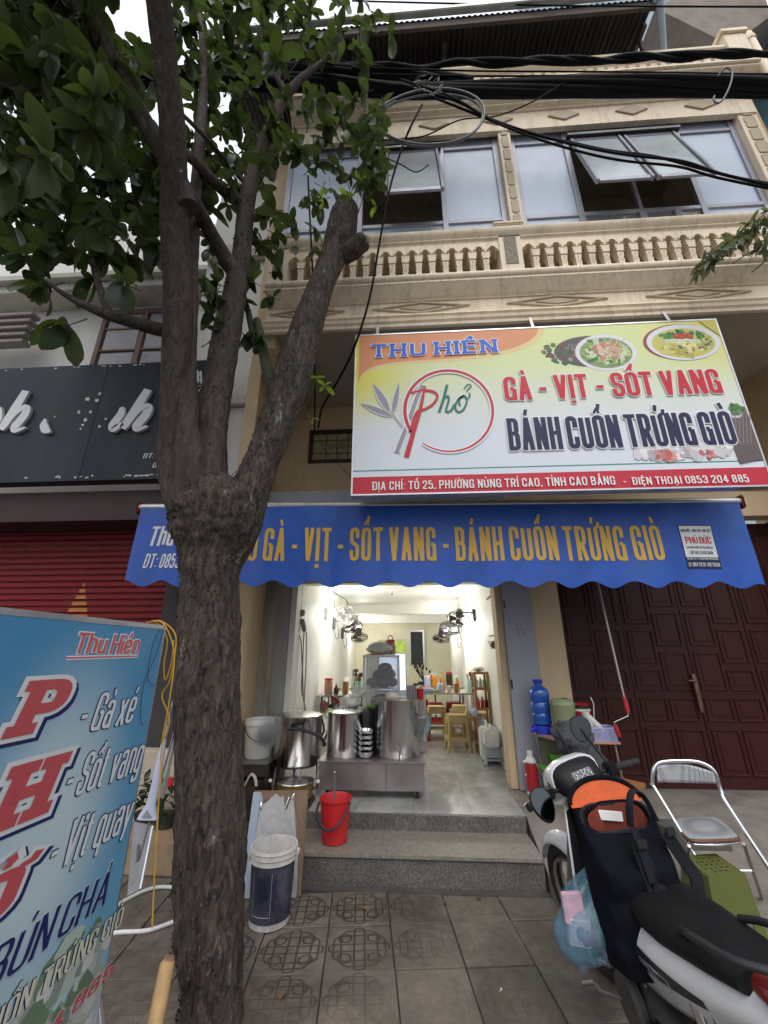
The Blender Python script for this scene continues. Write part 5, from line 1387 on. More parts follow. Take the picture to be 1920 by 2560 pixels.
lim.append(limb('limb', [(545,1420,2.47,120),(596,1305,2.47,130),(624,1230,2.48,108),(656,1150,2.52,94),(704,1030,2.57,98),(732,930,2.6,102),(760,840,2.64,90),(792,740,2.7,74),(830,650,2.77,70),(850,595,2.8,84),(860,545,2.83,78),(868,530,2.84,64)], m_bark, bump=.06, n=32, seed=20, lump=[(at(742,990,Y=2.5),.05,.022),(at(815,760,Y=2.65),.035,.012),(at(865,590,Y=2.7),.05,.02)]))
lim.append(limb('limb', [(855,640,2.78,50),(880,625,2.76,56),(905,605,2.74,52),(915,598,2.73,40)], m_bark, bump=.1, n=18, seed=25))
lim.append(limb('limb', [(470,520,1.86,60),(430,420,1.78,60),(365,310,1.66,50),(300,190,1.52,52),(240,80,1.38,54),(180,-50,1.22,54)], m_bark2, bump=.04, n=20, seed=30))
lim.append(limb('limb', [(430,830,2.2,36),(390,822,2.15,38),(330,805,2.05,34),(275,790,1.98,28),(215,765,1.92,22),(160,735,1.88,14),(110,700,1.85,7)], m_bark2, bump=.06, n=14, seed=33))
lim.append(limb('limb', [(275,792,1.98,24),(258,745,1.95,20),(240,690,1.92,18),(226,630,1.9,10)], m_bark2, bump=.06, n=10, seed=35))
lim.append(limb('limb', [(598,700,2.53,44),(560,640,2.45,42),(520,570,2.25,40),(488,510,2.0,38),(455,460,1.80,34)], m_bark2, bump=.05, n=14, seed=37))
lim.append(limb('limb', [(618,515,2.56,34),(575,490,2.5,32),(530,450,2.3,30),(490,405,2.0,30),(450,375,1.72,28)], m_bark2, bump=.05, n=14, seed=39))
lim.append(limb('limb', [(625,470,2.58,15),(570,410,2.5,14),(520,350,2.2,13),(450,280,1.65,11)], m_bark2, bump=.05, n=10, seed=41))
lim.append(limb('limb', [(722,245,2.66,20),(690,190,2.6,16),(640,110,2.5,13),(590,40,2.4,10)], m_bark2, bump=.05, n=10, seed=43))
lim.append(limb('limb', [(640,880,2.75,18),(625,800,2.8,18),(610,740,2.85,15),(600,690,2.85,10)], mat('green_stem', (.05,.06,.03), .8), bump=.05, n=10, seed=45))
lim.append(limb('limb', [(700,1020,2.72,40),(672,940,2.74,34),(655,860,2.76,28),(642,800,2.78,20)], mat('green_stem', (.05,.06,.03), .8), bump=.05, n=12, seed=46))
# twigs at the stub
mb = MB()
for pts in (((812,640),(806,608),(800,590)), ((812,625),(800,612)), ((880,560),(880,500),(868,450),(880,430)), ((885,560),(905,500),(900,470)), ((700,215),(740,160),(790,100),(850,60)), ((560,420),(620,360),(640,300)), ((430,640),(360,600),(320,560))):
    mb.tube(smooth_path([at(x, y, Y=2.72) for x, y in pts], 4), [.006*(1-.06*i) for i in range(len(pts)*4-3)], 6)
mb.build('twigs', m_bark2, TR, smooth=60)['kind'] = 'stuff'
# knots, cut face and lifting bark flakes
mb = MB(); mb.lathe(at(452,428,Y=1.70)*1.0, [(.001,.004),(.010,.003),(.012,0)], 10, Matrix.Rotation(R(80),3,'X')); mb.build('pruned_scar', mat('bare_wood', (.42,.22,.13), .7), TR)
v = at(916,597,Y=2.70); mb = MB(); mb.lathe(v, [(.001,.012),(.035,.008),(.045,-.01)], 12, Matrix.Rotation(R(100),3,'X')@Matrix.Rotation(R(40),3,'Y')); mb.build('cut_face', mat('split_wood', (.26,.15,.09), .8, var=.4, scale=25), TR)
fl = MB(); rf_ = random.Random(77)
def flakes(q, rq, n_, zlim=(0,9), s0=.008, s1=.026):
    for _ in range(n_):
        i = rf_.randrange(2, len(q)-2); p = q[i]; 
        if not zlim[0] < p.z < zlim[1]: continue
        a = rf_.uniform(PI, 2*PI); d = Vector((math.cos(a), math.sin(a), rf_.uniform(-.2,.2))).normalized(); t = (q[i+1]-q[i-1]).normalized()
        d = (d - t*d.dot(t)).normalized(); s = t.cross(d); r = rq[i]*rf_.uniform(.99,1.05); c = p+d*r
        w, h = rf_.uniform(s0,s1)*.5, rf_.uniform(s0,s1); o = rf_.uniform(.003,.014); tt = t*(1 if rf_.random() < .5 else -1)
        fl.add([c-s*w-d*.003, c+s*w-d*.003, c+s*w*.7+tt*h+d*o, c-s*w*.5+tt*h*1.1+d*o*.6, c+tt*h*.5+d*(o*.3)], [(0,1,4),(1,2,4),(2,3,4),(3,0,4)])
flakes(tq, tr_q, 800, s1=.016); 
for l, k in ((2,140),(3,300)): flakes(lim[l][1][:len(lim[l][1])//2], lim[l][2][:len(lim[l][1])//2], k, s1=.018)
fo = fl.build('bark_flakes', m_bark, TR, smooth=0, recalc=False); fo['kind'] = 'stuff'

# ---- leaves
def leaf_material(name, top, under, trans=.35):
    m = bpy.data.materials.new(name); m.use_nodes = True; nt = m.node_tree; n = nt.nodes; p = n['Principled BSDF']
    ge = n.new('ShaderNodeNewGeometry'); oi = n.new('ShaderNodeObjectInfo')
    nz = n.new('ShaderNodeTexNoise'); nz.inputs['Scale'].default_value = 3.5; nz.inputs['Detail'].default_value = 3; lk(nt, ge.outputs['Position'], nz.inputs[0])
    mx = n.new('ShaderNodeMixRGB'); mx.inputs[1].default_value = (*top,1); mx.inputs[2].default_value = (*under,1); lk(nt, ge.outputs['Backfacing'], mx.inputs[0])
    hs = n.new('ShaderNodeHueSaturation'); mr = n.new('ShaderNodeMapRange'); mr.inputs[1].default_value = .3; mr.inputs[2].default_value = .7; mr.inputs[3].default_value = .6; mr.inputs[4].default_value = 1.4
    lk(nt, nz.outputs[0], mr.inputs[0]); lk(nt, mr.outputs[0], hs.inputs['Value']); lk(nt, mx.outputs[0], hs.inputs['Color']); lk(nt, hs.outputs[0], p.inputs['Base Color'])
    p.inputs['Roughness'].default_value = .38; p.inputs['Specular IOR Level'].default_value = .4
    tr = n.new('ShaderNodeBsdfTranslucent'); ht = n.new('ShaderNodeMixRGB'); ht.blend_type = 'MULTIPLY'; ht.inputs[0].default_value = 1; ht.inputs[2].default_value = (1.6,1.9,.7,1)
    lk(nt, hs.outputs[0], ht.inputs[1]); lk(nt, ht.outputs[0], tr.inputs[0])
    ms = n.new('ShaderNodeMixShader'); ms.inputs[0].default_value = trans
    lk(nt, p.outputs[0], ms.inputs[1]); lk(nt, tr.outputs[0], ms.inputs[2]); lk(nt, ms.outputs[0], n['Material Output'].inputs[0])
    return m
m_leaf = leaf_material('tree_leaf', (.022,.042,.011), (.065,.085,.038), .30)
m_leaf_y = leaf_material('young_leaf', (.13,.20,.03), (.22,.30,.06), .5)
def leaf_mesh(name, m, Ln=.17, W=.068, bend=.35, fold=.25, n=6, wave=.0):
    mb = MB()
    for i in range(n+1):
        t = i/n; w = W/2*(math.sin(PI*min(1,t**1.25*.965+.02))**.55); ang = bend*t
        x = Ln*t; z = -Ln*bend*t*t*.6
        wz = math.sin(t*9)*wave
        mb.v += [(x, -w, z+abs(w)*fold+wz), (x, 0, z), (x, w, z+abs(w)*fold-wz)]
    for i in range(n):
        a = i*3
        mb.face([a, a+3, a+4, a+1]); mb.face([a+1, a+4, a+5, a+2])
    return mb.mesh(name, m, smooth=80, recalc=False)
LV = [leaf_mesh('leaf', m_leaf, .19, .10, .5, .22), leaf_mesh('leaf', m_leaf, .165, .092, .9, .12, wave=.004), leaf_mesh('leaf', m_leaf, .21, .10, .2, .30, wave=.006), leaf_mesh('leaf', m_leaf, .16, .082, 1.2, .2)]
LY = [leaf_mesh('leaf', m_leaf_y, .12, .046, .6, .2), leaf_mesh('leaf', m_leaf_y, .09, .034, .3, .3)]
rl = random.Random(42)
leaves = []; twg = MB()
def cluster(px, py, Y, n_=7, sc=1.0, young=False, dirv=None):
    c = at(px, py, Y=Y)
    d0 = dirv or Vector((rl.uniform(-1,1), rl.uniform(-1,.6), rl.uniform(-.5,.6))).normalized()
    twg.tube([c-d0*.13*sc+Vector((0,0,.03)), c-d0*.05*sc, c], [.004*sc,.003*sc,.002*sc], 5)
    for k in range(n_):
        a = 2*PI*k/n_ + rl.uniform(-.4,.4)
        o = d0.orthogonal().normalized(); o2 = d0.cross(o)
        dr = (d0*rl.uniform(-.1,.7) + (o*math.cos(a)+o2*math.sin(a)) + Vector((0,0,-.45))).normalized()
        q = dr.to_track_quat('X', 'Z')
        e = q.to_matrix() @ Matrix.Rotation(rl.uniform(-.7,.7), 3, 'X')
        s = sc*rl.uniform(.5,1.25)
        leaves.append((c - d0*rl.uniform(0,.05)*sc, e, s, rl.choice(LY if young else LV)))
def region(n_, x0, x1, y0, y1, Y0, Y1, k=7, sc=1.0, test=None):
    i = 0
    while i < n_:
        x, y = rl.uniform(x0,x1), rl.uniform(y0,y1)
        if test and not test(x, y): i += .2; continue
        cluster(x, y, rl.uniform(Y0,Y1), k+rl.randint(-2,2), sc*rl.uniform(.85,1.1)); i += 1
holes = [(330,30,55,55),(130,255,20,25),(250,410,48,36),(250,470,35,40),(40,310,22,45),(40,545,22,14),(370,290,25,50)]
okh = lambda x, y: all(((x-a)/(w+45))**2+((y-b)/(h+40))**2 > 1 for a, b, w, h in holes)
region(170, -120, 400, -140, 440, 1.15, 2.0, 8, 1.05, okh)
region(190, -120, 430, -160, 520, 2.0, 3.2, 8, 1.35, okh)
region(60, -120, 420, -140, 460, 2.1, 3.0, 7, 1.15, okh)
region(110, -120, 400, 230, 560, 2.3, 3.3, 8, 1.25)
region(62, -60, 390, 400, 650, 1.8, 2.5, 6, .95, okh)
for x, y in ((105,690),(215,700),(160,560),(250,640),(60,640),(300,700),(20,590),(110,620)): cluster(x, y, rl.uniform(1.75,2.0), 7, .95)
for x, y in ((150,815),(95,720)): cluster(x, y, 1.85, 6, 1.1, dirv=Vector((-.5,-.3,-.4)).normalized())
region(60, 400, 700, -60, 190, 1.9, 2.9, 7, .95)
region(36, 690, 990, -50, 160, 2.3, 3.0, 6, .95)
region(60, 470, 700, 210, 560, 2.3, 3.1, 6, .9)
region(36, 700, 960, 230, 440, 2.3, 3.0, 6, .9)
region(9, 800, 960, 400, 530, 2.95, 3.15, 5, .8)
region(8, 880, 970, 380, 500, 2.4, 2.8, 6, .8)
region(18, 520, 700, 560, 850, 2.5, 2.9, 6, .85)
region(7, 700, 790, 480, 640, 2.6, 2.9, 4, .7)
region(8, 500, 560, 620, 860, 2.3, 2.6, 5, .9)
for x, y, Y in ((800,500,2.75),(870,480,2.8),(930,520,2.78),(815,470,2.8),(905,450,2.7),(790,940,2.66),(815,960,2.66),(780,1045,2.66)): cluster(x, y, Y, 4, .95 if y < 900 else .7, True)
def seen(p):
    v = p-Vector((0,0,EYE)); d = v.dot(_fw)
    return d > .1 and abs(v.dot(_rt)/d*F_PX) < 1130 and abs(v.dot(_up)/d*F_PX) < 1450
# unseen crown leaves added overhead, out of view, to block sky light
for k in range(230): 
    a, r = rl.uniform(0, 2*PI), math.sqrt(rl.random()); c = Vector((-1.5+2.3*r*math.cos(a), .9+2.0*r*math.sin(a), rl.uniform(5.6,7.8)))
    if seen(c): continue
    for j in range(7):
        d = Vector((rl.uniform(-1,1), rl.uniform(-1,1), rl.uniform(-1,.3))).normalized(); s = rl.uniform(1.1,1.6); leaves.append((c+Vector((rl.uniform(-.1,.1),rl.uniform(-.1,.1),0)), d.to_track_quat('X','Z').to_matrix(), s, rl.choice(LV)))
camp = Vector((0,0,EYE))
leaves.sort(key=lambda q: -q[2]/max(.3,(q[0]-camp).length))
vis = [q for q in leaves]; inview = []
def seen(p):
    v = p-camp; d = v.dot(_fw)
    return d > .3 and abs(v.dot(_rt)/d*F_PX) < 985 and abs(v.dot(_up)/d*F_PX) < 1300
for i, (c, e, s, me) in enumerate(leaves):
    pass
front = [q for q in leaves if seen(q[0])][:300]; fid = set(id(q) for q in front)
for c, e, s, me in front: 
    o = place(TR, me, c, e.to_euler(), 'leaf', (s,s,s))
rest = MB()
for q in leaves:
    if id(q) in fid: continue
    c, e, s, me = q; base = len(rest.v)
    for v in me.vertices: rest.v.append(tuple(c + e @ (v.co*s)))
    rest.m = 1 if me in LY else 0
    for p in me.polygons: rest.face([base+i for i in p.vertices])
fo = rest.build('foliage', [m_leaf, m_leaf_y], TR, smooth=80, recalc=False); fo['kind'] = 'stuff'
tw = twg.build('twigs', m_bark2, TR, smooth=60); tw['kind'] = 'stuff'

# leafy branch reaching in from the right at balcony height
PL = thing('leafy_branch', 'drooping grey green leafy branch at the right end of the balcony', 'plant', (3.6,2.9,5.2))
m_pl = leaf_material('small_leaf', (.06,.075,.035), (.16,.17,.12), .25)
pm = [leaf_mesh('leaf', m_pl, .11, .03, .5, .3, 4), leaf_mesh('leaf', m_pl, .10, .036, .9, .2, 4)]
mb = MB()
br_ = [smooth_path([at(x, y, Y=2.95) for x, y in pts], 6) for pts in (((1990,520),(1900,560),(1840,600),(1790,640),(1770,655)), ((1990,560),(1910,610),(1860,640),(1830,660)), ((1990,600),(1930,640),(1880,680)))]
for b in br_: mb.tube(b, [.010*(1-.035*i) for i in range(len(b))], 6)
mb.build('stem', m_bark2, PL, smooth=60)
rest = MB()
n_pl = 0
for b in br_:
    for i, p in enumerate(b):
        for k in range(9):
            d = Vector((rl.uniform(-1,.4), rl.uniform(-1,1), rl.uniform(-1,.5))).normalized(); q = d.to_track_quat('X','Z').to_matrix() @ Matrix.Rotation(rl.uniform(-1,1),3,'X')
            c = p + Vector((rl.uniform(-.05,.05), rl.uniform(-.1,.1), rl.uniform(-.04,.05))); s = rl.uniform(.7,1.3)
            place(PL, rl.choice(pm), c, q.to_euler(), 'leaf', (s,s,s)) if n_pl < 290 else None; n_pl += 1

# ------------------------------------------------------------------ overhead cables
m_cab = mat('black_cable', (.007,.007,.008), .75, spec=.15, var=.3, scale=3)
def bundle(name, label, pts, n_, R_, r, twist=6, m=None, parts='cable', seed=1, cat='cable', group='overhead cables'):
    t_ = thing(name, label, cat, pts[0], group)
    rr = random.Random(seed); q = smooth_path(pts, 14); L2 = len(q)
    for k in range(n_):
        ph = 2*PI*k/n_ if n_ < 9 else rr.uniform(0,2*PI); rad = R_*(1 if n_ < 9 else math.sqrt(rr.uniform(.1,1))); tw2 = twist*rr.uniform(.5,1.3); rk = r*rr.uniform(.75,1.25)
        path = []
        for i, p in enumerate(q):
            a = ph + tw2*i/L2*2*PI/3; path.append(p + Vector((0, math.cos(a)*rad, math.sin(a)*rad)))
        mb = MB(); mb.tube(path, rk, 7); mb.build(parts, m or m_cab, t_, smooth=60)
    return t_
CY = 2.95
P2 = lambda l, Y=CY: [at(x, y, Y=Y) for x, y in l]
bundle('cable_bundle', 'thickest sagging bundle of black telephone cables across the upper floor', P2([(300,165),(560,205),(800,205),(1000,222),(1250,220),(1500,217),(1700,214),(1980,218)]), 20, .075, .030, 2, seed=2)
bundle('cable_bundle', 'thick upper cable bundle half hidden among the tree branches', P2([(330,200),(500,188),(640,178),(800,180),(940,185),(1080,205),(1180,215)], 3.0), 18, .085, .030, 2, seed=4)
bundle('cable_bundle', 'twisted black power cable just above the thickest bundle', P2([(880,172),(1050,165),(1200,158),(1400,152),(1600,145),(1800,138),(1980,124)], 2.9), 3, .024, .026, 14, seed=6)
bundle('cable_bundle', 'pair of thin black cables running along the top of the thickest bundle', P2([(930,178),(1200,184),(1500,184),(1700,184),(1980,187)], 2.88), 2, .028, .008, 1, seed=8)
bundle('cable_bundle', 'single thin black wire crossing the very top of the view', P2([(880,2),(1100,8),(1400,14),(1650,16),(1980,17)], 2.9), 1, 0, .010, 1, seed=9)
bundle('cable_bundle', 'two black cables drooping from the knot down towards the right edge', P2([(1000,205),(1090,232),(1150,255),(1230,300),(1330,338),(1450,372),(1560,394),(1700,410),(1800,440),(1990,482)], 2.86), 2, .024, .014, 2, seed=10)
bundle('cable_bundle', 'single drooping black cable next to the pair at the right', P2([(1010,215),(1100,250),(1200,290),(1290,325),(1400,350),(1520,376),(1640,392),(1740,418),(1850,446),(1990,470)], 2.9), 1, 0, .013, 1, seed=11)
def wire(label, l, r=.008, Y=2.8, m=None, ys=None, group='service wires', cat='wire', name='service_wire'):
    pts = [at(p[0], p[1], Y=(p[2] if len(p) > 2 else Y)) for p in l]
    mb = MB(); mb.tube(smooth_path(pts, 8), r, 8); o = mb.build(name, m or m_cab, None, org=pts[0], smooth=60); return tag(o, label, cat, group)
wire('black wire curving from the cable knot down to the small grille window', [(1055,262,2.8),(1030,310,2.8),(1005,370,2.9),(975,470,3.0),(950,600,3.05),(925,740,3.05),(885,870,3.1),(840,960,3.6),(805,1020,4.3),(796,1070,4.7)], .012)
wire('straight black wire hanging behind the cut limb down to the grille window', [(770,440,3.0),(775,550,3.0),(782,700,3.1),(786,850,3.6),(787,980,4.3),(787,1080,4.8)], .010)
wire('thin wire lifted across the upper part of the open left window', [(955,390,3.0),(1000,410,3.0),(1040,430,3.0),(1072,412,3.0)], .006)
wire('thin black wire looping below the coil towards the tree', [(900,345,2.9),(970,350,2.9),(1060,340,2.9),(1150,300,2.9),(1240,290,2.9),(1330,255,2.9),(1420,200,2.9)], .007)
wire('thin black wire slanting below the grille window on the cream wall', [(790,1080,4.86),(815,1130,4.86),(850,1165,4.87),(890,1205,4.88)], .003)
wire('loose wire end hooked over the bundle at far right', [(1795,190,2.84),(1815,170,2.8),(1830,180,2.8),(1826,210,2.8),(1810,245,2.82),(1795,258,2.84),(1784,250,2.84),(1786,240,2.84)], .010, m=mat('grey_cable', (.09,.10,.115), .5))
coil = thing('cable_coil', 'grey coil of spare cable hanging from the knot of wires', 'cable', tuple(at(1075,230,Y=2.8)), 'overhead cables')
cc_ = at(1075,288,Y=2.8)
for k, (rx_, rz_, m_) in enumerate(((.60,.60,None),(.585,.57,1))):
    mb = MB(); mb.tube([cc_ + Vector((rx_*math.cos(a)*(1+.02*math.sin(3*a)), .03*k+.05*math.sin(a), rz_*math.sin(a)+.02*math.sin(2*a+k))) for a in [2*PI*i/56 for i in range(56)]], .012, 8, closed=True)
    mb.build('loop', mat('grey_cable', (.09,.10,.115), .5), coil, smooth=60)
kn = MB(); rk = random.Random(4)
for k in range(14):
    c = at(1062+rk.uniform(-22,40), 222+rk.uniform(-22,18), Y=2.78); kn.tube([c, c+Vector((rk.uniform(-.06,.06),-.02,rk.uniform(-.06,.06))), c+Vector((rk.uniform(-.09,.09),-.03,rk.uniform(-.10,.08)))], .006, 5)
kn.build('tie', mat('old_string', (.25,.22,.18), .8), coil, smooth=60)
# neighbouring tower behind, upper right
TW = thing('tower_block', 'tall grey and blue glazed building rising behind at top right', 'building', (8,8,0))
m_tg = mat('tower_render', (.46,.56,.64), .7, var=.05, scale=1)
hp('wall', lambda b: b.box(5.6,7.0,0,12,12,30), m_tg, parent=TW)
hp('beam', lambda b: b.prism([(5.0,15.0),(5.6,15.0),(7.2,22.0),(6.4,22.0)], lambda a,c,d: (a,d,c), 6.2, 6.8), mat('tower_beam', (.28,.34,.38), .7), parent=TW)
hp('slab', lambda b: b.prism([(6.6,13.0),(9.5,15.6),(9.0,17.0),(5.5,14.6)], lambda a,c,d: (a,d,c), 4.9, 6.9), mat('concrete_soffit', (.24,.20,.17), .9, var=.3, scale=3), parent=TW)
for i in range(9): hp('cable_line', lambda b: b.tube([(7.0+i*.22,4.8,9.0),(8.2+i*.42,4.8,20.0)], .018, 5), m_alu, parent=TW, smooth=60)
hp('glass_wall', lambda b: b.box(8.6,4.9,8,12,6.9,30), mat('tower_glass', (.30,.50,.62), .15, spec=1.0, var=.1, scale=1), parent=TW)
# ------------------------------------------------------------------ lamps of the shop (bulbs on the walls, one out of view behind the awning)
m_bulb = mat('lit_bulb', (.9,.9,.9), .4, var=0, emit=((.93,.97,1.0), 22))
def bulb(loc, label, power, dx):
    t = thing('light_bulb', label, 'light bulb', loc, 'lit bulbs on the shop walls')
    mb = MB(); mb.ball(loc, .055, 14, 10); mb.build('globe', m_bulb, t, smooth=80)
    mb = MB(); mb.tube([Vector(loc)+Vector((dx*.05,0,.0)), Vector(loc)+Vector((dx*.12,0,.0))], .022, 10); mb.build('socket', m_whiteplastic, t, smooth=60)
    ld = bpy.data.lights.new('bulb_light', 'POINT'); ld.energy = power*.55; ld.shadow_soft_size = .08; ld.color = (1.0,.985,.94)
    lo = bpy.data.objects.new('bulb_light', ld); COL.objects.link(lo); lo.location = Vector(loc) + Vector((-dx*.10,0,-.02))
bulb((-1.22,6.75,2.235), 'glowing round bulb on the left shop wall beside the white fan', 38, -1)
bulb((1.0,7.35,2.12), 'glowing round bulb on the right shop wall behind the nearest fan', 38, 1)
bulb((.80,9.1,2.09), 'small glowing bulb deeper in the shop by the far right fan', 26, 1)
bulb((-.3,5.75,3.0), 'glowing bulb under the front ceiling hidden behind the awning', 48, 0)
bulb((-1.2,9.9,2.2), 'glowing bulb near the back of the left shop wall', 26, -1)

# ------------------------------------------------------------------ wall fans
def fan(loc, side, tilt, yaw, r, label, m_cage, m_body, nr=9):
    """side -1: bracket on the left wall, +1: on the right wall"""
    t = thing('wall_fan', label, 'fan', loc, 'fans on the shop walls')
    Mx = Matrix.Rotation(yaw, 3, 'Z') @ Matrix.Rotation(tilt, 3, 'X')       # local +Y is the blowing axis
    L = Vector(loc); g_ = MB()
    for d, rr in ((-.035,r*.97),(.0,r),(.035,r*.97),(.05,r*.55),(-.05,r*.55)):
        g_.tube([L + Mx @ Vector((rr*math.cos(a), d, rr*math.sin(a))) for a in [2*PI*i/28 for i in range(28)]], .0045 if abs(d) > .01 else .009, 5, closed=True)
    for i in range(nr*2):
        a = 2*PI*i/(nr*2); c, s = math.cos(a), math.sin(a)
        g_.tube([L + Mx @ Vector((.05*c,.055,.05*s)), L + Mx @ Vector((r*.55*c,.052,r*.55*s)), L + Mx @ Vector((r*c,0,r*s)), L + Mx @ Vector((r*.55*c,-.052,r*.55*s)), L + Mx @ Vector((.05*c,-.06,.05*s))], .002, 4)
    g_.build('cage', m_cage, t, smooth=60)
    b = MB()
    for k in range(3):
        a0 = 2*PI*k/3
        def bl(u, v): a = a0 + .9*v - .25*u; q = lerp(.035, r*.86, u); return L + Mx @ Vector((q*math.cos(a), .018-.03*v, q*math.sin(a)))
        b.grid(bl, 4, 3)
    b.build('blades', m_body, t, smooth=60, recalc=False)
    h = MB(); h.tube([L + Mx @ Vector((0,-.05,0)), L + Mx @ Vector((0,-.08,0)), L + Mx @ Vector((0,-.19,0)), L + Mx @ Vector((0,-.21,0))], [.045,.062,.055,.03], 14)
    h.tube([L + Mx @ Vector((0,.02,0)), L + Mx @ Vector((0,.062,0))], .04, 14); h.build('motor', m_body, t, smooth=50)
    wx = (-1.35 if side < 0 else (1.119 if loc[1] < 7.5 or loc[1] > 8.1 else .96))
    m_ = L + Mx @ Vector((0,-.15,0)); k = MB(); k.bar(m_, (wx - side*.03, m_.y, m_.z-.02), .03, .03); k.bar((wx - side*.03, m_.y, m_.z+.05), (wx - side*.03, m_.y, m_.z-.16), .05, .04)
    k.build('bracket', m_body, t, bevel=.004, smooth=30)
    c = MB(); c.tube(smooth_path([(wx - side*.03, m_.y, m_.z-.15), (wx - side*.08, m_.y, m_.z-.32), (wx - side*.12, m_.y-.03, m_.z-.22), (wx - side*.05, m_.y-.05, m_.z+.1), (wx - side*.02, m_.y-.05, m_.z+.35)], 5), .005, 5)
    c.build('cord', m_body, t, smooth=60)
    return t
m_fan_d = mat('dark_fan', (.035,.033,.032), .4, var=.2)
fan(tuple(at(862,1538,Y=6.45)), -1, R(-35), R(155), .165, 'white caged wall fan on the left wall, nearest to the street', m_whiteplastic, mat('fan_white', (.7,.72,.72), .35))
fan(tuple(at(882,1568,Y=7.2)), -1, R(-58), R(205), .165, 'dark wall fan tilted down on the left wall, middle of the row', m_fan_d, m_fan_d)
fan(tuple(at(898,1594,Y=8.2)), -1, R(-70), R(200), .165, 'dark wall fan on the left wall, farthest from the street', m_fan_d, m_fan_d)
fan(tuple(at(1146,1548,Y=7.0)), 1, R(-55), R(155), .18, 'dark wall fan beside the bulb on the right wall, nearest the street', m_fan_d, m_fan_d)
fan(tuple(at(1123,1572,Y=7.9)), 1, R(-55), R(165), .18, 'grey wall fan on the right wall, second from the street', m_fan_d, mat('fan_grey', (.25,.24,.25), .4))
fan(tuple(at(1102,1597,Y=9.0)), 1, R(-70), R(160), .17, 'far small wall fan hanging lowest on the right wall', m_fan_d, m_fan_d)
# plugs and leads on the left wall
t = thing('extension_cord', 'grey extension sockets and leads hanging on the left shop wall above the pot', 'cord', tuple(at(755,1555,Y=5.1)))
mb = MB(); q = at(748,1545,Y=5.12)
mb.obox(q, (.05,.05,.16), Matrix.Rotation(R(15),3,'X')); mb.obox(q+Vector((.06,0,-.09)), (.05,.06,.16), Matrix.Rotation(R(-15),3,'Y')); mb.obox(q+Vector((.03,-.01,.06)), (.08,.05,.08)); mb.build('socket', mat('dusty_plastic', (.36,.33,.28), .7, var=.25, scale=20), t, bevel=.012)
for k, l in enumerate((((752,1462),(746,1480),(752,1505),(752,1535)), ((760,1580),(757,1650),(754,1720),(758,1745),(762,1765)), ((766,1580),(765,1660),(762,1720),(760,1765)), ((745,1582),(752,1600),(755,1650),(758,1740)))):
    mb = MB(); mb.tube(smooth_path([at(a, b, Y=5.10) for a, b in l], 5), .007, 6); mb.build('lead', mat('grey_cord', (.16,.15,.14), .6), t, smooth=60)
mb = MB(); mb.lathe(at(761,1785,Y=5.08), [(.004,.10),(.016,.05),(.022,-.02),(.016,-.03)], 10); mb.build('plug', mat('dusty_plastic', (.36,.33,.28), .7), t, smooth=50)
for l, lab in ((((782,1500),(835,1520),(845,1530)), 'white conduit slanting down the left wall to the bulb'), (((834,1462),(834,1480),(865,1500),(868,1516)), 'dark wire dropping from the ceiling to the white fan')):
    mb = MB(); mb.tube(smooth_path([at(a, b, Y=6.4) for a, b in l], 4), .009, 6); tag(mb.build('conduit', m_whiteplastic if 'white conduit' in lab else m_fan_d, None, org=at(*l[0], Y=6.4), smooth=60), lab, 'wire')
# right wall bits: tool, meter
t = thing('wall_bracket', 'grey bent metal bracket high on the right shop wall', 'bracket', tuple(at(1232,1495,Y=5.4)))
mb = MB(); pts = [at(1217,1499,Y=5.5), at(1230,1487,Y=5.45), at(1240,1505,Y=5.3)]; mb.bar(pts[0],pts[1],.02,.02); mb.bar(pts[1],pts[2],.02,.02); mb.build('arm', m_steel_d, t)
t = thing('wall_basket', 'small round wire basket hooked on the right shop wall', 'basket', tuple(at(1233,1610,Y=5.6)))
mb = MB(); q = at(1234,1611,Y=5.6); mb.bar(q+Vector((-.05,0,.10)), q+Vector((.06,0,.12)), .015,.015); mb.build('hook', m_steel_d, t)
mb = MB()
for k in range(5): mb.tube([q+Vector((.075*math.cos(a)*(1-k*.12), .05*math.sin(a), .04-k*.022)) for a in [2*PI*i/14 for i in range(14)]], .004, 4, closed=True)
mb.ball(q+Vector((0,0,-.01)), .045, 10, 6); mb.build('bowl', mat('brown_wire', (.25,.16,.08), .5, .4), t, smooth=60)

# ------------------------------------------------------------------ tables
m_top = mat('table_steel', (.55,.53,.50), .25, .7, var=.1)
def dtable(name, label, x0, x1, y0, y1, z, legs='chrome'):
    t = thing(name, label, 'table', ((x0+x1)/2,(y0+y1)/2,FL), 'dining tables in the shop')
    mb = MB(); mb.box(x0,y0,z-.025,x1,y1,z); mb.build('tabletop', m_top, t, bevel=.006)
    for x, y, sx in ((x0+.06,y0+.06,-1),(x1-.06,y0+.06,1),(x0+.06,y1-.06,-1),(x1-.06,y1-.06,1)):
        l = MB(); l.tube(smooth_path([(x,y,z-.03),(x+sx*.0,y,z-.25),(x-sx*.05,y,FL+.3),(x-sx*.02,y,FL+.22),(x+sx*.05,y,FL+.05),(x+sx*.05,y,FL+.03)], 4), .014, 8)
        o = l.build('leg', m_chrome if legs == 'chrome' else m_blackmetal, t, smooth=60); l = MB(); l.tube([(x+sx*.05,y,FL+.05),(x+sx*.05,y,FL+.001)], .019, 8); l.build('foot_cap', m_black, o, smooth=50)
    l = MB(); l.tube([(x0+.10,y0+.06,FL+.28),(x1-.10,y0+.06,FL+.28)], .010, 8); l.build('stretcher', m_chrome, t, smooth=60)
    return t
dtable('dining_table', 'steel dining table on chrome legs by the right wall, behind the two stools', .15, .98, 6.75, 7.45, 1.045)
dtable('dining_table', 'steel dining table deeper along the right wall behind the first one', .15, .98, 7.9, 8.5, 1.045, 'black')
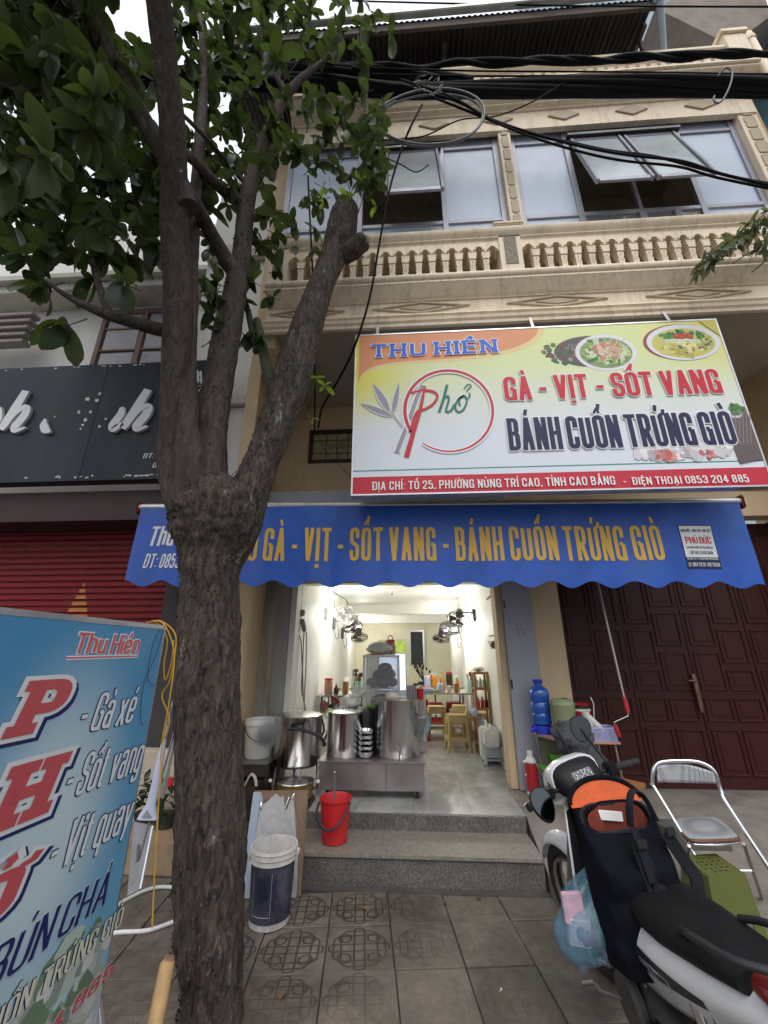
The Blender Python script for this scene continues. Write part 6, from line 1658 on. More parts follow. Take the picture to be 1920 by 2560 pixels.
dtable('dining_table', 'dark legged table by the left wall behind the red fan', -1.33, -.70, 6.2, 6.85, 1.05, 'black')
dtable('dining_table', 'far dining table by the left wall deeper in the shop', -1.33, -.55, 7.6, 8.4, 1.05, 'black')
# beige stools
m_st = mat('beige_stool', (.52,.38,.17), .45, var=.08)
def plastic_stool(name, label, m, w=.30, h=.46, top=.25, group=None, holes=True, mt=None):
    t = thing(name, label, 'stool', (0,0,0), group)
    mb = MB(); mb.obox((0,0,h-.012), (top,top,.024)); mb.build('seat', m, t, bevel=.008)
    if holes:
        mb = MB()
        for i in range(4): mb.obox((-top*.3+i*top*.2,0,h+.002), (top*.10,top*.75,.005))
        mb.build('seat_rib', m, t, bevel=.002, segs=1)
    for sx in (-1,1):
        for sy in (-1,1):
            a = Vector((sx*(top/2-.02), sy*(top/2-.02), h-.02)); b = Vector((sx*(w/2-.015), sy*(w/2-.015), .0))
            mb = MB(); mb.bar(a, b, .045, .030); mb.bar(a+Vector((0,0,0)), b, .030, .046); mb.build('leg', m, t, bevel=.004, segs=1)
    for k in range(4):
        an = k*PI/2; M = Matrix.Rotation(an,3,'Z'); mb = MB()
        def W(z): return lerp(w/2-.012, top/2-.012, z/h)
        # apron above and tie below the arched opening
        for z0, z1 in ((h-.10,h-.024),(h*.28,h*.40)):
            pts = [(-W(z0),z0),(W(z0),z0),(W(z1),z1),(-W(z1),z1)]
            mb.prism(pts, lambda p,q,d: M @ Vector((p, -W(q)-.004-d, q)), 0, .010)
        mb.build('apron', m, t, smooth=0)
    return t
s0 = plastic_stool('plastic_stool', 'beige plastic stool in front of the steel table, left of the two', m_st, .34, .46, .27, 'beige plastic stools')
s0.location = (.655,6.62,FL); s0.rotation_euler.z = R(4)
for (x, y, rz, lab) in ((1.00,6.85,R(-3),'beige plastic stool in front of the steel table, next to the shelf'), (.42,7.6,R(6),'beige plastic stool pushed under the steel table, behind its left chrome leg'), (.85,7.75,R(2),'beige plastic stool standing between the first and second right hand table')):
    c = copy_tree(s0); c.location = (x,y,FL); c.rotation_euler.z = rz; c['label'] = lab
s1 = plastic_stool('plastic_stool', 'red plastic stool under the far right table', mat('red_stool', (.38,.02,.025), .4), .32, .44, .26, 'red plastic stools'); s1.location = (.45,8.3,FL)
for x, y, lab in ((.80,8.45,'red plastic stool under the second right hand table, next to the wall'), (.12,7.35,'red plastic stool left of the first steel table, behind the hanging towel'), (-.85,7.3,'red plastic stool between the two tables at the left wall'), (.2,8.9,'red plastic stool in the middle of the back of the shop')):
    c = copy_tree(s1); c.location = (x,y,FL); c['label'] = lab
# small things on the tables
m_g = {'red': m_red, 'orange': mat('sauce_orange', (.60,.22,.02), .3), 'amber': mat('sauce_amber', (.42,.20,.04), .3), 'teal': mat('mint_plastic', (.38,.62,.55), .4), 'white': m_whiteplastic, 'brown': mat('dark_brown_glass', (.07,.03,.015), .2), 'green': mat('lime_plastic', (.20,.50,.06), .4),
       'yellow': mat('yellow_plastic', (.65,.55,.05), .4), 'peach': mat('peach_box', (.62,.34,.22), .5), 'blue': mat('pale_blue', (.40,.50,.68), .4), 'silver': m_steel}
def jar(loc, r, h, col, label, lid=None, cat='jar', name='condiment_jar', neck=False):
    t = thing(name, label, cat, loc, 'condiments and jars on the shop tables'); mb = MB(); L = Vector(loc)
    prof = [(r*.92,.002),(r,.01),(r,h*.62),(r*.45,h*.8),(r*.4,h)] if neck else [(r*.85,.002),(r,.012),(r,h*.9),(r*.92,h)]
    mb.lathe(L, prof, 12); mb.build('body', m_g[col], t, smooth=50)
    if lid: mb = MB(); hh = h; mb.lathe(L+Vector((0,0,hh)), [(r*(.46 if neck else .98),0),(r*(.46 if neck else .98),.025),(.001,.03)], 12); mb.build('lid', m_g[lid], t, smooth=40)
def cutlery(loc, label, col='teal', n_=9):
    t = thing('cutlery_holder', label, 'cutlery holder', loc, 'cutlery holders on the shop tables'); L = Vector(loc); mb = MB(); mb.lathe(L, [(.055,.002),(.06,.01),(.048,.17),(.045,.17),(.05,.02)], 8, cap=True); mb.build('body', m_g[col], t, smooth=30)
    rr = random.Random(int(loc[0]*100)); mb = MB()
    for _ in range(n_): a = rr.uniform(0,6.28); mb.tube([L+Vector((.02*math.cos(a),.02*math.sin(a),.10)), L+Vector((.05*math.cos(a),.05*math.sin(a),.26+rr.uniform(-.02,.03)))], .004, 5)
    for _ in range(3): a = rr.uniform(0,6.28); mb.ball(L+Vector((.05*math.cos(a),.05*math.sin(a),.26)), .024, 8, 5, (1,.5,1.3))
    o = mb.build('spoons', m_g['brown'], t, smooth=60); o['kind'] = 'stuff'
TZ = 1.0465
jar((-1.20,6.35,TZ+.005), .062, .19, 'peach', 'peach coloured box jar with red lid at the left end of the left table', 'red')
jar((-1.08,6.32,TZ+.005), .034, .13, 'brown', 'dark sauce bottle next to the peach jar on the left table', 'white', 'bottle', 'sauce_bottle', True)
jar((-.95,6.35,TZ+.005), .045, .15, 'amber', 'amber sauce jar in the middle of the left table', 'orange')
cutlery((-.78,6.5,TZ+.005), 'mint green cutlery holder with spoons on the left table')
jar((-1.15,7.8,TZ+.005), .05, .16, 'white', 'white jar at the wall end of the far left table'); jar((-.95,7.9,TZ+.005), .04, .20, 'brown', 'tall dark bottle on the far left table', None, 'bottle', 'sauce_bottle', True)
jar((-.80,7.8,TZ+.005), .06, .12, 'green', 'lime green tub on the far left table'); jar((-.66,7.95,TZ+.005), .05, .17, 'orange', 'orange jar on the far left table', 'white'); cutlery((-1.05,8.1,TZ+.005), 'cutlery holder at the back of the far left table', 'silver')
cutlery((.93,6.95,TZ), 'mint green cutlery holder on the right end of the steel table')
jar((.70,6.85,TZ), .042, .13, 'amber', 'amber jar beside the mint cutlery holder on the steel table'); jar((.73,7.0,TZ), .045, .2, 'orange', 'tall orange squeeze bottle on the steel table', None, 'bottle', 'sauce_bottle', True)
jar((.60,6.9,TZ), .035, .09, 'white', 'small white cup in the middle of the steel table', None, 'cup', 'cup'); jar((.46,6.9,TZ), .05, .10, 'blue', 'pale blue bowl jar on the steel table', 'white'); jar((.52,7.1,TZ), .035, .12, 'amber', 'small amber jar behind the white cup on the steel table')
jar((.36,6.88,TZ), .06, .035, 'yellow', 'flat yellow dish on the left part of the steel table', None, 'dish', 'dish'); jar((.24,7.1,TZ), .07, .05, 'red', 'red plastic dish on the left end of the steel table', None, 'dish', 'dish')
jar((.42,8.05,TZ), .06, .20, 'orange', 'orange tub on the second right hand table', 'blue'); jar((.58,8.1,TZ), .045, .24, 'amber', 'tall amber bottle on the second right hand table', None, 'bottle', 'sauce_bottle', True); jar((.30,8.0,TZ), .055, .16, 'blue', 'pale blue lidded jar on the second right hand table', 'white')
jar((.72,8.2,TZ), .06, .22, 'brown', 'dark brown jar near the wall on the second right hand table', 'red'); jar((.82,8.0,TZ), .045, .16, 'teal', 'mint jar beside the pilaster on the second right hand table', 'white')
t = thing('tissue_pack', 'pale blue pack of tissues lying on the left end of the steel table', 'tissue pack', (.28,6.86,TZ)); mb = MB(); mb.obox((.28,6.86,TZ+.028), (.20,.10,.05)); mb.build('pack', m_g['blue'], t, bevel=.02); mb = MB(); mb.obox((.28,6.86,TZ+.056), (.10,.03,.006)); mb.build('tissue', m_g['white'], t)
# potted twig on a small stand at the back
t = thing('potted_twig', 'bare twiggy plant on a small stand against the back wall', 'plant', (.30,9.4,FL))
mb = MB(); mb.box(.05,9.25,.98,.55,9.55,1.01); mb.box(.08,9.28,FL,.11,9.31,.98); mb.box(.49,9.28,FL,.52,9.31,.98); mb.build('stand', mat('dark_wood', (.045,.022,.016), .5), t)
mb = MB(); rr = random.Random(8); base = Vector((.28,9.38,1.05)); mb.obox(base-Vector((0,0,.02)), (.24,.12,.04))
for k in range(16):
    a = rr.uniform(-1.3,1.3); l = rr.uniform(.15,.38); mb.tube(smooth_path([base, base+Vector((math.sin(a)*l*.4,0,l*.5)), base+Vector((math.sin(a)*l*.7,.02,l))],3), .006, 4); mb.ball(base+Vector((math.sin(a)*l*.7,.02,l)), .022, 6, 4, (1,.6,1.6))
mb.build('branches', mat('twig_dark', (.03,.022,.015), .8), t, smooth=50)
# drinks fridge, mostly behind the display case
t = thing('drinks_fridge', 'lit glass door drinks fridge standing behind the display case', 'fridge', (-.32,8.0,FL))
mb = MB(); mb.box(-.60,7.9,FL,-.07,8.4,1.86); mb.build('cabinet', mat('fridge_grey', (.3,.33,.36), .4), t, bevel=.01)
mb = MB(); mb.box(-.57,7.885,1.0,-.10,7.899,1.60); mb.build('glass_door', mat('fridge_lit', (.55,.65,.75), .2, var=.3, scale=22, emit=((.62,.78,1.0), 1.6)), t)
mb = MB(); mb.box(-.59,7.885,1.62,-.08,7.899,1.84); mb.build('header', mat('fridge_header', (.35,.45,.08), .4, var=.3, scale=9), t)
# glass display case with roast meat, jar and bag on top
t = thing('display_case', 'glass and aluminium food display case behind the big steel pot', 'display case', (-.33,5.2,1.0))
x0, x1, y0, y1, z0, z1 = -.545, -.145, 5.05, 5.45, .98, 1.565
mb = MB(); mb.box(x0-.02,y0-.02,.62,x1+.02,y1+.02,.979); mb.build('stand', m_steel_d, t, bevel=.004)
for x, y in ((x0,y0),(x1,y0),(x0,y1),(x1,y1)): mb = MB(); mb.box(x-.012,y-.012,z0,x+.012,y+.012,z1); mb.build('post', m_alu, t, bevel=.002, segs=1)
mb = MB(); mb.box(x0-.014,y0-.014,z1+.0005,x1+.014,y1+.014,z1+.028); mb.build('roof', m_whiteplastic, t, bevel=.003)
m_glass = mat('case_glass', (.75,.78,.80), .05, var=0, alpha=.16)
for nm, a in (('front', (x0+.013,y0-.003,z0,x1-.013,y0+.002,z1)), ('side', (x1-.002,y0+.013,z0,x1+.003,y1-.013,z1)), ('side', (x0-.003,y0+.013,z0,x0+.002,y1-.013,z1))): mb = MB(); mb.box(*a); mb.build('glass_pane', m_glass, t, smooth=0)
mb = MB(); mb.box(x0+.014,y1-.004,z0,x1-.014,y1+.004,z1); mb.build('back_panel', mat('case_back', (.55,.56,.62), .4, alpha=.5), t, smooth=0)
mb = MB(); mb.box(x0+.013,y0+.013,1.22,x1-.013,y1-.013,1.228); mb.build('shelf', m_steel, t, smooth=0)
rr = random.Random(3)
for k, (dx, dz, r) in enumerate(((-.10,.06,.075),(.02,.06,.085),(.11,.06,.07),(-.03,.14,.075),(.07,.15,.08),(.04,.22,.07))):
    mb = MB(); mb.ball((x0+.2+dx,y0+.2+rr.uniform(-.05,.05),1.228+dz), r, 12, 8, (1.25,1,.8)); tag(mb.build('roast_meat', mat('roast_meat', (.05,.03,.02), .4, var=.5, scale=30, bump=.6), None, org=(x0+.2+dx,y0+.2,1.228), smooth=60), 'dark roast duck joint on the case shelf, '+('far left of the heap','bottom middle of the heap','far right of the heap','second layer left','second layer right','topmost of the heap')[k], 'meat', 'roast duck joints in the display case')
mb = MB(); mb.ball((x0+.2,y0+.2,1.075), .11, 14, 8, (1.3,1,.75)); tag(mb.build('meat_tray', mat('grey_meat', (.06,.055,.05), .5, var=.5, scale=25, bump=.5), None, org=(x0+.2,y0+.2,.99), smooth=60), 'grey heap of boiled poultry in the bottom of the display case', 'meat')
def bag_mat(name, col, al):
    return mat(name, col, .25, var=.25, scale=16, bump=.8, bscale=26, alpha=al, spec=.7)
def bag(name, label, c, r, sc, m, seed, knot=None, tagkw=None):
    mb = MB(); c = Vector(c); rr = random.Random(seed)
    def fn(u, v):
        th = 2*PI*u; ph = PI*(v-.5); d = Vector((math.cos(ph)*math.cos(th), math.cos(ph)*math.sin(th), math.sin(ph)))
        k = 1 + .22*noise.noise(d*2.2+Vector((seed,0,0))) + .10*noise.noise(d*6+Vector((0,seed,0)))
        return c + Vector((d.x*sc[0], d.y*sc[1], d.z*sc[2]))*r*k
    mb.grid(fn, 28, 16)
    return mb
t = thing('bag_of_noodles', 'white plastic bag of rice noodles on top of the display case', 'bag', (-.38,5.2,1.594)); bag('', '', (-.38,5.2,1.665), .10, (1.5,1.1,.80), None, 3).build('bag', mat('milky_bag', (.74,.72,.66), .35, var=.15, scale=14, bump=.8, bscale=24), t, smooth=70)
mb = MB(); mb.obox((-.37,5.2,1.600), (.30,.2,.012)); mb.build('tray', m_g['amber'], t)
t = thing('red_lid_jar', 'clear jar with a red handled lid on the display case behind the bag', 'jar', (-.245,5.33,1.594))
mb = MB(); mb.lathe((-.245,5.33,1.594), [(.06,0),(.07,.02),(.07,.11),(.05,.145)], 16); mb.build('body', mat('pickle_glass', (.5,.36,.24), .25, var=.5, scale=22), t, smooth=50)
mb = MB(); mb.lathe((-.245,5.33,1.74), [(.062,0),(.062,.02),(.045,.035),(.001,.036)], 16); mb.build('lid', m_red, t, smooth=40)
mb = MB(); mb.tube([(-.245+.032*math.cos(a),5.33,1.77+.055*math.sin(a)) for a in [PI*i/10 for i in range(11)]], .006, 6); mb.build('handle', m_red, t, smooth=60)
t = thing('bag_of_noodles', 'clear knotted bags of white noodles behind the middle steel pot', 'bag', (-.66,5.0,1.0))
bag('', '', (-.68,5.0,1.09), .095, (1.15,.9,.8), None, 5).build('bag', bag_mat('noodle_bag', (.72,.70,.62), 1), t, smooth=70)
mb = MB(); 
for k in range(6): mb.tube(smooth_path([(-.62,5.0,1.14), (-.60+.03*k-.07,5.0,1.20), (-.58+.04*k-.09,5.0-.01*k,1.27)],3), [.02-.0028*i for i in range(7)], 6)
mb.build('knot', bag_mat('noodle_bag', (.72,.70,.62), 1), t, smooth=70)
mb = MB(); mb.box(-.85,4.9,.64,-.45,5.18,1.02); tag(mb.build('counter_box', mat('dark_counter', (.10,.09,.085), .6), None, org=(-.65,5.0,.64), bevel=.01), 'dark box shelf behind the steel pots carrying the noodle bags', 'box')
# floor fan, red blades
t = thing('floor_fan', 'standing fan with red blades at the left wall behind the steel pots', 'fan', (-.97,5.55,FL))
L = at(829,1766,Y=5.5); mb = MB()
for d, r in ((0,.145),(.04,.12),(.055,.07)): mb.tube([L+Vector((r*math.cos(a),-d,r*math.sin(a))) for a in [2*PI*i/28 for i in range(28)]], .004, 5, closed=True)
for i in range(16): a = 2*PI*i/16; mb.tube([L+Vector((.03*math.cos(a),-.06,.03*math.sin(a))), L+Vector((.12*math.cos(a),-.04,.12*math.sin(a))), L+Vector((.145*math.cos(a),0,.145*math.sin(a)))], .0018, 4)
mb.build('cage', m_steel_d, t, smooth=60)
mb = MB()
for k in range(3):
    a0 = 2*PI*k/3+.4
    def bl(u, v): a = a0+1.3*v; q = lerp(.03,.12,u); return L+Vector((q*math.cos(a), -.01-.025*v, q*math.sin(a)))
    mb.grid(bl, 4, 4)
mb.build('blades', mat('fan_red', (.42,.06,.04), .35), t, smooth=60, recalc=False)
mb = MB(); mb.tube([L+Vector((0,.1,0)), L+Vector((0,-.03,0))], .035, 12); mb.tube([L+Vector((0,.05,0)), (L.x,L.y+.05,FL+.03)], .014, 8); mb.lathe((L.x,L.y+.05,FL), [(.14,0),(.14,.02),(.03,.05)], 16); mb.build('stand', m_black, t, smooth=50)
# wooden shelf rack by the right wall
t = thing('shelf_rack', 'brown rack of shelves with bottles standing against the right wall', 'shelf', (1.15,6.8,FL))
m_rk = mat('rack_wood', (.33,.17,.05), .5, var=.1)
sx0, sx1, sy0, sy1, st_ = .985, 1.115, 6.35, 6.62, 1.36
sx0, sx1, sy0, sy1 = .90, 1.11, 6.30, 6.58
for x in (sx0, sx1-.03):
    for y in (sy0, sy1-.03): mb = MB(); mb.box(x,y,FL,x+.03,y+.03,st_); mb.build('post', m_rk, t, bevel=.003, segs=1)
for z in (FL+.12,.62,.86,1.12,1.33): mb = MB(); mb.box(sx0+.002,sy0+.002,z,sx1-.002,sy1-.002,z+.028); mb.build('shelf_board', m_rk, t, bevel=.003, segs=1)
rr = random.Random(12)
for z, cols in ((1.148,('white','white','green')),(.888,('red','red','brown')),(.648,('blue','blue'))):
    for k, c in enumerate(cols): jar((sx0+.05+k*.06, sy0+.08+rr.uniform(0,.08), z+.001), .026, .14 if z != .648 else .12, c, {'white':'white bottle on the upper shelf of the brown rack, ','green':'green bottle on the upper shelf of the brown rack, ','red':'red bottomed bottle on the middle shelf of the brown rack, ','brown':'dark bottle on the middle shelf of the brown rack, ','blue':'pale blue bottle on the lower shelf of the brown rack, '}[c]+('at the left','in the middle','at the right')[k], None, 'bottle', 'shelf_bottle', True)
t = thing('bag_of_straws', 'white plastic bag lying on top of the brown rack', 'bag', (1.0,6.4,1.36)); bag('', '', (1.0,6.44,1.40), .055, (1.5,1.3,.7), None, 9).build('bag', mat('milky_bag', (.74,.72,.66), .35), t, smooth=70)
t = thing('hanging_bag', 'pale blue bag hanging on the left side of the brown rack', 'bag', (.87,6.28,.80)); bag('', '', (.872,6.26,.84), .045, (1,.8,1.1), None, 10).build('bag', m_g['blue'], t, smooth=70); mb = MB(); mb.tube([(.872,6.26,.88),(.89,6.29,1.1)], .004, 5); mb.build('string', m_whiteplastic, t)
# white jerrycans on the little grey stool
for (x, y, z, lab, w) in ((1.0,5.86,FL+.19,'white plastic jerrycan standing on the small grey stool',.17), (.99,6.12,FL+.002,'white plastic jerrycan on the floor behind the small grey stool',.18)):
    t = thing('jerrycan', lab, 'jerrycan', (x,y,z), 'white jerrycans by the right wall'); h = .24 if w == .17 else .44
    mb = MB(); mb.box(x-w/2,y-.12,z,x+w/2,y+.12,z+h*.85); mb.build('body', m_whiteplastic, t, bevel=.02)
    mb = MB(); mb.tube([(x,y-.09,z+h*.84),(x,y-.06,z+h),(x,y+.05,z+h),(x,y+.09,z+h*.84)], .014, 8); mb.lathe((x,y-.09,z+h*.85),[(.022,0),(.022,.03),(.001,.031)],10); mb.build('handle', m_whiteplastic, t, smooth=50)
s2 = plastic_stool('small_stool', 'small grey plastic stool carrying a white jerrycan by the right wall', mat('grey_stool', (.42,.47,.47), .4), .24, .185, .20, holes=False); s2.location = (1.0,5.86,FL)
# cctv / sensor on ceiling
t = thing('ceiling_sensor', 'small white sensor hanging from the shop ceiling', 'sensor', (-.03,7.2,2.58)); mb = MB(); mb.lathe(at(980,1479,Y=7.2), [(.02,.03),(.03,0),(.02,-.04)], 10); mb.build('body', m_whiteplastic, t, smooth=50); mb = MB(); mb.lathe(at(980,1480,Y=7.16), [(.012,-.02),(.012,-.05)], 8); mb.build('lens', m_black, t)
# ------------------------------------------------------------------ steel soup cart and its pots
t = thing('soup_cart', 'low stainless steel cart on castors carrying the two noodle pots', 'cart', (-.4,4.75,FL))
mb = MB(); mb.box(-.90,4.45,.385,.11,5.02,.615); mb.build('body', m_steel_d, t, bevel=.006)
mb = MB(); mb.box(-.92,4.43,.6155,.13,5.04,.628); mb.build('deck', m_steel_d, t, bevel=.004)
mb = MB(); mb.box(-.255,4.4475,.39,-.250,4.4495,.61); mb.build('seam', m_black, t)
for x in (-.82,.04):
    for y in (4.52,4.95):
        mb = MB(); mb.lathe((x,y,FL+.034), [(.001,-.014),(.033,-.014),(.033,.014),(.001,.014)], 14, Matrix.Rotation(R(90),3,'Y')); w = mb.build('wheel', m_rubber, t, smooth=40)
        mb = MB(); mb.box(x-.02,y-.02,FL+.035,x-.0165,y+.02,.384); mb.box(x+.0165,y-.02,FL+.035,x+.02,y+.02,.384); mb.build('fork', m_steel_d, w)
def pot(label, x, y, z, r, h, lid=True, tap=False, name='stock_pot', m=None, group='steel pots in front of the shop'):
    t = thing(name, label, 'pot', (x,y,z), group); mb = MB()
    mb.lathe((x,y,z), [(r*.96,0),(r,.015),(r,h-.012),(r*1.02,h-.006),(r*1.02,h),(r*.98,h),(r*.97,h-.02),(r*.97,h*.5)], 48, cap=False); mb.lathe((x,y,z+.001), [(.0001,0),(r*.96,0)], 48, cap=False); mb.build('body', m or m_steel, t, smooth=40)
    if lid:
        mb = MB(); mb.lathe((x,y,z+h), [(r*1.01,.001),(r*1.01,.006),(r*.9,.014),(r*.3,.026),(.0001,.028)], 40); l = mb.build('lid', m_steel, t, smooth=50)
        mb = MB(); mb.tube([(x-.03,y,z+h+.028),(x-.025,y,z+h+.055),(x+.025,y,z+h+.055),(x+.03,y,z+h+.028)], .007, 8); mb.build('knob', m_steel, l, smooth=50)
    if tap:
        mb = MB(); mb.tube([(x+tap,y-math.sqrt(r*r-tap*tap)+.005,z+.06),(x+tap,y-r-.035,z+.055),(x+tap-.004,y-r-.05,z+.035),(x+tap-.004,y-r-.05,z-.01)], [.012,.012,.013,.009], 10)
        mb.tube([(x+tap,y-r-.02,z+.065),(x+tap-.02,y-r-.045,z+.12)], .006, 6); mb.build('tap', m_chrome, t, smooth=50)
    return t
pot('medium steel noodle pot with lid on the left of the cart', -.695, 4.70, .629, .185, .395, tap=.0)
pot('tallest steel noodle pot with taps on the right of the cart', -.155, 4.74, .629, .235, .525, lid=False, tap=.05)
# contents on the tall pot
t = thing('noodle_bundle', 'crumpled white cloth and noodles lying on the rim of the tallest pot', 'cloth', (-.2,4.65,1.16)); bag('', '', (-.20,4.66,1.185), .045, (1.5,1,.9), None, 21).build('cloth', mat('off_white_cloth', (.68,.62,.52), .8, bump=.8, bscale=30), t, smooth=70)
bag('', '', (-.145,4.66,1.175), .03, (1.3,1,.8), None, 23).build('cloth', mat('off_white_cloth', (.68,.62,.52), .8), t, smooth=70)
mb = MB(); mb.lathe((-.155,4.74,1.135), [(.0001,0),(.225,0)], 40, cap=False); tag(mb.build('pot_cover', m_steel_d, None, org=(-.155,4.74,1.135)), 'flat steel cover sunk in the mouth of the tallest pot', 'lid')
for k, (x, lab) in enumerate(((-.02,'clear drinking glasses stacked on the tallest pot rim, left stack'), (.035,'clear drinking glasses stacked on the tallest pot rim, right stack'))):
    t = thing('glass_stack', lab, 'glasses', (x,4.78,1.155)); mb = MB()
    for j in range(3): mb.lathe((x,4.78,1.137+j*.042), [(.022,0),(.028,.06),(.026,.06),(.021,.004)], 14, cap=False)
    mb.build('glasses', mat('tumbler_glass', (.5,.5,.48), .08, trans=.6), t, smooth=60)['kind'] = 'stuff'
t = thing('red_mug', 'small red plastic mug at the right of the tallest pot', 'mug', (.10,4.85,1.13)); mb = MB(); mb.lathe((.10,4.90,1.13), [(.034,0),(.042,.11),(.038,.11),(.031,.005)], 18); mb.build('body', m_red, t, smooth=50)
mb = MB(); mb.box(.05,4.85,.63,.15,4.97,1.128); tag(mb.build('steel_canister', m_steel_d, None, org=(.1,4.9,.63), bevel=.01), 'narrow steel canister standing behind the tallest pot', 'canister')
# stack of steel bowls
bx_, by_ = -.465, 4.60
for j in range(5):
    t = thing('steel_bowl', 'polished steel bowl, %s of the stack between the two cart pots' % ('lowest','second from bottom','middle','fourth from bottom','topmost')[j], 'bowl', (bx_,by_,.629+j*.048), 'stacked steel bowls')
    mb = MB(); z = .629+j*.048; mb.lathe((bx_,by_,z), [(.05,0),(.07,.012),(.084,.05),(.087,.056),(.082,.056),(.066,.016),(.0001,.012)], 28); mb.build('bowl', m_chrome, t, smooth=50)
# green leaves on the medium pot, black gas lead
t = thing('banana_leaf', 'bright green leaf strips lying on the lid of the medium pot', 'leaf', (-.84,4.66,1.04))
for k in range(4):
    mb = MB(); pts = smooth_path([(-.82,4.62+.02*k,1.047+.003*k),(-.87,4.58+.03*k,1.052+.002*k),(-.905,4.56+.03*k,1.02-.01*k)], 5); mb.tube(pts, [.003+.012*math.sin(PI*i/10) for i in range(len(pts))], 6, squash=.2); mb.build('strip', m_g['green'], t, smooth=60)
t = thing('green_ladle_rest', 'lime green plastic dish between the medium and the tallest pot', 'dish', (-.44,4.95,1.03)); mb = MB(); mb.lathe((-.44,4.95,1.022), [(.04,0),(.075,.035),(.07,.035),(.038,.006)], 20); mb.build('dish', m_g['green'], t, smooth=50); mb = MB(); mb.lathe((-.44,4.95,.629), [(.05,0),(.05,.392)], 14); mb.build('stand', m_black, t, smooth=50)
# towel hung on the right handle of the tallest pot
t = thing('kitchen_towel', 'pale blue towel hanging from the handle of the tallest pot', 'towel', (.13,4.75,1.0)); mb = MB()
def tw(u, v):
    x = .115+.055*u + .02*math.sin(v*5); return (x + .012*math.sin(u*14+v*3), 4.62+.05*math.sin(u*9)+.04*v, 1.03-.22*v-.05*u*v+.02*math.cos(u*3))
mb.grid(tw, 16, 14); mb.build('cloth', mat('towel_blue', (.42,.52,.54), .9, var=.3, scale=18, bump=.6, bscale=90, stretch=(6,1,1)), t, smooth=70, recalc=False)
mb = MB(); mb.tube([(.08,4.66,.98),(.13,4.66,.98),(.13,4.82,.98),(.08,4.82,.98)], .008, 8); mb.build('handle', m_steel, t, smooth=40)
# big pot on its stand, left
PX, PY = -1.165, 4.62
pot('widest steel pot steaming on a tall iron stand, left of the cart', PX, PY, .572, .235, .43)
t = thing('pot_stand', 'iron stand with pale legs under the widest steaming pot', 'stand', (PX,PY,FL))
for a in (20,110,200,290): mb = MB(); x, y = PX+.2*math.cos(R(a)), PY+.2*math.sin(R(a)); mb.bar((x,y,.565),(x*1.0+.02*math.cos(R(a)),y+.02*math.sin(R(a)),FL),.025,.012); mb.build('leg', m_greysteel, t)
mb = MB(); mb.tube([(PX+.2*math.cos(a),PY+.2*math.sin(a),.562) for a in [2*PI*i/24 for i in range(24)]], .009, 6, closed=True); mb.build('ring', m_rust, t, smooth=50)
t = thing('gas_hose', 'thick black hose curving over the front of the widest pot', 'hose', (-1.15,4.36,.9)); mb = MB(); mb.tube(smooth_path([at(722,1822,Y=4.36), at(745,1823,Y=4.35), at(775,1830,Y=4.35), at(800,1842,Y=4.37), at(813,1862,Y=4.44)], 6), .016, 8); mb.build('hose', m_black, t, smooth=60)
# white tub on a dark rack
t = thing('white_tub', 'white plastic tub with wire handle on the dark rack at far left', 'tub', (-1.55,4.55,.64)); mb = MB(); mb.lathe((-1.555,4.57,.628), [(.125,0),(.132,.01),(.148,.29),(.158,.295),(.158,.335),(.150,.345),(.143,.33),(.125,.02),(.0001,.015)], 32); mb.build('body', m_whiteplastic, t, smooth=45)
mb = MB(); mb.tube(smooth_path([(-1.70,4.52,.90),(-1.62,4.42,.84),(-1.52,4.41,.79),(-1.42,4.46,.80),(-1.405,4.52,.90)],5), .004, 6); mb.build('handle', m_blackmetal, t, smooth=60)
t = thing('dark_rack', 'blackened wooden rack below the white tub', 'rack', (-1.55,4.5,FL)); m_bw = mat('blackened_wood', (.035,.025,.02), .8, var=.4, scale=8, stretch=(1,8,8))
mb = MB(); mb.box(-1.735,4.38,.595,-1.385,4.78,.626); mb.build('board', mat('grimy_board', (.20,.17,.14), .8, var=.3), t, bevel=.01); 
for x in (-1.72,-1.42):
    for y in (4.40,4.74): mb = MB(); mb.box(x,y,.18,x+.04,y+.04,.594); mb.build('leg', m_bw, t)
mb = MB(); mb.box(-1.72,4.385,.50,-1.38,4.40,.59); mb.build('apron', m_bw, t); mb = MB(); mb.box(-1.72,4.60,.18,-1.38,4.76,.50); mb.build('back', m_bw, t)
# blackened pots low at left
pot('soot blackened small pot with ladle below the dark rack', -1.49, 4.30, .20, .115, .27, lid=False, m=mat('sooty_pot', (.055,.035,.025), .6, .3, var=.5, scale=10), name='sooty_pot')
t = thing('ladle', 'pale bent spatula resting in the soot blackened pot', 'ladle', (-1.47,4.3,.45)); mb = MB(); mb.tube(smooth_path([(-1.56,4.24,.42),(-1.50,4.25,.545),(-1.45,4.24,.53),(-1.42,4.22,.46)],5), .014, 6, squash=.4); mb.build('blade', mat('old_bone', (.40,.36,.28), .6), t, smooth=60)
t = thing('gold_pot', 'brass coloured low pot with steel lid and side handles in front of the pot stand', 'pot', (-1.03,4.28,.2))
gx, gy, gz, gr = -1.075, 4.27, .355, .165
mb = MB(); mb.lathe((gx,gy,gz), [(gr*.75,0),(gr*.95,.03),(gr,.14),(gr*1.02,.145)], 36); mb.build('body', mat('brass_soot', (.38,.25,.08), .4, .7, var=.4, scale=5, dirt=.8, dirtcol=(.05,.03,.02), dscale=3), t, smooth=45)
mb = MB(); mb.lathe((gx,gy,gz+.146), [(gr*1.02,0),(gr*1.0,.008),(gr*.5,.020),(.0001,.024)], 36); l = mb.build('lid', m_steel, t, smooth=50); mb = MB(); mb.tube([(gx-.02,gy,gz+.17),(gx,gy,gz+.185),(gx+.02,gy,gz+.17)], .006, 6); mb.build('knob', m_black, l, smooth=50)
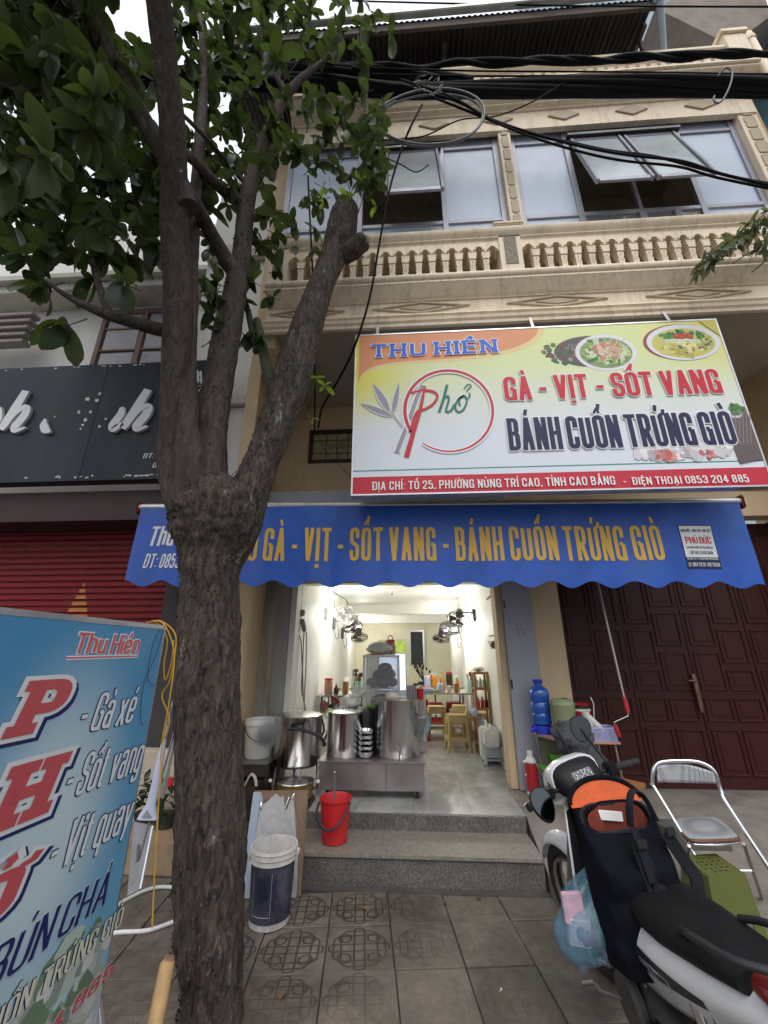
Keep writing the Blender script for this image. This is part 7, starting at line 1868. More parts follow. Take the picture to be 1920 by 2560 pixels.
for s in (-1,1): mb = MB(); mb.tube([(gx+s*gr,gy-.02,gz+.09),(gx+s*(gr+.04),gy-.04,gz+.11),(gx+s*(gr+.05),gy-.05,gz+.15)], .009, 6); h = mb.build('handle', m_rust, t, smooth=50); mb = MB(); mb.obox((gx+s*(gr+.055),gy-.055,gz+.16),(.03,.02,.025)); mb.build('grip', m_whiteplastic, h, bevel=.004)
mb = MB(); mb.box(-1.26,4.12,.18,-.92,4.45,.354); tag(mb.build('stove_block', mat('sooty_brick', (.05,.04,.035), .9, var=.4), None, org=(-1.1,4.3,.18), bevel=.015), 'sooty stove block under the brass coloured pot', 'stove')
mb = MB(); mb.box(-1.70,4.10,.18,-1.36,4.42,.199); tag(mb.build('stove_slab', mat('sooty_brick', (.05,.04,.035), .9), None, org=(-1.5,4.2,.18), bevel=.004), 'sooty slab under the soot blackened pot', 'slab')
# leaning board wrapped in torn foil
t = thing('foil_board', 'wooden board covered in torn silver foil leaning on the steps', 'board', (-1.0,3.6,0))
A0, A1, A2, A3 = Vector((-1.215,3.46,.005)), Vector((-.795,3.50,.005)), Vector((-.815,3.655,.60)), Vector((-1.235,3.615,.60))
nrm_ = (A1-A0).cross(A3-A0).normalized()
def fb(u, v, e=0): return lerp(lerp(A0,A1,u), lerp(A3,A2,u), v) + nrm_*e
mb = MB(); mb.add([fb(0,0,0),fb(1,0,0),fb(1,1,0),fb(0,1,0),fb(0,0,-.02),fb(1,0,-.02),fb(1,1,-.02),fb(0,1,-.02)], [(0,1,2,3),(7,6,5,4),(0,4,5,1),(1,5,6,2),(2,6,7,3),(3,7,4,0)]); mb.build('board', mat('old_plank', (.20,.13,.08), .8, var=.3, scale=5, stretch=(3,3,.5), dirt=.5), t, bevel=.006)
m_foil = mat('crumpled_foil', (.46,.45,.46), .48, .5, var=.10, scale=5, bump=.5, bscale=18, dirt=.5, dirtcol=(.32,.28,.25), dscale=4)
rr = random.Random(6); mb = MB()
top = [(0,.985),(.14,.985),(.17,.95),(.20,.86),(.26,.88),(.33,.93),(.42,.97),(.50,.93),(.56,.94),(.60,.83),(.64,.80),(.70,.93),(.73,.97),(.76,.93),(.80,.72),(.86,.50),(.90,.42),(.93,0)]
for (a, b), (c, d) in zip(top, top[1:]):
    n_ = 8
    for i in range(n_):
        f = lambda u, vt, k: fb(u, vt*k/n_, .004+.004*noise.noise(Vector((u*9, vt*k/n_*9, 2))))
        mb.add([f(a,b,i), f(c,d,i), f(c,d,i+1), f(a,b,i+1)], [(0,1,2,3)])
mb.build('foil', m_foil, t, smooth=70, recalc=False)
mb = MB()
for (u0,v0,u1,v1) in ((.17,.88,.36,.95),(.17,.88,.17,.80),(.60,.80,.66,.93),(.73,.96,.92,.45),(.70,.90,.75,.97)): mb.tube([fb(u0,v0,.012), fb((u0+u1)/2,(v0+v1)/2,.02), fb(u1,v1,.012)], [.003,.007,.003], 5, squash=.5)
mb.build('foil_curl', m_chrome, t, smooth=60); mb = MB(); mb.add([fb(.0,.0,.006),fb(.13,0,.006),fb(.14,.98,.012),fb(.0,.98,.008)], [(0,1,2,3)]); mb.build('foil_fold', mat('blue_foil', (.36,.42,.52), .5, .5, var=.1), t, recalc=False)
# paint bucket
t = thing('paint_bucket', 'dark blue paint bucket with chipped white rim on the pavement', 'bucket', (-.93,3.26,0))
bx0, by0 = -.930, 3.235
mb = MB(); mb.lathe((bx0,by0,0), [(.118,.0),(.124,.006),(.126,.03),(.128,.038)], 40); mb.build('base_ring', mat('bucket_white', (.55,.53,.50), .6, var=.15, scale=20, dirt=.6, dirtcol=(.2,.17,.15), dscale=9), t, smooth=40)
m_lb = mat('bucket_label', (.018,.02,.045), .45, var=.3, scale=6, dirt=.6, dirtcol=(.15,.145,.17), dscale=5)
mb = MB(); mb.lathe((bx0,by0,0), [(.1285,.038),(.140,.325)], 48, cap=False); mb.build('label', m_lb, t, smooth=60)
m_bw2 = mat('bucket_white2', (.62,.60,.57), .5, var=.12, scale=12, dirt=.5, dirtcol=(.28,.25,.22), dscale=8)
mb = MB(); mb.lathe((bx0,by0,0), [(.1405,.325),(.148,.33),(.146,.355),(.153,.36),(.150,.385),(.156,.39),(.152,.405),(.145,.405),(.140,.34),(.118,.03),(.0001,.028)], 48, cap=False); mb.build('rim', m_bw2, t, smooth=35)
mb = MB(); mb.obox((bx0+.162,by0,.37), (.02,.03,.03)); mb.obox((bx0-.162,by0,.33), (.015,.03,.03)); mb.build('lug', m_bw2, t, bevel=.004)
# printed lines and marks on the label
def on_cyl(u, z, e=.0009): 
    a = u; r = lerp(.1285,.140,(z-.038)/.287)+e; return Vector((bx0+r*math.cos(a), by0+r*math.sin(a), z))
mb = MB()
def cyl_quad(a0, a1, z0, z1, e=.0009):
    n_ = 6
    for i in range(n_): mb.add([on_cyl(lerp(a0,a1,i/n_),z0,e), on_cyl(lerp(a0,a1,(i+1)/n_),z0,e), on_cyl(lerp(a0,a1,(i+1)/n_),z1,e), on_cyl(lerp(a0,a1,i/n_),z1,e)], [(0,1,2,3)])
rr = random.Random(31)
for (z, a, b) in ((.262,-2.0,-1.5),(.25,-2.0,-1.62),(.225,-2.0,-1.45),(.21,-1.95,-1.5),(.195,-2.0,-1.6),(.18,-1.9,-1.4),(.165,-1.9,-1.5)):
    x = a
    while x < b: w = rr.uniform(.02,.09); cyl_quad(x, min(b,x+w), z, z+.006); x += w+.025
mb.build('label_print', mat('label_ink', (.005,.006,.02), .4), t, recalc=False)
mb = MB(); cyl_quad(-2.25,-2.235,.06,.30); cyl_quad(-1.30,-1.285,.06,.30); cyl_quad(-2.2,-1.35,.075,.079)
for _ in range(22): a, z = rr.uniform(-2.9,-.4), rr.uniform(.05,.31); s = rr.uniform(.006,.02); cyl_quad(a, a+s, z, z+s*.14, .0013)
mb.build('scratches', mat('scratch_white', (.40,.40,.45), .6), t, recalc=False)
# red bucket with a stick
t = thing('red_bucket', 'red plastic bucket with black handle standing on the lower step', 'bucket', (-.62,3.87,.2))
rx, ry = -.63, 3.86
mb = MB(); mb.lathe((rx,ry,.2), [(.09,0),(.098,.006),(.124,.285),(.132,.287),(.132,.302),(.126,.305),(.120,.295),(.095,.02),(.0001,.015)], 44); mb.build('body', m_red, t, smooth=40)
mb = MB(); mb.tube(smooth_path([(rx-.13,ry-.02,.47),(rx-.135,ry-.10,.40),(rx-.06,ry-.155,.335),(rx+.0,ry-.16,.33),(rx+.06,ry-.14,.37),(rx+.125,ry-.03,.47)],6), .009, 8, squash=.6); mb.build('handle', m_black, t, smooth=60)
t = thing('bucket_stick', 'thin dark stick standing in the red bucket', 'stick', (-.64,3.88,.22)); mb = MB(); mb.tube([(-.63,3.87,.22),(-.655,3.90,.66)], .008, 8); mb.build('shaft', mat('stick_grey', (.16,.13,.12), .6), t, smooth=50); mb = MB(); mb.ball((-.655,3.90,.662), .012, 8, 5); mb.build('tip', m_steel_d, t)
# thermos
t = thing('thermos', 'tall red thermos flask with white cap on the shop floor edge', 'thermos', (1.165,4.72,FL))
tx, ty = 1.175, 4.70
mb = MB(); mb.lathe((tx,ty,FL), [(.062,.0),(.066,.008),(.064,.03)], 28); mb.build('base', m_whiteplastic, t, smooth=40)
mb = MB(); mb.lathe((tx,ty,FL+.03), [(.063,0),(.058,.20),(.052,.245)], 32); mb.build('body', mat('thermos_red', (.42,.012,.02), .28, var=.05, coat=.4), t, smooth=50)
mb = MB(); mb.lathe((tx,ty,FL+.275), [(.054,0),(.054,.018),(.034,.045),(.030,.05),(.030,.058),(.027,.06),(.027,.068),(.030,.07),(.030,.09),(.022,.10),(.0001,.10)], 24); mb.build('cap', m_whiteplastic, t, smooth=30)
mb = MB(); mb.bar((tx+.03,ty-.05,FL+.29),(tx+.085,ty-.055,FL+.17),.016,.006); mb.build('handle', m_whiteplastic, t, bevel=.002)
mb = MB(); mb.tube([(tx-.08,ty-.03,FL+.285),(tx-.05,ty-.03,FL+.285)], .010, 8); mb.tube([(tx-.07,ty-.02,FL+.17),(tx-.06,ty-.02,FL+.17)], .010, 8); mb.build('lug', m_whiteplastic, t, smooth=40)
# drinks table with jugs
t = thing('drinks_table', 'small table with thin metal legs carrying water jugs beside the wooden doors', 'table', (1.5,4.45,FL))
tz = .86; c4 = [Vector((1.20,4.66,tz)), Vector((1.37,4.21,tz)), Vector((1.86,4.20,tz)), Vector((1.86,4.66,tz))]
mb = MB(); n_ = len(c4); mb.add([v for v in c4]+[v-Vector((0,0,.02)) for v in c4], [(0,1,2,3),(7,6,5,4),(0,4,5,1),(1,5,6,2),(2,6,7,3),(3,7,4,0)]); mb.build('tabletop', mat('pink_plywood', (.48,.27,.20), .5, var=.15, dirt=.4), t, bevel=.004)
for x, y in ((1.24,4.62),(1.40,4.25),(1.82,4.24),(1.82,4.62)): mb = MB(); mb.tube([(x,y,tz-.02),(x+.03,y,FL)], .011, 8); mb.build('leg', m_steel_d, t, smooth=50)
mb = MB(); mb.box(1.25,4.63,.52,1.82,4.65,.82); mb.build('back_panel', mat('olive_board', (.17,.17,.11), .7), t)
t = thing('water_jug', 'tall blue water jug with taps on the left of the drinks table', 'water jug', (1.30,4.60,tz))
jx_, jy_ = 1.305, 4.60; m_blue = mat('jug_blue', (.015,.09,.42), .2, var=.1, spec=.8, coat=.4)
mb = MB(); mb.lathe((jx_,jy_,tz+.075), [(.07,0),(.09,.015),(.092,.07),(.096,.10),(.088,.11),(.096,.12),(.096,.20),(.088,.21),(.097,.22),(.096,.30),(.085,.33),(.055,.355),(.038,.362),(.038,.385)], 32); mb.build('bottle', m_blue, t, smooth=50)
mb = MB(); mb.lathe((jx_,jy_,tz+.46), [(.046,0),(.048,.004),(.048,.03),(.04,.036),(.0001,.036)], 24); mb.build('cap', mat('cap_blue', (.02,.05,.45), .35), t, smooth=40)
mb = MB(); mb.lathe((jx_,jy_,tz), [(.085,0),(.088,.01),(.085,.074)], 24); mb.build('base', mat('cap_blue', (.02,.05,.45), .35), t, smooth=40)
for a in (200, 290): mb = MB(); d = Vector((math.cos(R(a)), math.sin(R(a)), 0)); q = Vector((jx_,jy_,tz+.045)); mb.tube([q+d*.08, q+d*.125, q+d*.13-Vector((0,0,.035))], .013, 8); mb.tube([q+d*.115+Vector((0,0,.005)), q+d*.12+Vector((0,0,.03))], .009, 6); mb.build('tap', mat('tap_blue', (.01,.01,.65), .3), t, smooth=50)
t = thing('green_drum', 'pale olive drinks drum with a lid on the table beside the blue jug', 'drum', (1.46,4.47,tz)); mb = MB(); mb.lathe((1.475,4.45,tz), [(.10,0),(.104,.01),(.110,.27),(.113,.275),(.113,.29),(.105,.30)], 32); mb.build('body', mat('olive_plastic', (.27,.31,.17), .5, var=.05), t, smooth=50)
mb = MB(); mb.lathe((1.475,4.45,tz+.30), [(.106,0),(.104,.016),(.085,.026),(.0001,.03)], 32); mb.build('lid', mat('olive_plastic', (.27,.31,.17), .5), t, smooth=50); mb = MB(); mb.obox((1.50,4.44,tz+.333), (.05,.02,.006)); mb.build('slot', m_black, t)
mb = MB(); mb.tube([(1.41,4.36,tz+.12),(1.395,4.33,tz+.10),(1.395,4.32,tz+.06)], .014, 8); mb.build('tap', mat('tap_cream', (.55,.50,.25), .4), t, smooth=50)
t = thing('red_cooler', 'red cooler jug with black lid knob behind the olive drum', 'cooler', (1.64,4.55,tz)); mb = MB(); mb.lathe((1.67,4.54,tz), [(.085,0),(.090,.01),(.094,.215)], 28); mb.build('body', mat('cooler_red', (.45,.01,.025), .35), t, smooth=50)
mb = MB(); mb.lathe((1.67,4.54,tz+.216), [(.096,0),(.096,.022)], 28); mb.build('band', m_whiteplastic, t, smooth=40); mb = MB(); mb.lathe((1.67,4.54,tz+.239), [(.099,0),(.099,.026),(.09,.03)], 28); mb.build('lid', m_black, t, smooth=40)
mb = MB(); mb.lathe((1.67,4.54,tz+.269), [(.09,0),(.075,.012),(.0001,.016)], 28); mb.build('lid_top', mat('cooler_red', (.45,.01,.025), .35), t, smooth=40); mb = MB(); mb.lathe((1.60,4.50,tz+.275), [(.012,0),(.012,.02),(.02,.026),(.02,.034),(.0001,.036)], 12); mb.build('knob', m_black, t, smooth=40)
mb = MB(); mb.tube([(1.77,4.5,tz+.10),(1.785,4.48,tz+.28),(1.775,4.5,tz+.34)], .005, 6); mb.build('handle', m_whiteplastic, t, smooth=50)
t = thing('plastic_basket', 'lavender lattice basket holding white cups at the right of the drinks table', 'basket', (1.72,4.27,tz))
m_lav = mat('lavender_plastic', (.42,.44,.68), .45, var=.05); x0, x1, y0, y1, z0, h = 1.60,1.85,4.225,4.39,tz+.001,.105
mb = MB(); mb.box(x0,y0,z0,x1,y1,z0+.006); mb.build('floor', m_lav, t)
for nm, (xa, ya), (xb, yb) in (('front',(x0,y0),(x1,y0)),('back',(x0,y1),(x1,y1)),('left',(x0,y0),(x0,y1)),('right',(x1,y0),(x1,y1))):
    mb = MB(); n_ = 20 if nm in ('front','back') else 13
    for i in range(n_+1): p = Vector((lerp(xa,xb,i/n_), lerp(ya,yb,i/n_), z0+.005)); mb.bar(p, p+Vector((0,0,h-.01)), .0045, .0045)
    for j in range(7): zz = z0+.012+j*.014; mb.bar((xa,ya,zz),(xb,yb,zz),.004,.004)
    mb.bar((xa,ya,z0+h),(xb,yb,z0+h),.012,.012); o = mb.build('lattice_side', m_lav, t, smooth=0); o['kind'] = 'stuff'
for k, (x, tl, lab) in enumerate(((1.66,-20,'leaning stack of white paper cups sticking out of the lavender basket'),(1.76,-75,'white cups lying in the lavender basket'))):
    t = thing('cup_stack', lab, 'cups', (x,4.3,tz+.02)); mb = MB(); M = Matrix.Rotation(R(tl*.6),3,'Y')
    for j in range(7): mb.lathe(Vector((x,4.31,tz+.07)) + M @ Vector((0,0,j*.020)), [(.026,0),(.034,.05),(.036,.052)], 16, M, cap=True)
    mb.build('cups', m_whiteplastic, t, smooth=40)['kind'] = 'stuff'
# grey jacket thrown over the table edge
t = thing('grey_jacket', 'grey hooded jacket draped over the front corner of the drinks table', 'jacket', (1.40,4.1,.8))
mb = MB()
def jk(u, v):
    th = 2*PI*u; ph = PI*(v-.5)*.98; d = Vector((math.cos(ph)*math.cos(th), math.cos(ph)*math.sin(th), math.sin(ph)))
    k = 1 + .25*noise.noise(d*2+Vector((4,1,0))) + .14*noise.noise(d*5)+.05*noise.noise(d*13)
    return Vector((1.345,3.92,.945)) + Vector((d.x*.155, d.y*.10, d.z*(.13 if d.z > 0 else .15)))*k
mb.grid(jk, 50, 30); m_jk = mat('grey_fleece', (.060,.064,.072), .9, var=.25, scale=9, bump=.7, bscale=60); mb.build('hood', m_jk, t, smooth=80)
mb = MB()
def sl2(u, v):
    p = lerp(Vector((1.42,3.90,.88)), Vector((1.56,3.86,.70)), v); th = 2*PI*u; return p + Vector((math.cos(th)*(.07-.01*v), math.sin(th)*.045, 0))*(1+.2*noise.noise(Vector((math.cos(th)*2, v*4, 3)))) + Vector((0,0,.04*math.cos(th)))
mb.grid(sl2, 24, 14); mb.build('sleeve', m_jk, t, smooth=80)
mb = MB(); mb.tube(smooth_path([(1.21,3.86,1.03),(1.24,3.82,.93),(1.27,3.82,.84)],5), .010, 6); mb.build('trim', m_black, t, smooth=60)
# plank bench with green bowl
t = thing('plank_bench', 'long orange wooden plank bench running out in front of the drinks table', 'bench', (1.6,4.4,FL))
pa, pb = at(1345,1893,Z=.56), at(1609,1976,Z=.50)
pa = Vector((1.22,4.83,.55)); pb = at(1600,1972,Z=.50)
d = (pb-pa).normalized(); nn = Vector((-d.y,d.x,0)).normalized()
ww = .22
mb = MB(); cs = [pa, pb, pb+nn*ww, pa+nn*ww]; mb.add(cs+[c-Vector((0,0,.03)) for c in cs], [(0,1,2,3),(7,6,5,4),(0,4,5,1),(1,5,6,2),(2,6,7,3),(3,7,4,0)]); mb.build('plank', mat('orange_wood', (.40,.19,.07), .45, var=.15, scale=3, stretch=(1,1,1)), t, bevel=.004)
for k in (.1,.9):
    for e in (.03,.19): q = lerp(pa,pb,k)+nn*e; mb = MB(); mb.bar(q-Vector((0,0,.03)), Vector((q.x,q.y,max(.1,FL-.0 if q.y>4.4 else .25))), .035,.035); mb.build('leg', m_bw, t)
t = thing('green_bowl', 'lime green plastic strainer bowl under the drinks table', 'bowl', (1.45,4.55,.56)); q = at(1398,1880,Y=4.55); mb = MB(); mb.lathe((q.x,4.55,.585), [(.075,0),(.085,.01),(.095,.11),(.10,.115),(.09,.11),(.08,.02),(.0001,.015)], 24); mb.build('bowl', mat('kelly_green', (.10,.42,.03), .4), t, smooth=40)
mb = MB(); mb.obox((q.x-.03,4.55,.578), (.34,.16,.012)); mb.build('tray', mat('kelly_green', (.10,.42,.03), .4), t, bevel=.004)
# folding chair
t = thing('folding_chair', 'chrome folding chair with grey perforated seat on the cement ramp', 'chair', (2.0,3.3,0))
BL, BR_ = at(1640,1915,Y=3.42), at(1790,1940,Y=3.36)
BL = Vector((1.655,3.43,.93)); BR_ = Vector((2.075,3.35,.93))
FLt, FRt = Vector((1.78,2.98,.0)), Vector((2.13,2.93,.0))
bl_k, br_k = at(1632,1962,Y=3.40), at(1803,1978,Y=3.32)
mb = MB()
path = [FLt, lerp(FLt,bl_k,.93), bl_k, at(1638,1920,Y=3.41), at(1652,1905,Y=3.41), at(1700,1903,Y=3.40), at(1755,1908,Y=3.37), at(1788,1930,Y=3.34), br_k, lerp(br_k,FRt+Vector((.08,0,0)),.07), FRt]
path = [Vector((1.86,2.99,.005)), bl_k+(Vector((1.86,2.99,0))-bl_k)*.08, bl_k, at(1634,1925,Y=3.40), at(1650,1906,Y=3.40), at(1700,1902,Y=3.39), at(1750,1906,Y=3.36), at(1785,1928,Y=3.33), br_k, at(1830,2030,Y=3.26), Vector((2.225,2.95,.005))]
mb.tube(smooth_path(path, 6), .0125, 10); mb.build('front_frame', m_chrome, t, smooth=60)
def bk(u, v):
    a = lerp(at(1641,1915,Y=3.405), at(1783,1930,Y=3.335), u); b = lerp(at(1642,1955,Y=3.40), at(1793,1958,Y=3.33), u)
    p = lerp(a, b, v); p += Vector((0,.04*math.sin(PI*u),.028*math.sin(PI*u)*(1-v)*1.0 - .010*math.sin(PI*u)*v*1.0)); return p
m_perf = mat('perforated_seat', (.42,.43,.46), .5, .2, var=.06)
nt = m_perf.node_tree; vv = nt.nodes.new('ShaderNodeTexVoronoi'); vv.inputs['Scale'].default_value = 95; vv.inputs['Randomness'].default_value = 0; tc = nt.nodes.new('ShaderNodeTexCoord'); lk(nt, tc.outputs['Object'], vv.inputs[0])
rmp = nt.nodes.new('ShaderNodeMapRange'); rmp.inputs[1].default_value = .30; rmp.inputs[2].default_value = .38; rmp.inputs[3].default_value = .18; rmp.inputs[4].default_value = 1; lk(nt, vv.outputs['Distance'], rmp.inputs[0])
old = nt.nodes['Principled BSDF'].inputs['Base Color'].links[0].from_socket; sc2 = nt.nodes.new('ShaderNodeVectorMath'); sc2.operation = 'SCALE'; lk(nt, old, sc2.inputs[0]); lk(nt, rmp.outputs[0], sc2.inputs['Scale']); lk(nt, sc2.outputs[0], nt.nodes['Principled BSDF'].inputs['Base Color'])
mb = MB(); mb.grid(bk, 18, 5); o = mb.build('backrest', m_perf, t, smooth=60, recalc=False); sd = o.modifiers.new('thickness','SOLIDIFY'); sd.thickness = .012
SCn = [at(1683,2045,Z=.52), at(1790,2040,Z=.52), at(1856,2095,Z=.52), at(1720,2100,Z=.52)]
sc_c = (SCn[0]+SCn[1]+SCn[2]+SCn[3])/4
mb = MB()
def seat(u, v):
    a = lerp(SCn[0], SCn[1], u); b = lerp(SCn[3], SCn[2], u); p = lerp(a, b, v); k = 1-.12*(abs(2*u-1)**3)*(abs(2*v-1)**3); p = sc_c+(p-sc_c)*k; return p+Vector((0,0,.012*(1-(2*u-1)**2)*(1-(2*v-1)**2)))
mb.grid(seat, 16, 14); o = mb.build('seat', m_perf, t, smooth=60, recalc=False)
mb = MB(); rim = [seat(i/8,0) for i in range(8)]+[seat(1,i/8) for i in range(8)]+[seat(1-i/8,1) for i in range(8)]+[seat(0,1-i/8) for i in range(8)]
mb.tube([p-Vector((0,0,.012)) for p in rim], .012, 8, closed=True); mb.build('seat_rim', mat('seat_brown', (.12,.055,.03), .5), t, smooth=60)
mb = MB(); mb.face; pts = [p-Vector((0,0,.02)) for p in rim]; mb.add(pts, [tuple(range(len(pts)))]); mb.build('seat_underside', mat('seat_brown', (.12,.055,.03), .5), t)
mb = MB(); mb.tube([p-Vector((0,0,.028)) for p in [seat(0,.9),seat(.1,1),seat(.5,1.02),seat(.9,1),seat(1,.9)]], .009, 8); mb.build('seat_bar', m_chrome, t, smooth=60)
for s_, a, b in ((0, SCn[3], Vector((1.80,3.60,.03))), (1, SCn[2], Vector((2.32,3.56,.04)))): mb = MB(); mb.tube([a-Vector((0,0,.03)), b], .010, 8); mb.build('rear_leg', m_steel_d, t, smooth=60)
mb = MB(); mb.tube([at(1835,2177,Y=3.10), at(1880,2177,Y=3.07)], .006, 6); mb.build('cross_bar', m_chrome, t, smooth=60)
# green low stool with holes in the top
t = thing('green_stool', 'olive green plastic stool with small holes in its top beside the motorbike', 'stool', (1.75,3.0,0))
m_gs = mat('olive_stool', (.11,.125,.03), .5, var=.06); Zs = .42
tp_ = [at(1702,2141,Z=Zs), at(1789,2135,Z=Zs), at(1861,2185,Z=Zs), at(1773,2195,Z=Zs)]; cc2 = (tp_[0]+tp_[1]+tp_[2]+tp_[3])/4
low = [Vector((cc2.x+(p.x-cc2.x)*1.35, cc2.y+(p.y-cc2.y)*1.35, .0)) for p in tp_]
mb = MB()
for i in range(4):
    j = (i+1) % 4; a, b, c, d_ = tp_[i], tp_[j], low[j], low[i]
    # each side: apron and two legs round an arched opening
    P_ = lambda u, v: lerp(lerp(a,b,u), lerp(d_,c,u), v)
    for (u0,u1,v0,v1) in ((0,1,0,.45),(0,.2,.45,1),(.8,1,.45,1)):
        q = [P_(u0,v0),P_(u1,v0),P_(u1,v1),P_(u0,v1)]; mb.add(q, [(0,1,2,3)])
mb.build('body', m_gs, t, smooth=0).modifiers.new('t','SOLIDIFY').thickness = .006
mb = MB(); mb.add([p+Vector((0,0,.002)) for p in tp_]+[p-Vector((0,0,.02)) for p in tp_], [(0,1,2,3),(7,6,5,4),(0,4,5,1),(1,5,6,2),(2,6,7,3),(3,7,4,0)]); mb.build('seat', m_gs, t, bevel=.006)
mb = MB(); rr = random.Random(2)
for i in range(5):
    for j in range(5):
        if (i in (0,4)) and (j in (0,4)): continue
        u, v = .2+i*.15, .2+j*.15; p = lerp(lerp(tp_[0],tp_[1],u), lerp(tp_[3],tp_[2],u), v); mb.lathe(p+Vector((0,0,.0026)), [(.0001,0),(.008,0)], 8, cap=False)
mb.build('holes', m_black, t)['kind'] = 'stuff'
# mop, squeegee, dustpan by the tree, plants and low wall behind
t = thing('squeegee_mop', 'white flat mop with silver telescopic pole leaning between banner and tree', 'mop', (-1.7,2.9,0))
def ptube(name, l, r, m, Y, n=10, **k): mb = MB(); mb.tube([at(x, y, Y=Y) for x, y in l], r, n, **k); return mb.build(name, m, t, smooth=50)
ptube('pole', ((440,1725),(420,1810)), .010, m_chrome, 2.9); ptube('grip', ((432,1765),(420,1812)), .014, m_steel_d, 2.89); ptube('pole', ((420,1812),(412,1850)), .011, m_chrome, 2.9)
mb = MB(); mb.loft([(at(412,1845,Y=2.9),(.012,0,0),(0,.012,0)), (at(403,1885,Y=2.9),(.018,0,0),(0,.014,0)), (at(392,1950,Y=2.9),(.027,0,0),(0,.016,0)), (at(378,2010,Y=2.9),(.030,0,0),(0,.018,0)), (at(371,2035,Y=2.9),(.055,0,0),(0,.02,0)), (at(369,2048,Y=2.9),(.068,0,0),(0,.022,0))], 16); mb.build('head', mat('mop_white', (.56,.60,.74), .4), t, smooth=60)
mb = MB(); q = [at(x, y, Y=2.872) for x, y in ((366,2026),(377,2044),(354,2044))]; mb.add(q+[v+Vector((0,.01,0)) for v in q], [(0,1,2),(5,4,3),(0,3,4,1),(1,4,5,2),(2,5,3,0)]); mb.build('badge', mat('mop_grey', (.30,.32,.36), .5), t)
mb = MB(); mb.tube([at(350,2051,Y=2.89), at(390,2053,Y=2.89)], .008, 8); mb.build('rubber_edge', m_black, t, smooth=50)
t = thing('broom_pole', 'thin silver pole crossing behind the white mop head', 'pole', (-1.8,3.0,0)); mb = MB(); mb.tube([at(444,1800,Y=3.0), at(347,2150,Y=3.0)], .007, 8); mb.build('shaft', m_chrome, t, smooth=50); mb = MB(); mb.tube([at(347,2112,Y=2.99), at(343,2155,Y=2.99)], .010, 8); mb.build('hook', m_steel_d, t, smooth=50)
t = thing('pale_pole', 'pale plastic pole half hidden by the trunk next to the mop', 'pole', (-1.6,3.05,0)); mb = MB(); mb.tube([at(446,1795,Y=3.05), at(406,1998,Y=3.05)], .013, 8); mb.build('shaft', mat('grey_pole', (.42,.42,.38), .5), t, smooth=50); mb = MB(); mb.tube([at(406,1995,Y=3.05), at(398,2060,Y=3.05)], .018, 8); mb.build('end', mat('dark_green_grip', (.03,.05,.03), .6), t, smooth=50)
t = thing('metal_panel', 'bent grey sheet metal panel leaning on the low wall behind the banner', 'panel', (-1.95,3.3,0)); mb = MB(); q = [at(335,2055,Y=3.35), at(383,2065,Y=3.35), at(352,2222,Y=3.15), at(318,2240,Y=3.15)]; mb.add(q+[v+Vector((0,.012,0)) for v in q], [(0,1,2,3),(7,6,5,4),(0,4,5,1),(1,5,6,2),(2,6,7,3),(3,7,4,0)]); mb.build('sheet', mat('grey_sheet', (.22,.22,.24), .6, var=.3, dirt=.5), t); mb = MB(); mb.tube([q[1]-Vector((0,.004,0)), q[2]-Vector((0,.004,0))], .008, 8); mb.build('folded_edge', m_alu, t)
t = thing('low_wall', 'low dirty cream wall with planter top behind the tree trunk', 'wall', (-2,3.9,0))
wa, wb = at(380,2065,Y=3.78), at(440,2190,Y=3.78)
mb = MB(); mb.box(-2.35,3.70,0,-1.5,3.92,.28); mb.build('wall', mat('dirty_cream_wall', (.34,.24,.15), .8, var=.2, scale=3, dirt=1.0, dirtcol=(.05,.035,.03), dscale=3), t, bevel=.015)
mb = MB(); mb.box(-2.45,3.93,0,-1.9,4.05,.80); mb.build('back_wall', mat('dirty_cream_wall2', (.55,.48,.38), .8, var=.2, dirt=.4), t, bevel=.01)
t = thing('potted_plants', 'dark leafy potted plants crowded on the low wall behind the trunk', 'plant', (-1.9,3.8,.28)); m_dk = leaf_material('pot_leaf', (.018,.03,.012), (.04,.055,.03), .1); lm = leaf_mesh('leaf', m_dk, .10, .045, .8, .2, 4); rr = random.Random(14)
mb = MB(); [mb.lathe((x,3.80,.28), [(.05,0),(.07,.10),(.075,.105)], 14) for x in (-2.2,-2.0,-1.8)]; mb.build('pots', mat('dark_pot', (.05,.045,.035), .7), t, smooth=40)['kind'] = 'stuff'
for i in range(80): x = rr.choice((-2.2,-2.0,-1.8))+rr.gauss(0,.045); d = Vector((rr.uniform(-1,1),rr.uniform(-1,.3),rr.uniform(-.3,1))).normalized(); place(t, lm, (x,3.78+rr.gauss(0,.03),.40+rr.uniform(0,.22)), d.to_track_quat('X','Z').to_euler(), 'leaf')
mb = MB(); q = at(425,1955,Y=3.72); mb.obox(q, (.05,.03,.06)); tag(mb.build('red_packet', m_red, None, org=q, bevel=.005), 'small red packet stuck among the dark potted plants', 'packet')
t = thing('white_hose', 'white garden hose curving on the pavement behind the banner', 'hose', (-1.8,3.3,0)); mb = MB(); mb.tube(smooth_path([at(470,2222,Z=.012), at(425,2218,Z=.012), at(390,2219,Z=.012), at(350,2232,Z=.012), at(300,2260,Z=.012), at(262,2300,Z=.012), at(270,2330,Z=.012), at(310,2330,Z=.012), at(370,2326,Z=.012), at(425,2308,Z=.012), at(480,2285,Z=.012)], 6), .012, 8); mb.build('hose', m_whiteplastic, t, smooth=60)
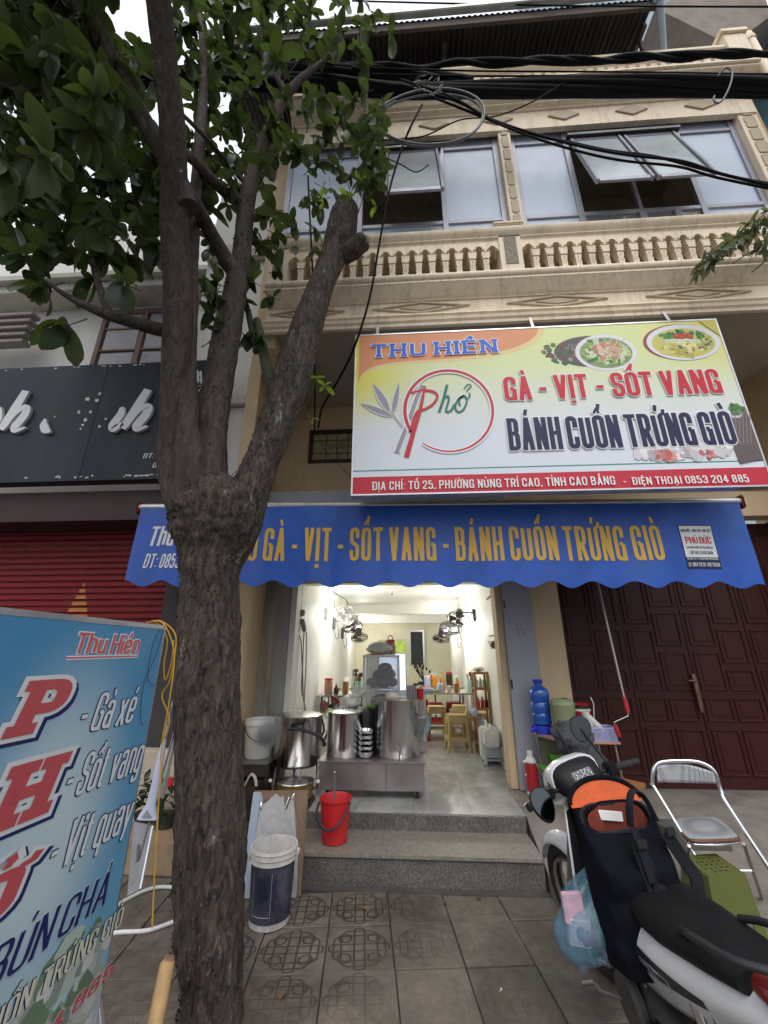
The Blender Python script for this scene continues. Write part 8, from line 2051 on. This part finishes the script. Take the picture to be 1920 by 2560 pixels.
t = thing('bamboo_pole', 'pale bamboo pole end leaning against the foot of the trunk', 'pole', (-1.1,2.2,0)); mb = MB(); mb.tube([at(418,2410,Y=2.18), at(372,2640,Y=1.98)], .030, 14); mb.build('pole', mat('bamboo', (.48,.30,.13), .5, var=.15, scale=4, stretch=(6,6,1)), t, smooth=60); mb = MB(); mb.tube([at(424,2392,Y=2.18), at(416,2418,Y=2.175)], [.02,.031], 10); mb.build('splintered_end', mat('split_wood', (.26,.15,.09), .8), t)
# blue containers on the loggia floor behind the balusters
for k in range(4): x = -.05+.30*k*.95; mb = MB(); z0 = 5.445; mb.lathe((at([1024,1060,1096,1129][k]-8,690,Y=3.75).x,3.75,z0), [(.055,0),(.06,.02),(.065,.20),(.055,.21)], 16); tag(mb.build('blue_container', mat('sky_blue_plastic', (.03,.32,.62), .4, var=.1), None, org=(0,3.75,z0), smooth=50), 'sky blue container behind the left balusters, %s' % ('first from the left','second from the left','third from the left','fourth, nearest the central pier')[k], 'container', 'blue containers on the balcony')
for k, (px_, c_, lab) in enumerate(((1352,(.30,.05,.03),'red cloth bundle behind the balusters just right of the central pier'),(1545,(.02,.018,.016),'black box behind the right balusters'),(1180,(.32,.28,.22),'beige board leaning behind the balusters left of the central pier'),(1660,(.18,.05,.03),'brown red box behind the far right balusters'))):
    x = at(px_,650,Y=3.85).x; mb = MB(); mb.box(x-.09,3.8,5.445,x+.09,3.95,5.445+(.30 if k != 2 else .26)); tag(mb.build('balcony_box', mat('balc_%d' % k, c_, .7), None, org=(x,3.87,5.445), bevel=.015), lab, 'box')
# puff of steam over the wide pot
vb = MB(); c0 = at(668,1832,Y=4.28)
vb.ball(c0, .21, 20, 12, (1.1,.7,.9)); ob = vb.build('steam', None or mat('steam_dummy', (1,1,1)), None, org=c0, smooth=80)
ms = bpy.data.materials.new('steam'); ms.use_nodes = True; nt = ms.node_tree; nt.nodes.remove(nt.nodes['Principled BSDF']); pv = nt.nodes.new('ShaderNodeVolumePrincipled'); pv.inputs['Color'].default_value = (.95,.95,.95,1)
tc = nt.nodes.new('ShaderNodeTexCoord'); nz = nt.nodes.new('ShaderNodeTexNoise'); nz.inputs['Scale'].default_value = 9; nz.inputs['Detail'].default_value = 4; lk(nt, tc.outputs['Object'], nz.inputs[0])
ln = nt.nodes.new('ShaderNodeVectorMath'); ln.operation = 'LENGTH'; lk(nt, tc.outputs['Object'], ln.inputs[0]); fr = nt.nodes.new('ShaderNodeMapRange'); fr.inputs[1].default_value = .15; fr.inputs[2].default_value = .03; fr.inputs[3].default_value = 0; fr.inputs[4].default_value = 45; lk(nt, ln.outputs['Value'], fr.inputs[0])
nm = nt.nodes.new('ShaderNodeMapRange'); nm.inputs[1].default_value = .40; nm.inputs[2].default_value = .65; lk(nt, nz.outputs[0], nm.inputs[0]); mu = nt.nodes.new('ShaderNodeMath'); mu.operation = 'MULTIPLY'; lk(nt, fr.outputs[0], mu.inputs[0]); lk(nt, nm.outputs[0], mu.inputs[1]); lk(nt, mu.outputs[0], pv.inputs['Density'])
lk(nt, pv.outputs[0], nt.nodes['Material Output'].inputs['Volume']); ob.data.materials.clear(); ob.data.materials.append(ms); tag(ob, 'white puff of steam drifting off the widest steel pot', 'steam', kind='stuff')
# ------------------------------------------------------------------ white motorbike parked facing the steps
BK = thing('motorbike', 'white and black motorbike leaning on its side stand in front of the steps', 'motorbike', (.96,2.36,0))
Mb = Matrix.Translation((1.015,2.27,0)) @ Matrix.Rotation(R(3),4,'Z') @ Matrix.Rotation(R(-8),4,'Y')
hd = Vector((0,.30,.90)); ax_ = Vector((0,-math.sin(R(26)),math.cos(R(26))))
St = Matrix.Translation(hd) @ Matrix.Rotation(R(14),4,ax_) @ Matrix.Translation(-hd)
class BB(MB):
    def out(s, name, m, parent=None, steer=False, **k):
        M = Mb @ St if steer else Mb
        s.v = [tuple(M @ Vector(p)) for p in s.v]; return s.build(name, m, parent or BK, **k)
w_white = mat('bike_white', (.72,.73,.75), .22, var=.04, coat=.6, dirt=.2, dirtcol=(.45,.42,.38), dscale=6)
w_black = mat('bike_black', (.010,.010,.012), .5, spec=.25, var=.2, scale=9)
w_gloss = mat('bike_gloss_black', (.012,.012,.014), .15, var=.1, coat=.5)
w_eng = mat('engine_metal', (.13,.125,.12), .5, .7, var=.3, scale=12, dirt=.5)
seat_m = mat('seat_vinyl', (.010,.010,.011), .55, spec=.25, var=.15, bump=.2, bscale=120)
def wheel(cy, steer):
    b = BB(); r, w = .262, .034
    b.tube([(0,cy+r*math.cos(a),.292+r*math.sin(a)) for a in [2*PI*i/48 for i in range(48)]], w, 10, closed=True); wh = b.out('wheel', m_rubber, steer=steer, smooth=60)
    b = BB()
    for e in (-.022,.022): b.tube([(e,cy+.222*math.cos(a),.292+.222*math.sin(a)) for a in [2*PI*i/40 for i in range(40)]], .010, 6, closed=True)
    b.out('rim', m_steel_d, wh, steer, smooth=60)
    b = BB()
    for i in range(18):
        a = 2*PI*i/18; b.tube([((.03 if i%2 else -.03),cy+.04*math.cos(a+.3),.292+.04*math.sin(a+.3)),(0,cy+.22*math.cos(a),.292+.22*math.sin(a))], .002, 4)
    b.lathe((0,cy,.292), [(.001,-.05),(.035,-.05),(.045,-.02),(.045,.02),(.035,.05),(.001,.05)], 16, Matrix.Rotation(R(90),3,'Y')); b.out('hub', w_eng, wh, steer, smooth=50)
wheel(.615, True); wheel(-.615, False)
for s in (-1,1):
    b = BB(); b.tube([(s*.085,.615,.292),(s*.085,.52,.47),(s*.07,.34,.80)], [.022,.024,.022], 10); b.out('fork', m_steel_d, steer=True, smooth=60)
# front fender
b = BB()
def fen(u, v):
    a = lerp(R(20), R(165), u); x = (2*v-1)*.062; r = .325 + .02*math.cos((2*v-1)*PI/2) - .03*abs(2*v-1)**2
    r *= 1 + .03*math.sin(u*PI); return (x*(1-.35*abs(2*u-1)**3), .615+r*math.cos(a), .292+r*math.sin(a))
b.grid(fen, 22, 8); o = b.out('front_fender', w_white, steer=True, smooth=70, recalc=False); o.modifiers.new('t','SOLIDIFY').thickness = .004
# leg shield: white outer wings, black inner panel
for s in (-1,1):
    b = BB()
    def lg_(u, v):
        z = lerp(.88, .30, u); w = lerp(.10, .20, math.sin(u*PI*.75)); y = .33 - .05*math.sin(u*PI) + .02*u
        return (s*lerp(.045, w, v), y - .09*v*(.6+.6*math.sin(u*PI)) - .10*u*v, z)
    b.grid(lg_, 18, 8); o = b.out('leg_shield', w_white, smooth=70, recalc=False); o.modifiers.new('t','SOLIDIFY').thickness = .006
    b = BB(); b.grid(lambda u, v: tuple(Vector(lg_(u*.94+.03, v*.86+.02)) + Vector((0,-.012,0))), 16, 6); b.out('inner_shield', w_black, o, smooth=70, recalc=False)
b = BB(); b.loft([((0,.30,.92),(.07,0,0),(0,.05,0)),((0,.27,.75),(.07,0,0),(0,.055,0)),((0,.18,.52),(.06,0,0),(0,.06,.02)),((0,.05,.42),(.055,0,0),(0,.03,.06)),((0,-.2,.45),(.06,0,0),(0,.02,.07)),((0,-.4,.55),(.07,0,0),(0,.02,.08))], 14); b.out('frame_spine', w_black, smooth=60)
# steered head cowl with dashboard
b = BB(); b.loft([((0,.47,.90),(.05,0,0),(0,.0,.05)),((0,.44,.92),(.10,0,0),(0,.0,.085)),((0,.38,.96),(.135,0,0),(0,.0,.105)),((0,.30,1.0),(.15,0,0),(0,.01,.095)),((0,.26,1.01),(.145,0,0),(0,.01,.085))], 20, 2.8); hc = b.out('head_cowl', w_white, steer=True, smooth=60)
b = BB(); b.loft([((0,.262,1.01),(.138,0,0),(0,.025,.080)),((0,.235,1.005),(.13,0,0),(0,.025,.075)),((0,.20,1.0),(.10,0,0),(0,.02,.058)),((0,.19,.998),(.07,0,0),(0,.02,.04))], 20, 3); b.out('dash_housing', w_black, hc, True, smooth=45)
b = BB(); b.obox((0,.196,1.018),(.125,.012,.072), Matrix.Rotation(R(-35),3,'X')); di = b.out('instrument_glass', w_gloss, hc, True, bevel=.008)
b = BB(); Mr = Matrix.Rotation(R(-35),3,'X')
for k in range(9): a = R(200-k*27); b.obox(Vector((.0,.19,1.018)) + Mr @ Vector((.045*math.cos(a),-.008,.030*math.sin(a)-.003)), (.005,.001,.007), Mr)
b.bar(Vector((0,.19,1.018)) + Mr @ Vector((-.03,-.008,-.01)), Vector((0,.19,1.018)) + Mr @ Vector((.02,-.008,.02)), .003, .001); b.bar(Vector((0,.19,1.018)) + Mr @ Vector((-.01,-.008,.024)), Vector((0,.19,1.018)) + Mr @ Vector((.02,-.008,-.004)), .003, .001)
b.out('dial_marks', mat('dial_white', (.6,.65,.7), .5), di, True)['kind'] = 'stuff'
b = BB(); b.loft([((0,.485,.90),(.055,0,0),(0,0,.045)),((0,.47,.905),(.075,0,0),(0,0,.06))], 16); b.out('headlight', mat('lens', (.6,.62,.62), .08, trans=.4), hc, True, smooth=60)
# bars, grips, levers
b = BB(); b.tube([(-.32,.20,.985),(-.18,.25,.985),(.18,.25,.985),(.32,.20,.985)], .011, 8); hb = b.out('handlebar', w_black, steer=True, smooth=60)
for s in (-1,1):
    b = BB(); b.tube([(s*.23,.235,.985),(s*.345,.195,.985)], .018, 12); b.out('grip', m_rubber, hb, True, smooth=50)
    b = BB(); b.obox((s*.20,.245,.99),(.06,.06,.05)); b.out('switch_block', w_black, hb, True, bevel=.008)
    b = BB(); b.tube([(s*.19,.28,.98),(s*.25,.29,.98),(s*.35,.25,.975)], .006, 6, squash=.6); b.out('lever', m_chrome, hb, True, smooth=50)
# mirrors stand on the steered bars
def mirror(base, mid, c, nrmv, rot):
    b = MB(); b.tube(smooth_path([base, mid, c], 5), .007, 8); st_ = b.build('mirror_stem', w_black, BK, smooth=60)
    nrmv = Vector(nrmv).normalized(); q = nrmv.to_track_quat('Z','Y').to_matrix() @ Matrix.Rotation(rot,3,'Z')
    pts = [(.055*math.cos(a)*(1+.18*math.sin(a)), .068*math.sin(a)) for a in [2*PI*i/24 for i in range(24)]]
    b = MB(); base_ = len(b.v)
    for sc_, dz in ((.8,-.022),(1.0,-.010),(1.02,.0),(.95,.004)):
        for p in pts: b.v.append(tuple(Vector(c) + q @ Vector((p[0]*sc_, p[1]*sc_, dz))))
    n_ = 24
    for i in range(3):
        for j in range(n_): b.face([i*n_+j, i*n_+(j+1)%n_, (i+1)*n_+(j+1)%n_, (i+1)*n_+j])
    b.face(list(range(n_))); sh = b.build('mirror_shell', w_black, st_, smooth=50)
    b = MB(); b.add([Vector(c) + q @ Vector((p[0]*.95, p[1]*.95, .0045)) for p in pts], [tuple(range(n_))]); b.build('mirror_glass', mat('mirror', (.10,.11,.115), .06, 1.0, var=0), st_)  # dark reflection put into the glass colour
lgrip = Mb @ St @ Vector((-.20,.25,1.0)); rgrip = Mb @ St @ Vector((.20,.25,1.0))
mL = at(1358,2012,Y=2.22); mR = at(1452,1822,Y=2.70)
mirror(lgrip, lerp(lgrip,mL,.55)+Vector((.0,-.02,-.03)), mL, (.25,-.8,.45), R(10))
mirror(rgrip, lerp(rgrip,mR,.5), mR, (-.2,-.9,.1), R(-5))
# engine, body, seat
b = BB(); b.loft([((0,.22,.40),(.055,0,0),(0,.02,.05)),((0,.12,.37),(.075,0,0),(0,.02,.075)),((0,.0,.33),(.10,0,0),(0,.02,.10)),((0,-.15,.31),(.11,0,0),(0,.02,.10)),((0,-.28,.31),(.07,0,0),(0,.02,.06))], 16, 3.2); b.out('engine', w_eng, smooth=40)
b = BB(); b.lathe((-.11,-.05,.32), [(.10,0),(.10,-.02),(.085,-.035),(.0001,-.036)], 24, Matrix.Rotation(R(90),3,'Y')); b.out('engine_cover', w_eng, smooth=40)
b = BB(); b.tube([(-.02,-.25,.33),(-.09,-.42,.30),(-.09,-.60,.292)], .030, 8); b.out('swing_arm', w_black, smooth=50)
b = BB(); b.tube([(.09,.05,.22),(.12,-.2,.20),(.13,-.55,.27),(.135,-.86,.36)], [.018,.022,.045,.04], 12); b.out('exhaust', m_steel_d, smooth=60)
b = BB(); b.tube([(-.16,-.10,.22),(-.22,-.06,.225)], .016, 8); b.tube([(.16,-.10,.22),(.22,-.06,.225)], .016, 8); b.out('footrest', m_rubber, smooth=40)
b = BB(); b.tube([(-.10,-.12,.25),(-.22,-.16,.035)], .010, 8); b.out('side_stand', m_steel_d, smooth=50)
b = BB(); b.loft([((0,.02,.68),(.07,0,0),(0,.0,.035)),((0,-.08,.71),(.115,0,0),(0,0,.05)),((0,-.25,.72),(.14,0,0),(0,0,.055)),((0,-.45,.74),(.14,0,0),(0,0,.055)),((0,-.65,.77),(.115,0,0),(0,0,.045)),((0,-.76,.78),(.09,0,0),(0,0,.03))], 22, 2.6); b.out('seat', seat_m, smooth=60)
for s in (-1,1):
    b = BB()
    def pn(u, v):
        y = lerp(.0, -.86, u); zt = lerp(.66, .78, u); zb_ = lerp(.42, .66, u**1.3); w = .125 + .03*math.sin(PI*min(1,u*1.1)) - .055*u*u
        z = lerp(zt, zb_, v); return (s*(w - .045*(2*v-1)**2 + .01*math.sin(v*6)), y, z)
    b.grid(pn, 26, 12); sp_ = b.out('side_panel', w_white, smooth=70, recalc=False); sp_.modifiers.new('t','SOLIDIFY').thickness = .005
    b = BB()
    def pd(u, v): u2 = lerp(.06,.72,u); v2 = lerp(lerp(.12,.46,u), lerp(.62,.60,u), v); q = pn(u2, v2); return (q[0]+s*.006, q[1], q[2])
    b.grid(pd, 16, 5); b.out('decal', mat('decal_black', (.03,.032,.035), .35, var=.2), sp_, smooth=60, recalc=False)
    if s == -1:
        # outlined badge strokes on the decal (rider's left side)
        b = BB()
        def pq(u, v): q = pn(u, v); return Vector((q[0]-.0085, q[1], q[2]))
        for l in (((.24,.60),(.24,.42),(.33,.44),(.33,.50),(.27,.50),(.33,.53),(.33,.60),(.24,.60)), ((.36,.60),(.36,.46),(.43,.47),(.43,.60)), ((.46,.60),(.46,.47),(.54,.48),(.54,.60),(.47,.60)), ((.14,.37),(.30,.40),(.50,.47)), ((.12,.42),(.22,.44))):
            b.tube([pq(*p) for p in l], .0022, 4)
        b.out('badge', m_alu, sp_, smooth=60)
b = BB()
for s in (-1,1): b.tube(smooth_path([(s*.10,-.56,.80),(s*.115,-.66,.835),(s*.105,-.80,.86),(s*.05,-.87,.865)],5), .011, 8)
b.tube([(-.05,-.87,.865),(.05,-.87,.865)], .011, 8); b.out('grab_rail', mat('cast_grey', (.05,.05,.055), .45, .4), smooth=60)
b = BB(); b.loft([((0,-.80,.80),(.075,0,0),(0,0,.035)),((0,-.88,.785),(.07,0,0),(0,0,.035)),((0,-.94,.76),(.04,0,0),(0,0,.02))], 16); b.out('tail_light', mat('tail_lens', (.14,.012,.012), .12, var=.2, coat=.5), smooth=60)
for s in (-1,1): b = BB(); b.ball((s*.10,-.88,.72), .038, 12, 8, (1.3,.9,.8)); b.out('turn_signal', mat('amber_lens', (.45,.16,.07), .15, coat=.5), smooth=70)
b = BB(); b.loft([((0,-.70,.66),(.07,0,0),(0,.0,.03)),((0,-.88,.62),(.075,0,0),(0,0,.02)),((0,-1.02,.48),(.07,0,0),(0,.01,.02)),((0,-1.08,.36),(.06,0,0),(0,.01,.01))], 12); b.out('rear_fender', w_black, smooth=50)
pc_ = Vector((-.0,-1.0,.585)); Mp = Matrix.Rotation(R(-28),3,'X')
b = BB(); b.obox(pc_ + Mp @ Vector((0,.006,0)), (.205,.010,.155), Mp); pl = b.out('plate_frame', w_gloss, bevel=.02)
b = BB(); b.obox(pc_, (.19,.004,.14), Mp); b.out('number_plate', mat('plate_white', (.78,.80,.84), .3, var=.03), pl, bevel=.0015)
b = BB()
for s in (-.07,.07): b.lathe(pc_ + Mp @ Vector((s,-.004,.025)), [(.006,0),(.005,.002)], 10, Mp @ Matrix.Rotation(R(90),3,'X'))
b.out('bolt', m_steel_d, pl)
for s in (-1,1): b = BB(); b.tube([(s*.10,-.62,.30),(s*.105,-.52,.66)], .020, 10); b.out('shock_absorber', m_chrome if s < 0 else w_black, smooth=50)
b = BB(); b.lathe((-.075,-.615,.292), [(.0001,0),(.09,0),(.09,.008),(.0001,.008)], 24, Matrix.Rotation(R(90),3,'Y')); b.out('sprocket', w_eng, smooth=30)
b = BB(); b.obox((-.10,-.35,.31),(.03,.42,.07)); b.out('chain_case', w_black, bevel=.015)

# ------------------------------------------------------------------ open black backpack hung between bars and seat
BP = thing('backpack', 'open black backpack with orange lining hung on the front of the motorbike', 'backpack', (.93,2.2,.7))
m_bpk = mat('backpack_cloth', (.006,.007,.012), .9, spec=.1, var=.25, scale=8, bump=.3, bscale=140); m_web = mat('webbing', (.016,.017,.022), .9, spec=.15, var=.15, bump=.5, bscale=200)
TL, TR_, BRt, BLt = at(1452,2022,Y=2.20), at(1640,2035,Y=2.30), at(1690,2265,Y=2.36), at(1545,2400,Y=2.20)
Mk = Matrix.Translation((.868,2.07,.735)) @ Matrix.Rotation(R(10),4,'Z') @ Matrix.Rotation(R(-3),4,'Y') @ Matrix.Rotation(R(-6),4,'X')
mb = MB(); bwv, bdv, bhv = .165, .095, .225
def sack(u, v):
    th = 2*PI*u; z = lerp(-bhv, bhv, v); k = 1 - .10*(1-v)**3 - (.14 if v > .97 else 0)
    c, s = math.cos(th), math.sin(th); p = 3.4
    x = bwv*math.copysign(abs(c)**(2/p), c)*k; y = bdv*math.copysign(abs(s)**(2/p), s)*k*(1+.25*(1-v))*(1-.72*max(0,(v-.72)/.28))
    w_ = noise.noise(Vector((x*9, y*9, z*6)))*.034 + noise.noise(Vector((x*22, y*22, z*16)))*.014
    zt = z + (.045*c*0 + (.05 if v > .93 else .05*v)*math.sin(th))      # back edge stands higher
    return Mk @ Vector((x*(1+w_*3), y - abs(w_), zt))
mb.grid(sack, 56, 30)
bot = [sack(i/56, 0) for i in range(56)]; mb.add(bot, [tuple(range(56))]); o = mb.build('body', m_bpk, BP, smooth=75, recalc=False, weld=True); o.modifiers.new('t','SOLIDIFY').thickness = .006
m_or = mat('orange_lining', (.62,.10,.02), .7, var=.2, scale=9, bump=.5, bscale=50)
mb = MB()
def lin(u, v):
    p = Mk.inverted() @ Vector(sack(u, .985)); q = Vector((p.x*.94, p.y*.90, p.z-.004)); return Mk @ Vector((q.x*(1-.35*v), q.y*(1-.35*v), q.z-.20*v))
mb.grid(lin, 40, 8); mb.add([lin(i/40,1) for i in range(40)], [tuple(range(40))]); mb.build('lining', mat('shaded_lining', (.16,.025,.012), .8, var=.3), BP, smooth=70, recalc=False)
# raised lid flap standing behind the opening
mb = MB()
def flap(u, v):
    a = lerp(R(8), R(172), u); x = bwv*1.0*math.cos(a); z = bhv + .030 + .095*math.sin(a)*v; return Mk @ Vector((x*(1+.03*v), bdv*.45+.035*v*math.sin(a), z))
mb.grid(flap, 24, 8); fl_ = mb.build('lid_flap', m_or, BP, smooth=70, recalc=False)
mb = MB(); mb.tube([flap(i/24,1) for i in range(25)], .011, 8); mb.build('zip_edge', m_bpk, BP, smooth=60)
mb = MB(); mb.grid(lambda u, v: Vector(flap(u, v)) + (Mk.to_3x3() @ Vector((0,.008,.002))), 24, 8); mb.build('lid_back', m_bpk, BP, smooth=70, recalc=False)
mb = MB(); mb.tube([Mk @ Vector((bwv*.93*math.cos(a), bdv*.3*math.sin(a), bhv-.012+.05*math.sin(a)*1.0+.006+.008*math.sin(3*a))) for a in [2*PI*i/40 for i in range(40)]], .008, 6, closed=True); mb.build('zip', mat('zip_tape', (.008,.008,.014), .8), BP, smooth=60)
mb = MB(); mb.obox(Mk @ Vector((-.03,.01,bhv-.0)), (.13,.010,.035), Mk.to_3x3() @ Matrix.Rotation(.15,3,'Y')); tag(mb.build('paper_sheaf', m_whiteplastic, None, org=Mk @ Vector((-.03,0,bhv-.03)), bevel=.002), 'white papers just showing inside the open backpack', 'papers')
mb = MB(); mb.tube(smooth_path([Mk @ Vector(p) for p in ((.0,-bdv*.9,bhv-.02),(.01,-bdv*1.1,bhv+.06),(.06,-bdv*.8,bhv+.095),(.12,-bdv*.5,bhv+.06),(.14,-bdv*.6,bhv-.02))],5), .014, 8, squash=.5); mb.build('top_handle', m_web, BP, smooth=60)
def strap(l, w=.045, name='shoulder_strap', e=0):
    mb = MB(); pts = smooth_path([Mk @ Vector(p) for p in l], 6); Lp = []
    for i, p in enumerate(pts):
        t_ = (pts[min(i+1,len(pts)-1)]-pts[max(i-1,0)]).normalized(); sd_ = t_.cross(Mk.to_3x3() @ Vector((0,-1,0))).normalized(); nn_ = sd_.cross(t_)
        Lp.append((p+sd_*w/2, p-sd_*w/2, p-sd_*w/2-nn_*.008, p+sd_*w/2-nn_*.008))
    b0 = len(mb.v)
    for q in Lp: mb.v += [tuple(x) for x in q]
    for i in range(len(Lp)-1):
        for j in range(4): mb.face([i*4+j, i*4+(j+1)%4, (i+1)*4+(j+1)%4, (i+1)*4+j])
    mb.face([0,1,2,3]); mb.face([len(Lp)*4-4+j for j in range(4)]); return mb.build(name, m_web, BP, smooth=50)
strap([(.0,-bdv*1.18,bhv-.07),(.01,-bdv*1.32,bhv-.2),(.02,-bdv*1.5,0),(.03,-bdv*1.6,-.2),(.05,-bdv*1.5,-.36)], .062)
strap([(.135,-bdv*1.05,bhv-.05),(.19,-bdv*1.05,bhv-.16),(.20,-bdv*1.15,.02),(.15,-bdv*1.3,-.12)], .05)
strap([(-.005,-bdv*1.2,bhv-.02),(.0,-bdv*1.3,bhv-.10),(.003,-bdv*1.42,bhv-.18)], .030, 'webbing', 1)
mb = MB(); M3 = Mk.to_3x3(); mb.obox(Mk @ Vector((.0,-bdv*1.36,bhv-.065)), (.045,.012,.030), M3); mb.build('buckle', m_black, BP, bevel=.004); mb = MB(); mb.obox(Mk @ Vector((.15,-bdv*1.12,bhv-.045)), (.04,.012,.03), M3); mb.build('buckle', m_black, BP, bevel=.004)
mb = MB(); mb.tube(smooth_path([Mk @ Vector(p) for p in ((.02,-bdv*1.6,-.33),(.0,-bdv*1.6,-.40),(.05,-bdv*1.6,-.405),(.055,-bdv*1.6,-.50))],4), .004, 5); mb.build('wire_loop', m_chrome, BP, smooth=60)
# ------------------------------------------------------------------ blue carrier bag
CB = thing('carrier_bag', 'thin blue plastic carrier bag full of packets hanging from the left side of the motorbike', 'bag', (.70,2.35,.5))
top_, cen_ = at(1497,2120,Y=2.16), at(1440,2250,Y=2.12)
mbl = mat('blue_film', (.12,.27,.38), .22, var=.35, scale=9, bump=1.0, bscale=16, alpha=.48, spec=.8, stretch=(1,1,.4))
mb = MB()
def cbag(u, v):
    th = 2*PI*u; prof = [0,.055,.105,.125,.13,.11,.0]; k = v*6; i = min(5,int(k)); r = lerp(prof[i], prof[i+1], k-i) if v > .03 else .012
    r = max(r, .014); z = lerp(0, -.345, v)
    wob = 1+.16*math.sin(th*5+v*6)*(1-v)+.16*noise.noise(Vector((math.cos(th)*2,math.sin(th)*2,v*4)))+.06*noise.noise(Vector((math.cos(th)*6,math.sin(th)*6,v*12)))
    c = lerp(top_, cen_+Vector((-.01,0,-.13)), v); return Vector((c.x+r*math.cos(th)*wob*1.0, c.y+r*.7*math.sin(th)*wob, top_.z-.02+z*1.05))
mb.grid(cbag, 48, 26); mb.build('film', mbl, CB, smooth=75, recalc=False)
for k, (dx, dz, sx, sz, c, lab) in enumerate(((-.022,-.01,.08,.10,(.56,.38,.48),'pink printed packet in the upper left of the blue carrier bag'), (-.01,-.085,.085,.09,(.60,.44,.56),'pink square packet pressed against the bottom of the blue carrier bag'), (.05,-.07,.03,.11,(.18,.32,.14),'green edged packet at the right of the blue carrier bag'), (.02,-.10,.06,.05,(.25,.03,.07),'dark red packet low in the blue carrier bag'))):
    q = cen_+Vector((dx*1.1,-.030-.002*k,dz)); mb = MB(); mb.obox(q, (sx,.02,sz), Matrix.Rotation(R((-4,6,10,-8)[k]),3,'Y')); o = mb.build('packet', mat('packet_%d' % k, c, .35, var=.2, scale=30), None, org=q, bevel=.004); tag(o, lab, 'packet')
q = cen_+Vector((-.011,-.044,-.085)); mb = MB(); Mq = Matrix.Rotation(R(6),3,'Y')
for a, b_ in (((-.036,.038),(.036,.038)),((.036,.038),(.036,-.038)),((.036,-.038),(-.036,-.038)),((-.036,-.038),(-.036,.038))): mb.bar(q+Mq@Vector((a[0],0,a[1])), q+Mq@Vector((b_[0],0,b_[1])), .0025, .0015)
mb.build('printed_border', p_white, CB); mb = MB(); mb.ball(q+Vector((0,.001,0)), .018, 10, 6, (1,.1,1.3)); mb.build('printed_blot', p_navy, CB)

# control cables, key, side reflector and other small fittings
for l in (((-.16,.27,1.0),(-.10,.40,1.02),(-.05,.42,.93),(-.04,.36,.80)), ((.16,.27,1.0),(.10,.41,1.03),(.05,.43,.93),(.03,.36,.80))):
    b = BB(); b.tube(smooth_path([Vector(p) for p in l], 5), .0045, 6); b.out('control_cable', w_black, steer=True, smooth=60)
b = BB(); b.lathe((.05,.165,.90), [(.0001,-.004),(.014,-.004),(.014,.004),(.0001,.004)], 12, Matrix.Rotation(R(70),3,'X')); b.out('ignition_lock', m_steel_d, smooth=40)
b = BB(); b.obox((-.148,-.02,.55),(.006,.05,.022)); b.out('reflector', mat('amber_lens', (.45,.16,.07), .15), bevel=.002)
b = BB()
for y, z in ((-.05,.60),(-.30,.52),(-.50,.60),(-.70,.68)): b.lathe((-.158+.02*abs(y),y,z), [(.0001,-.004),(.006,-.004),(.006,0)], 8, Matrix.Rotation(R(90),3,'Y'))
b.out('screws', m_steel_d)['kind'] = 'stuff'
b = BB(); b.tube([(-.135,.0,.30),(-.19,.10,.27),(-.20,.16,.275)], .008, 8); b.tube([(-.20,.15,.275),(-.25,.15,.277)], .010, 8); b.out('gear_lever', m_steel_d, smooth=50)
# litter on the pavement
rr = random.Random(19)
t = thing('cigarette_butt', 'small white cigarette butt lying on the open pavement', 'litter', tuple(at(1250,2478,Z=.004))); q = at(1250,2478,Z=.008); mb = MB(); mb.tube([q, q+Vector((.012,.018,0))], .004, 6); mb.build('paper', m_whiteplastic, t); mb = MB(); mb.tube([q, q-Vector((.005,.008,0))], .0041, 6); mb.build('filter', m_g['amber'], t)
dl = leaf_mesh('dry_leaf', mat('dry_leaf', (.16,.09,.04), .8, var=.4), .055, .028, .4, .4, 4)
for k, (x, y, lab) in enumerate(((1120,2255,'curled brown leaf lying at the foot of the granite steps'), (905,2268,'tiny brown leaf on the dark stained tiles near the paint bucket'), (1200,2248,'second curled leaf at the foot of the steps, further right'), (700,2500,'brown leaf on the pavement to the right of the trunk'))):
    o = bpy.data.objects.new('dry_leaf', dl); COL.objects.link(o); o.location = at(x, y, Z=.014); o.rotation_euler = (rr.uniform(-.2,.2), rr.uniform(-.1,.3), rr.uniform(0,6)); o.scale = [.8+.2*k%1]*3; tag(o, lab, 'leaf', 'fallen leaves on the pavement')
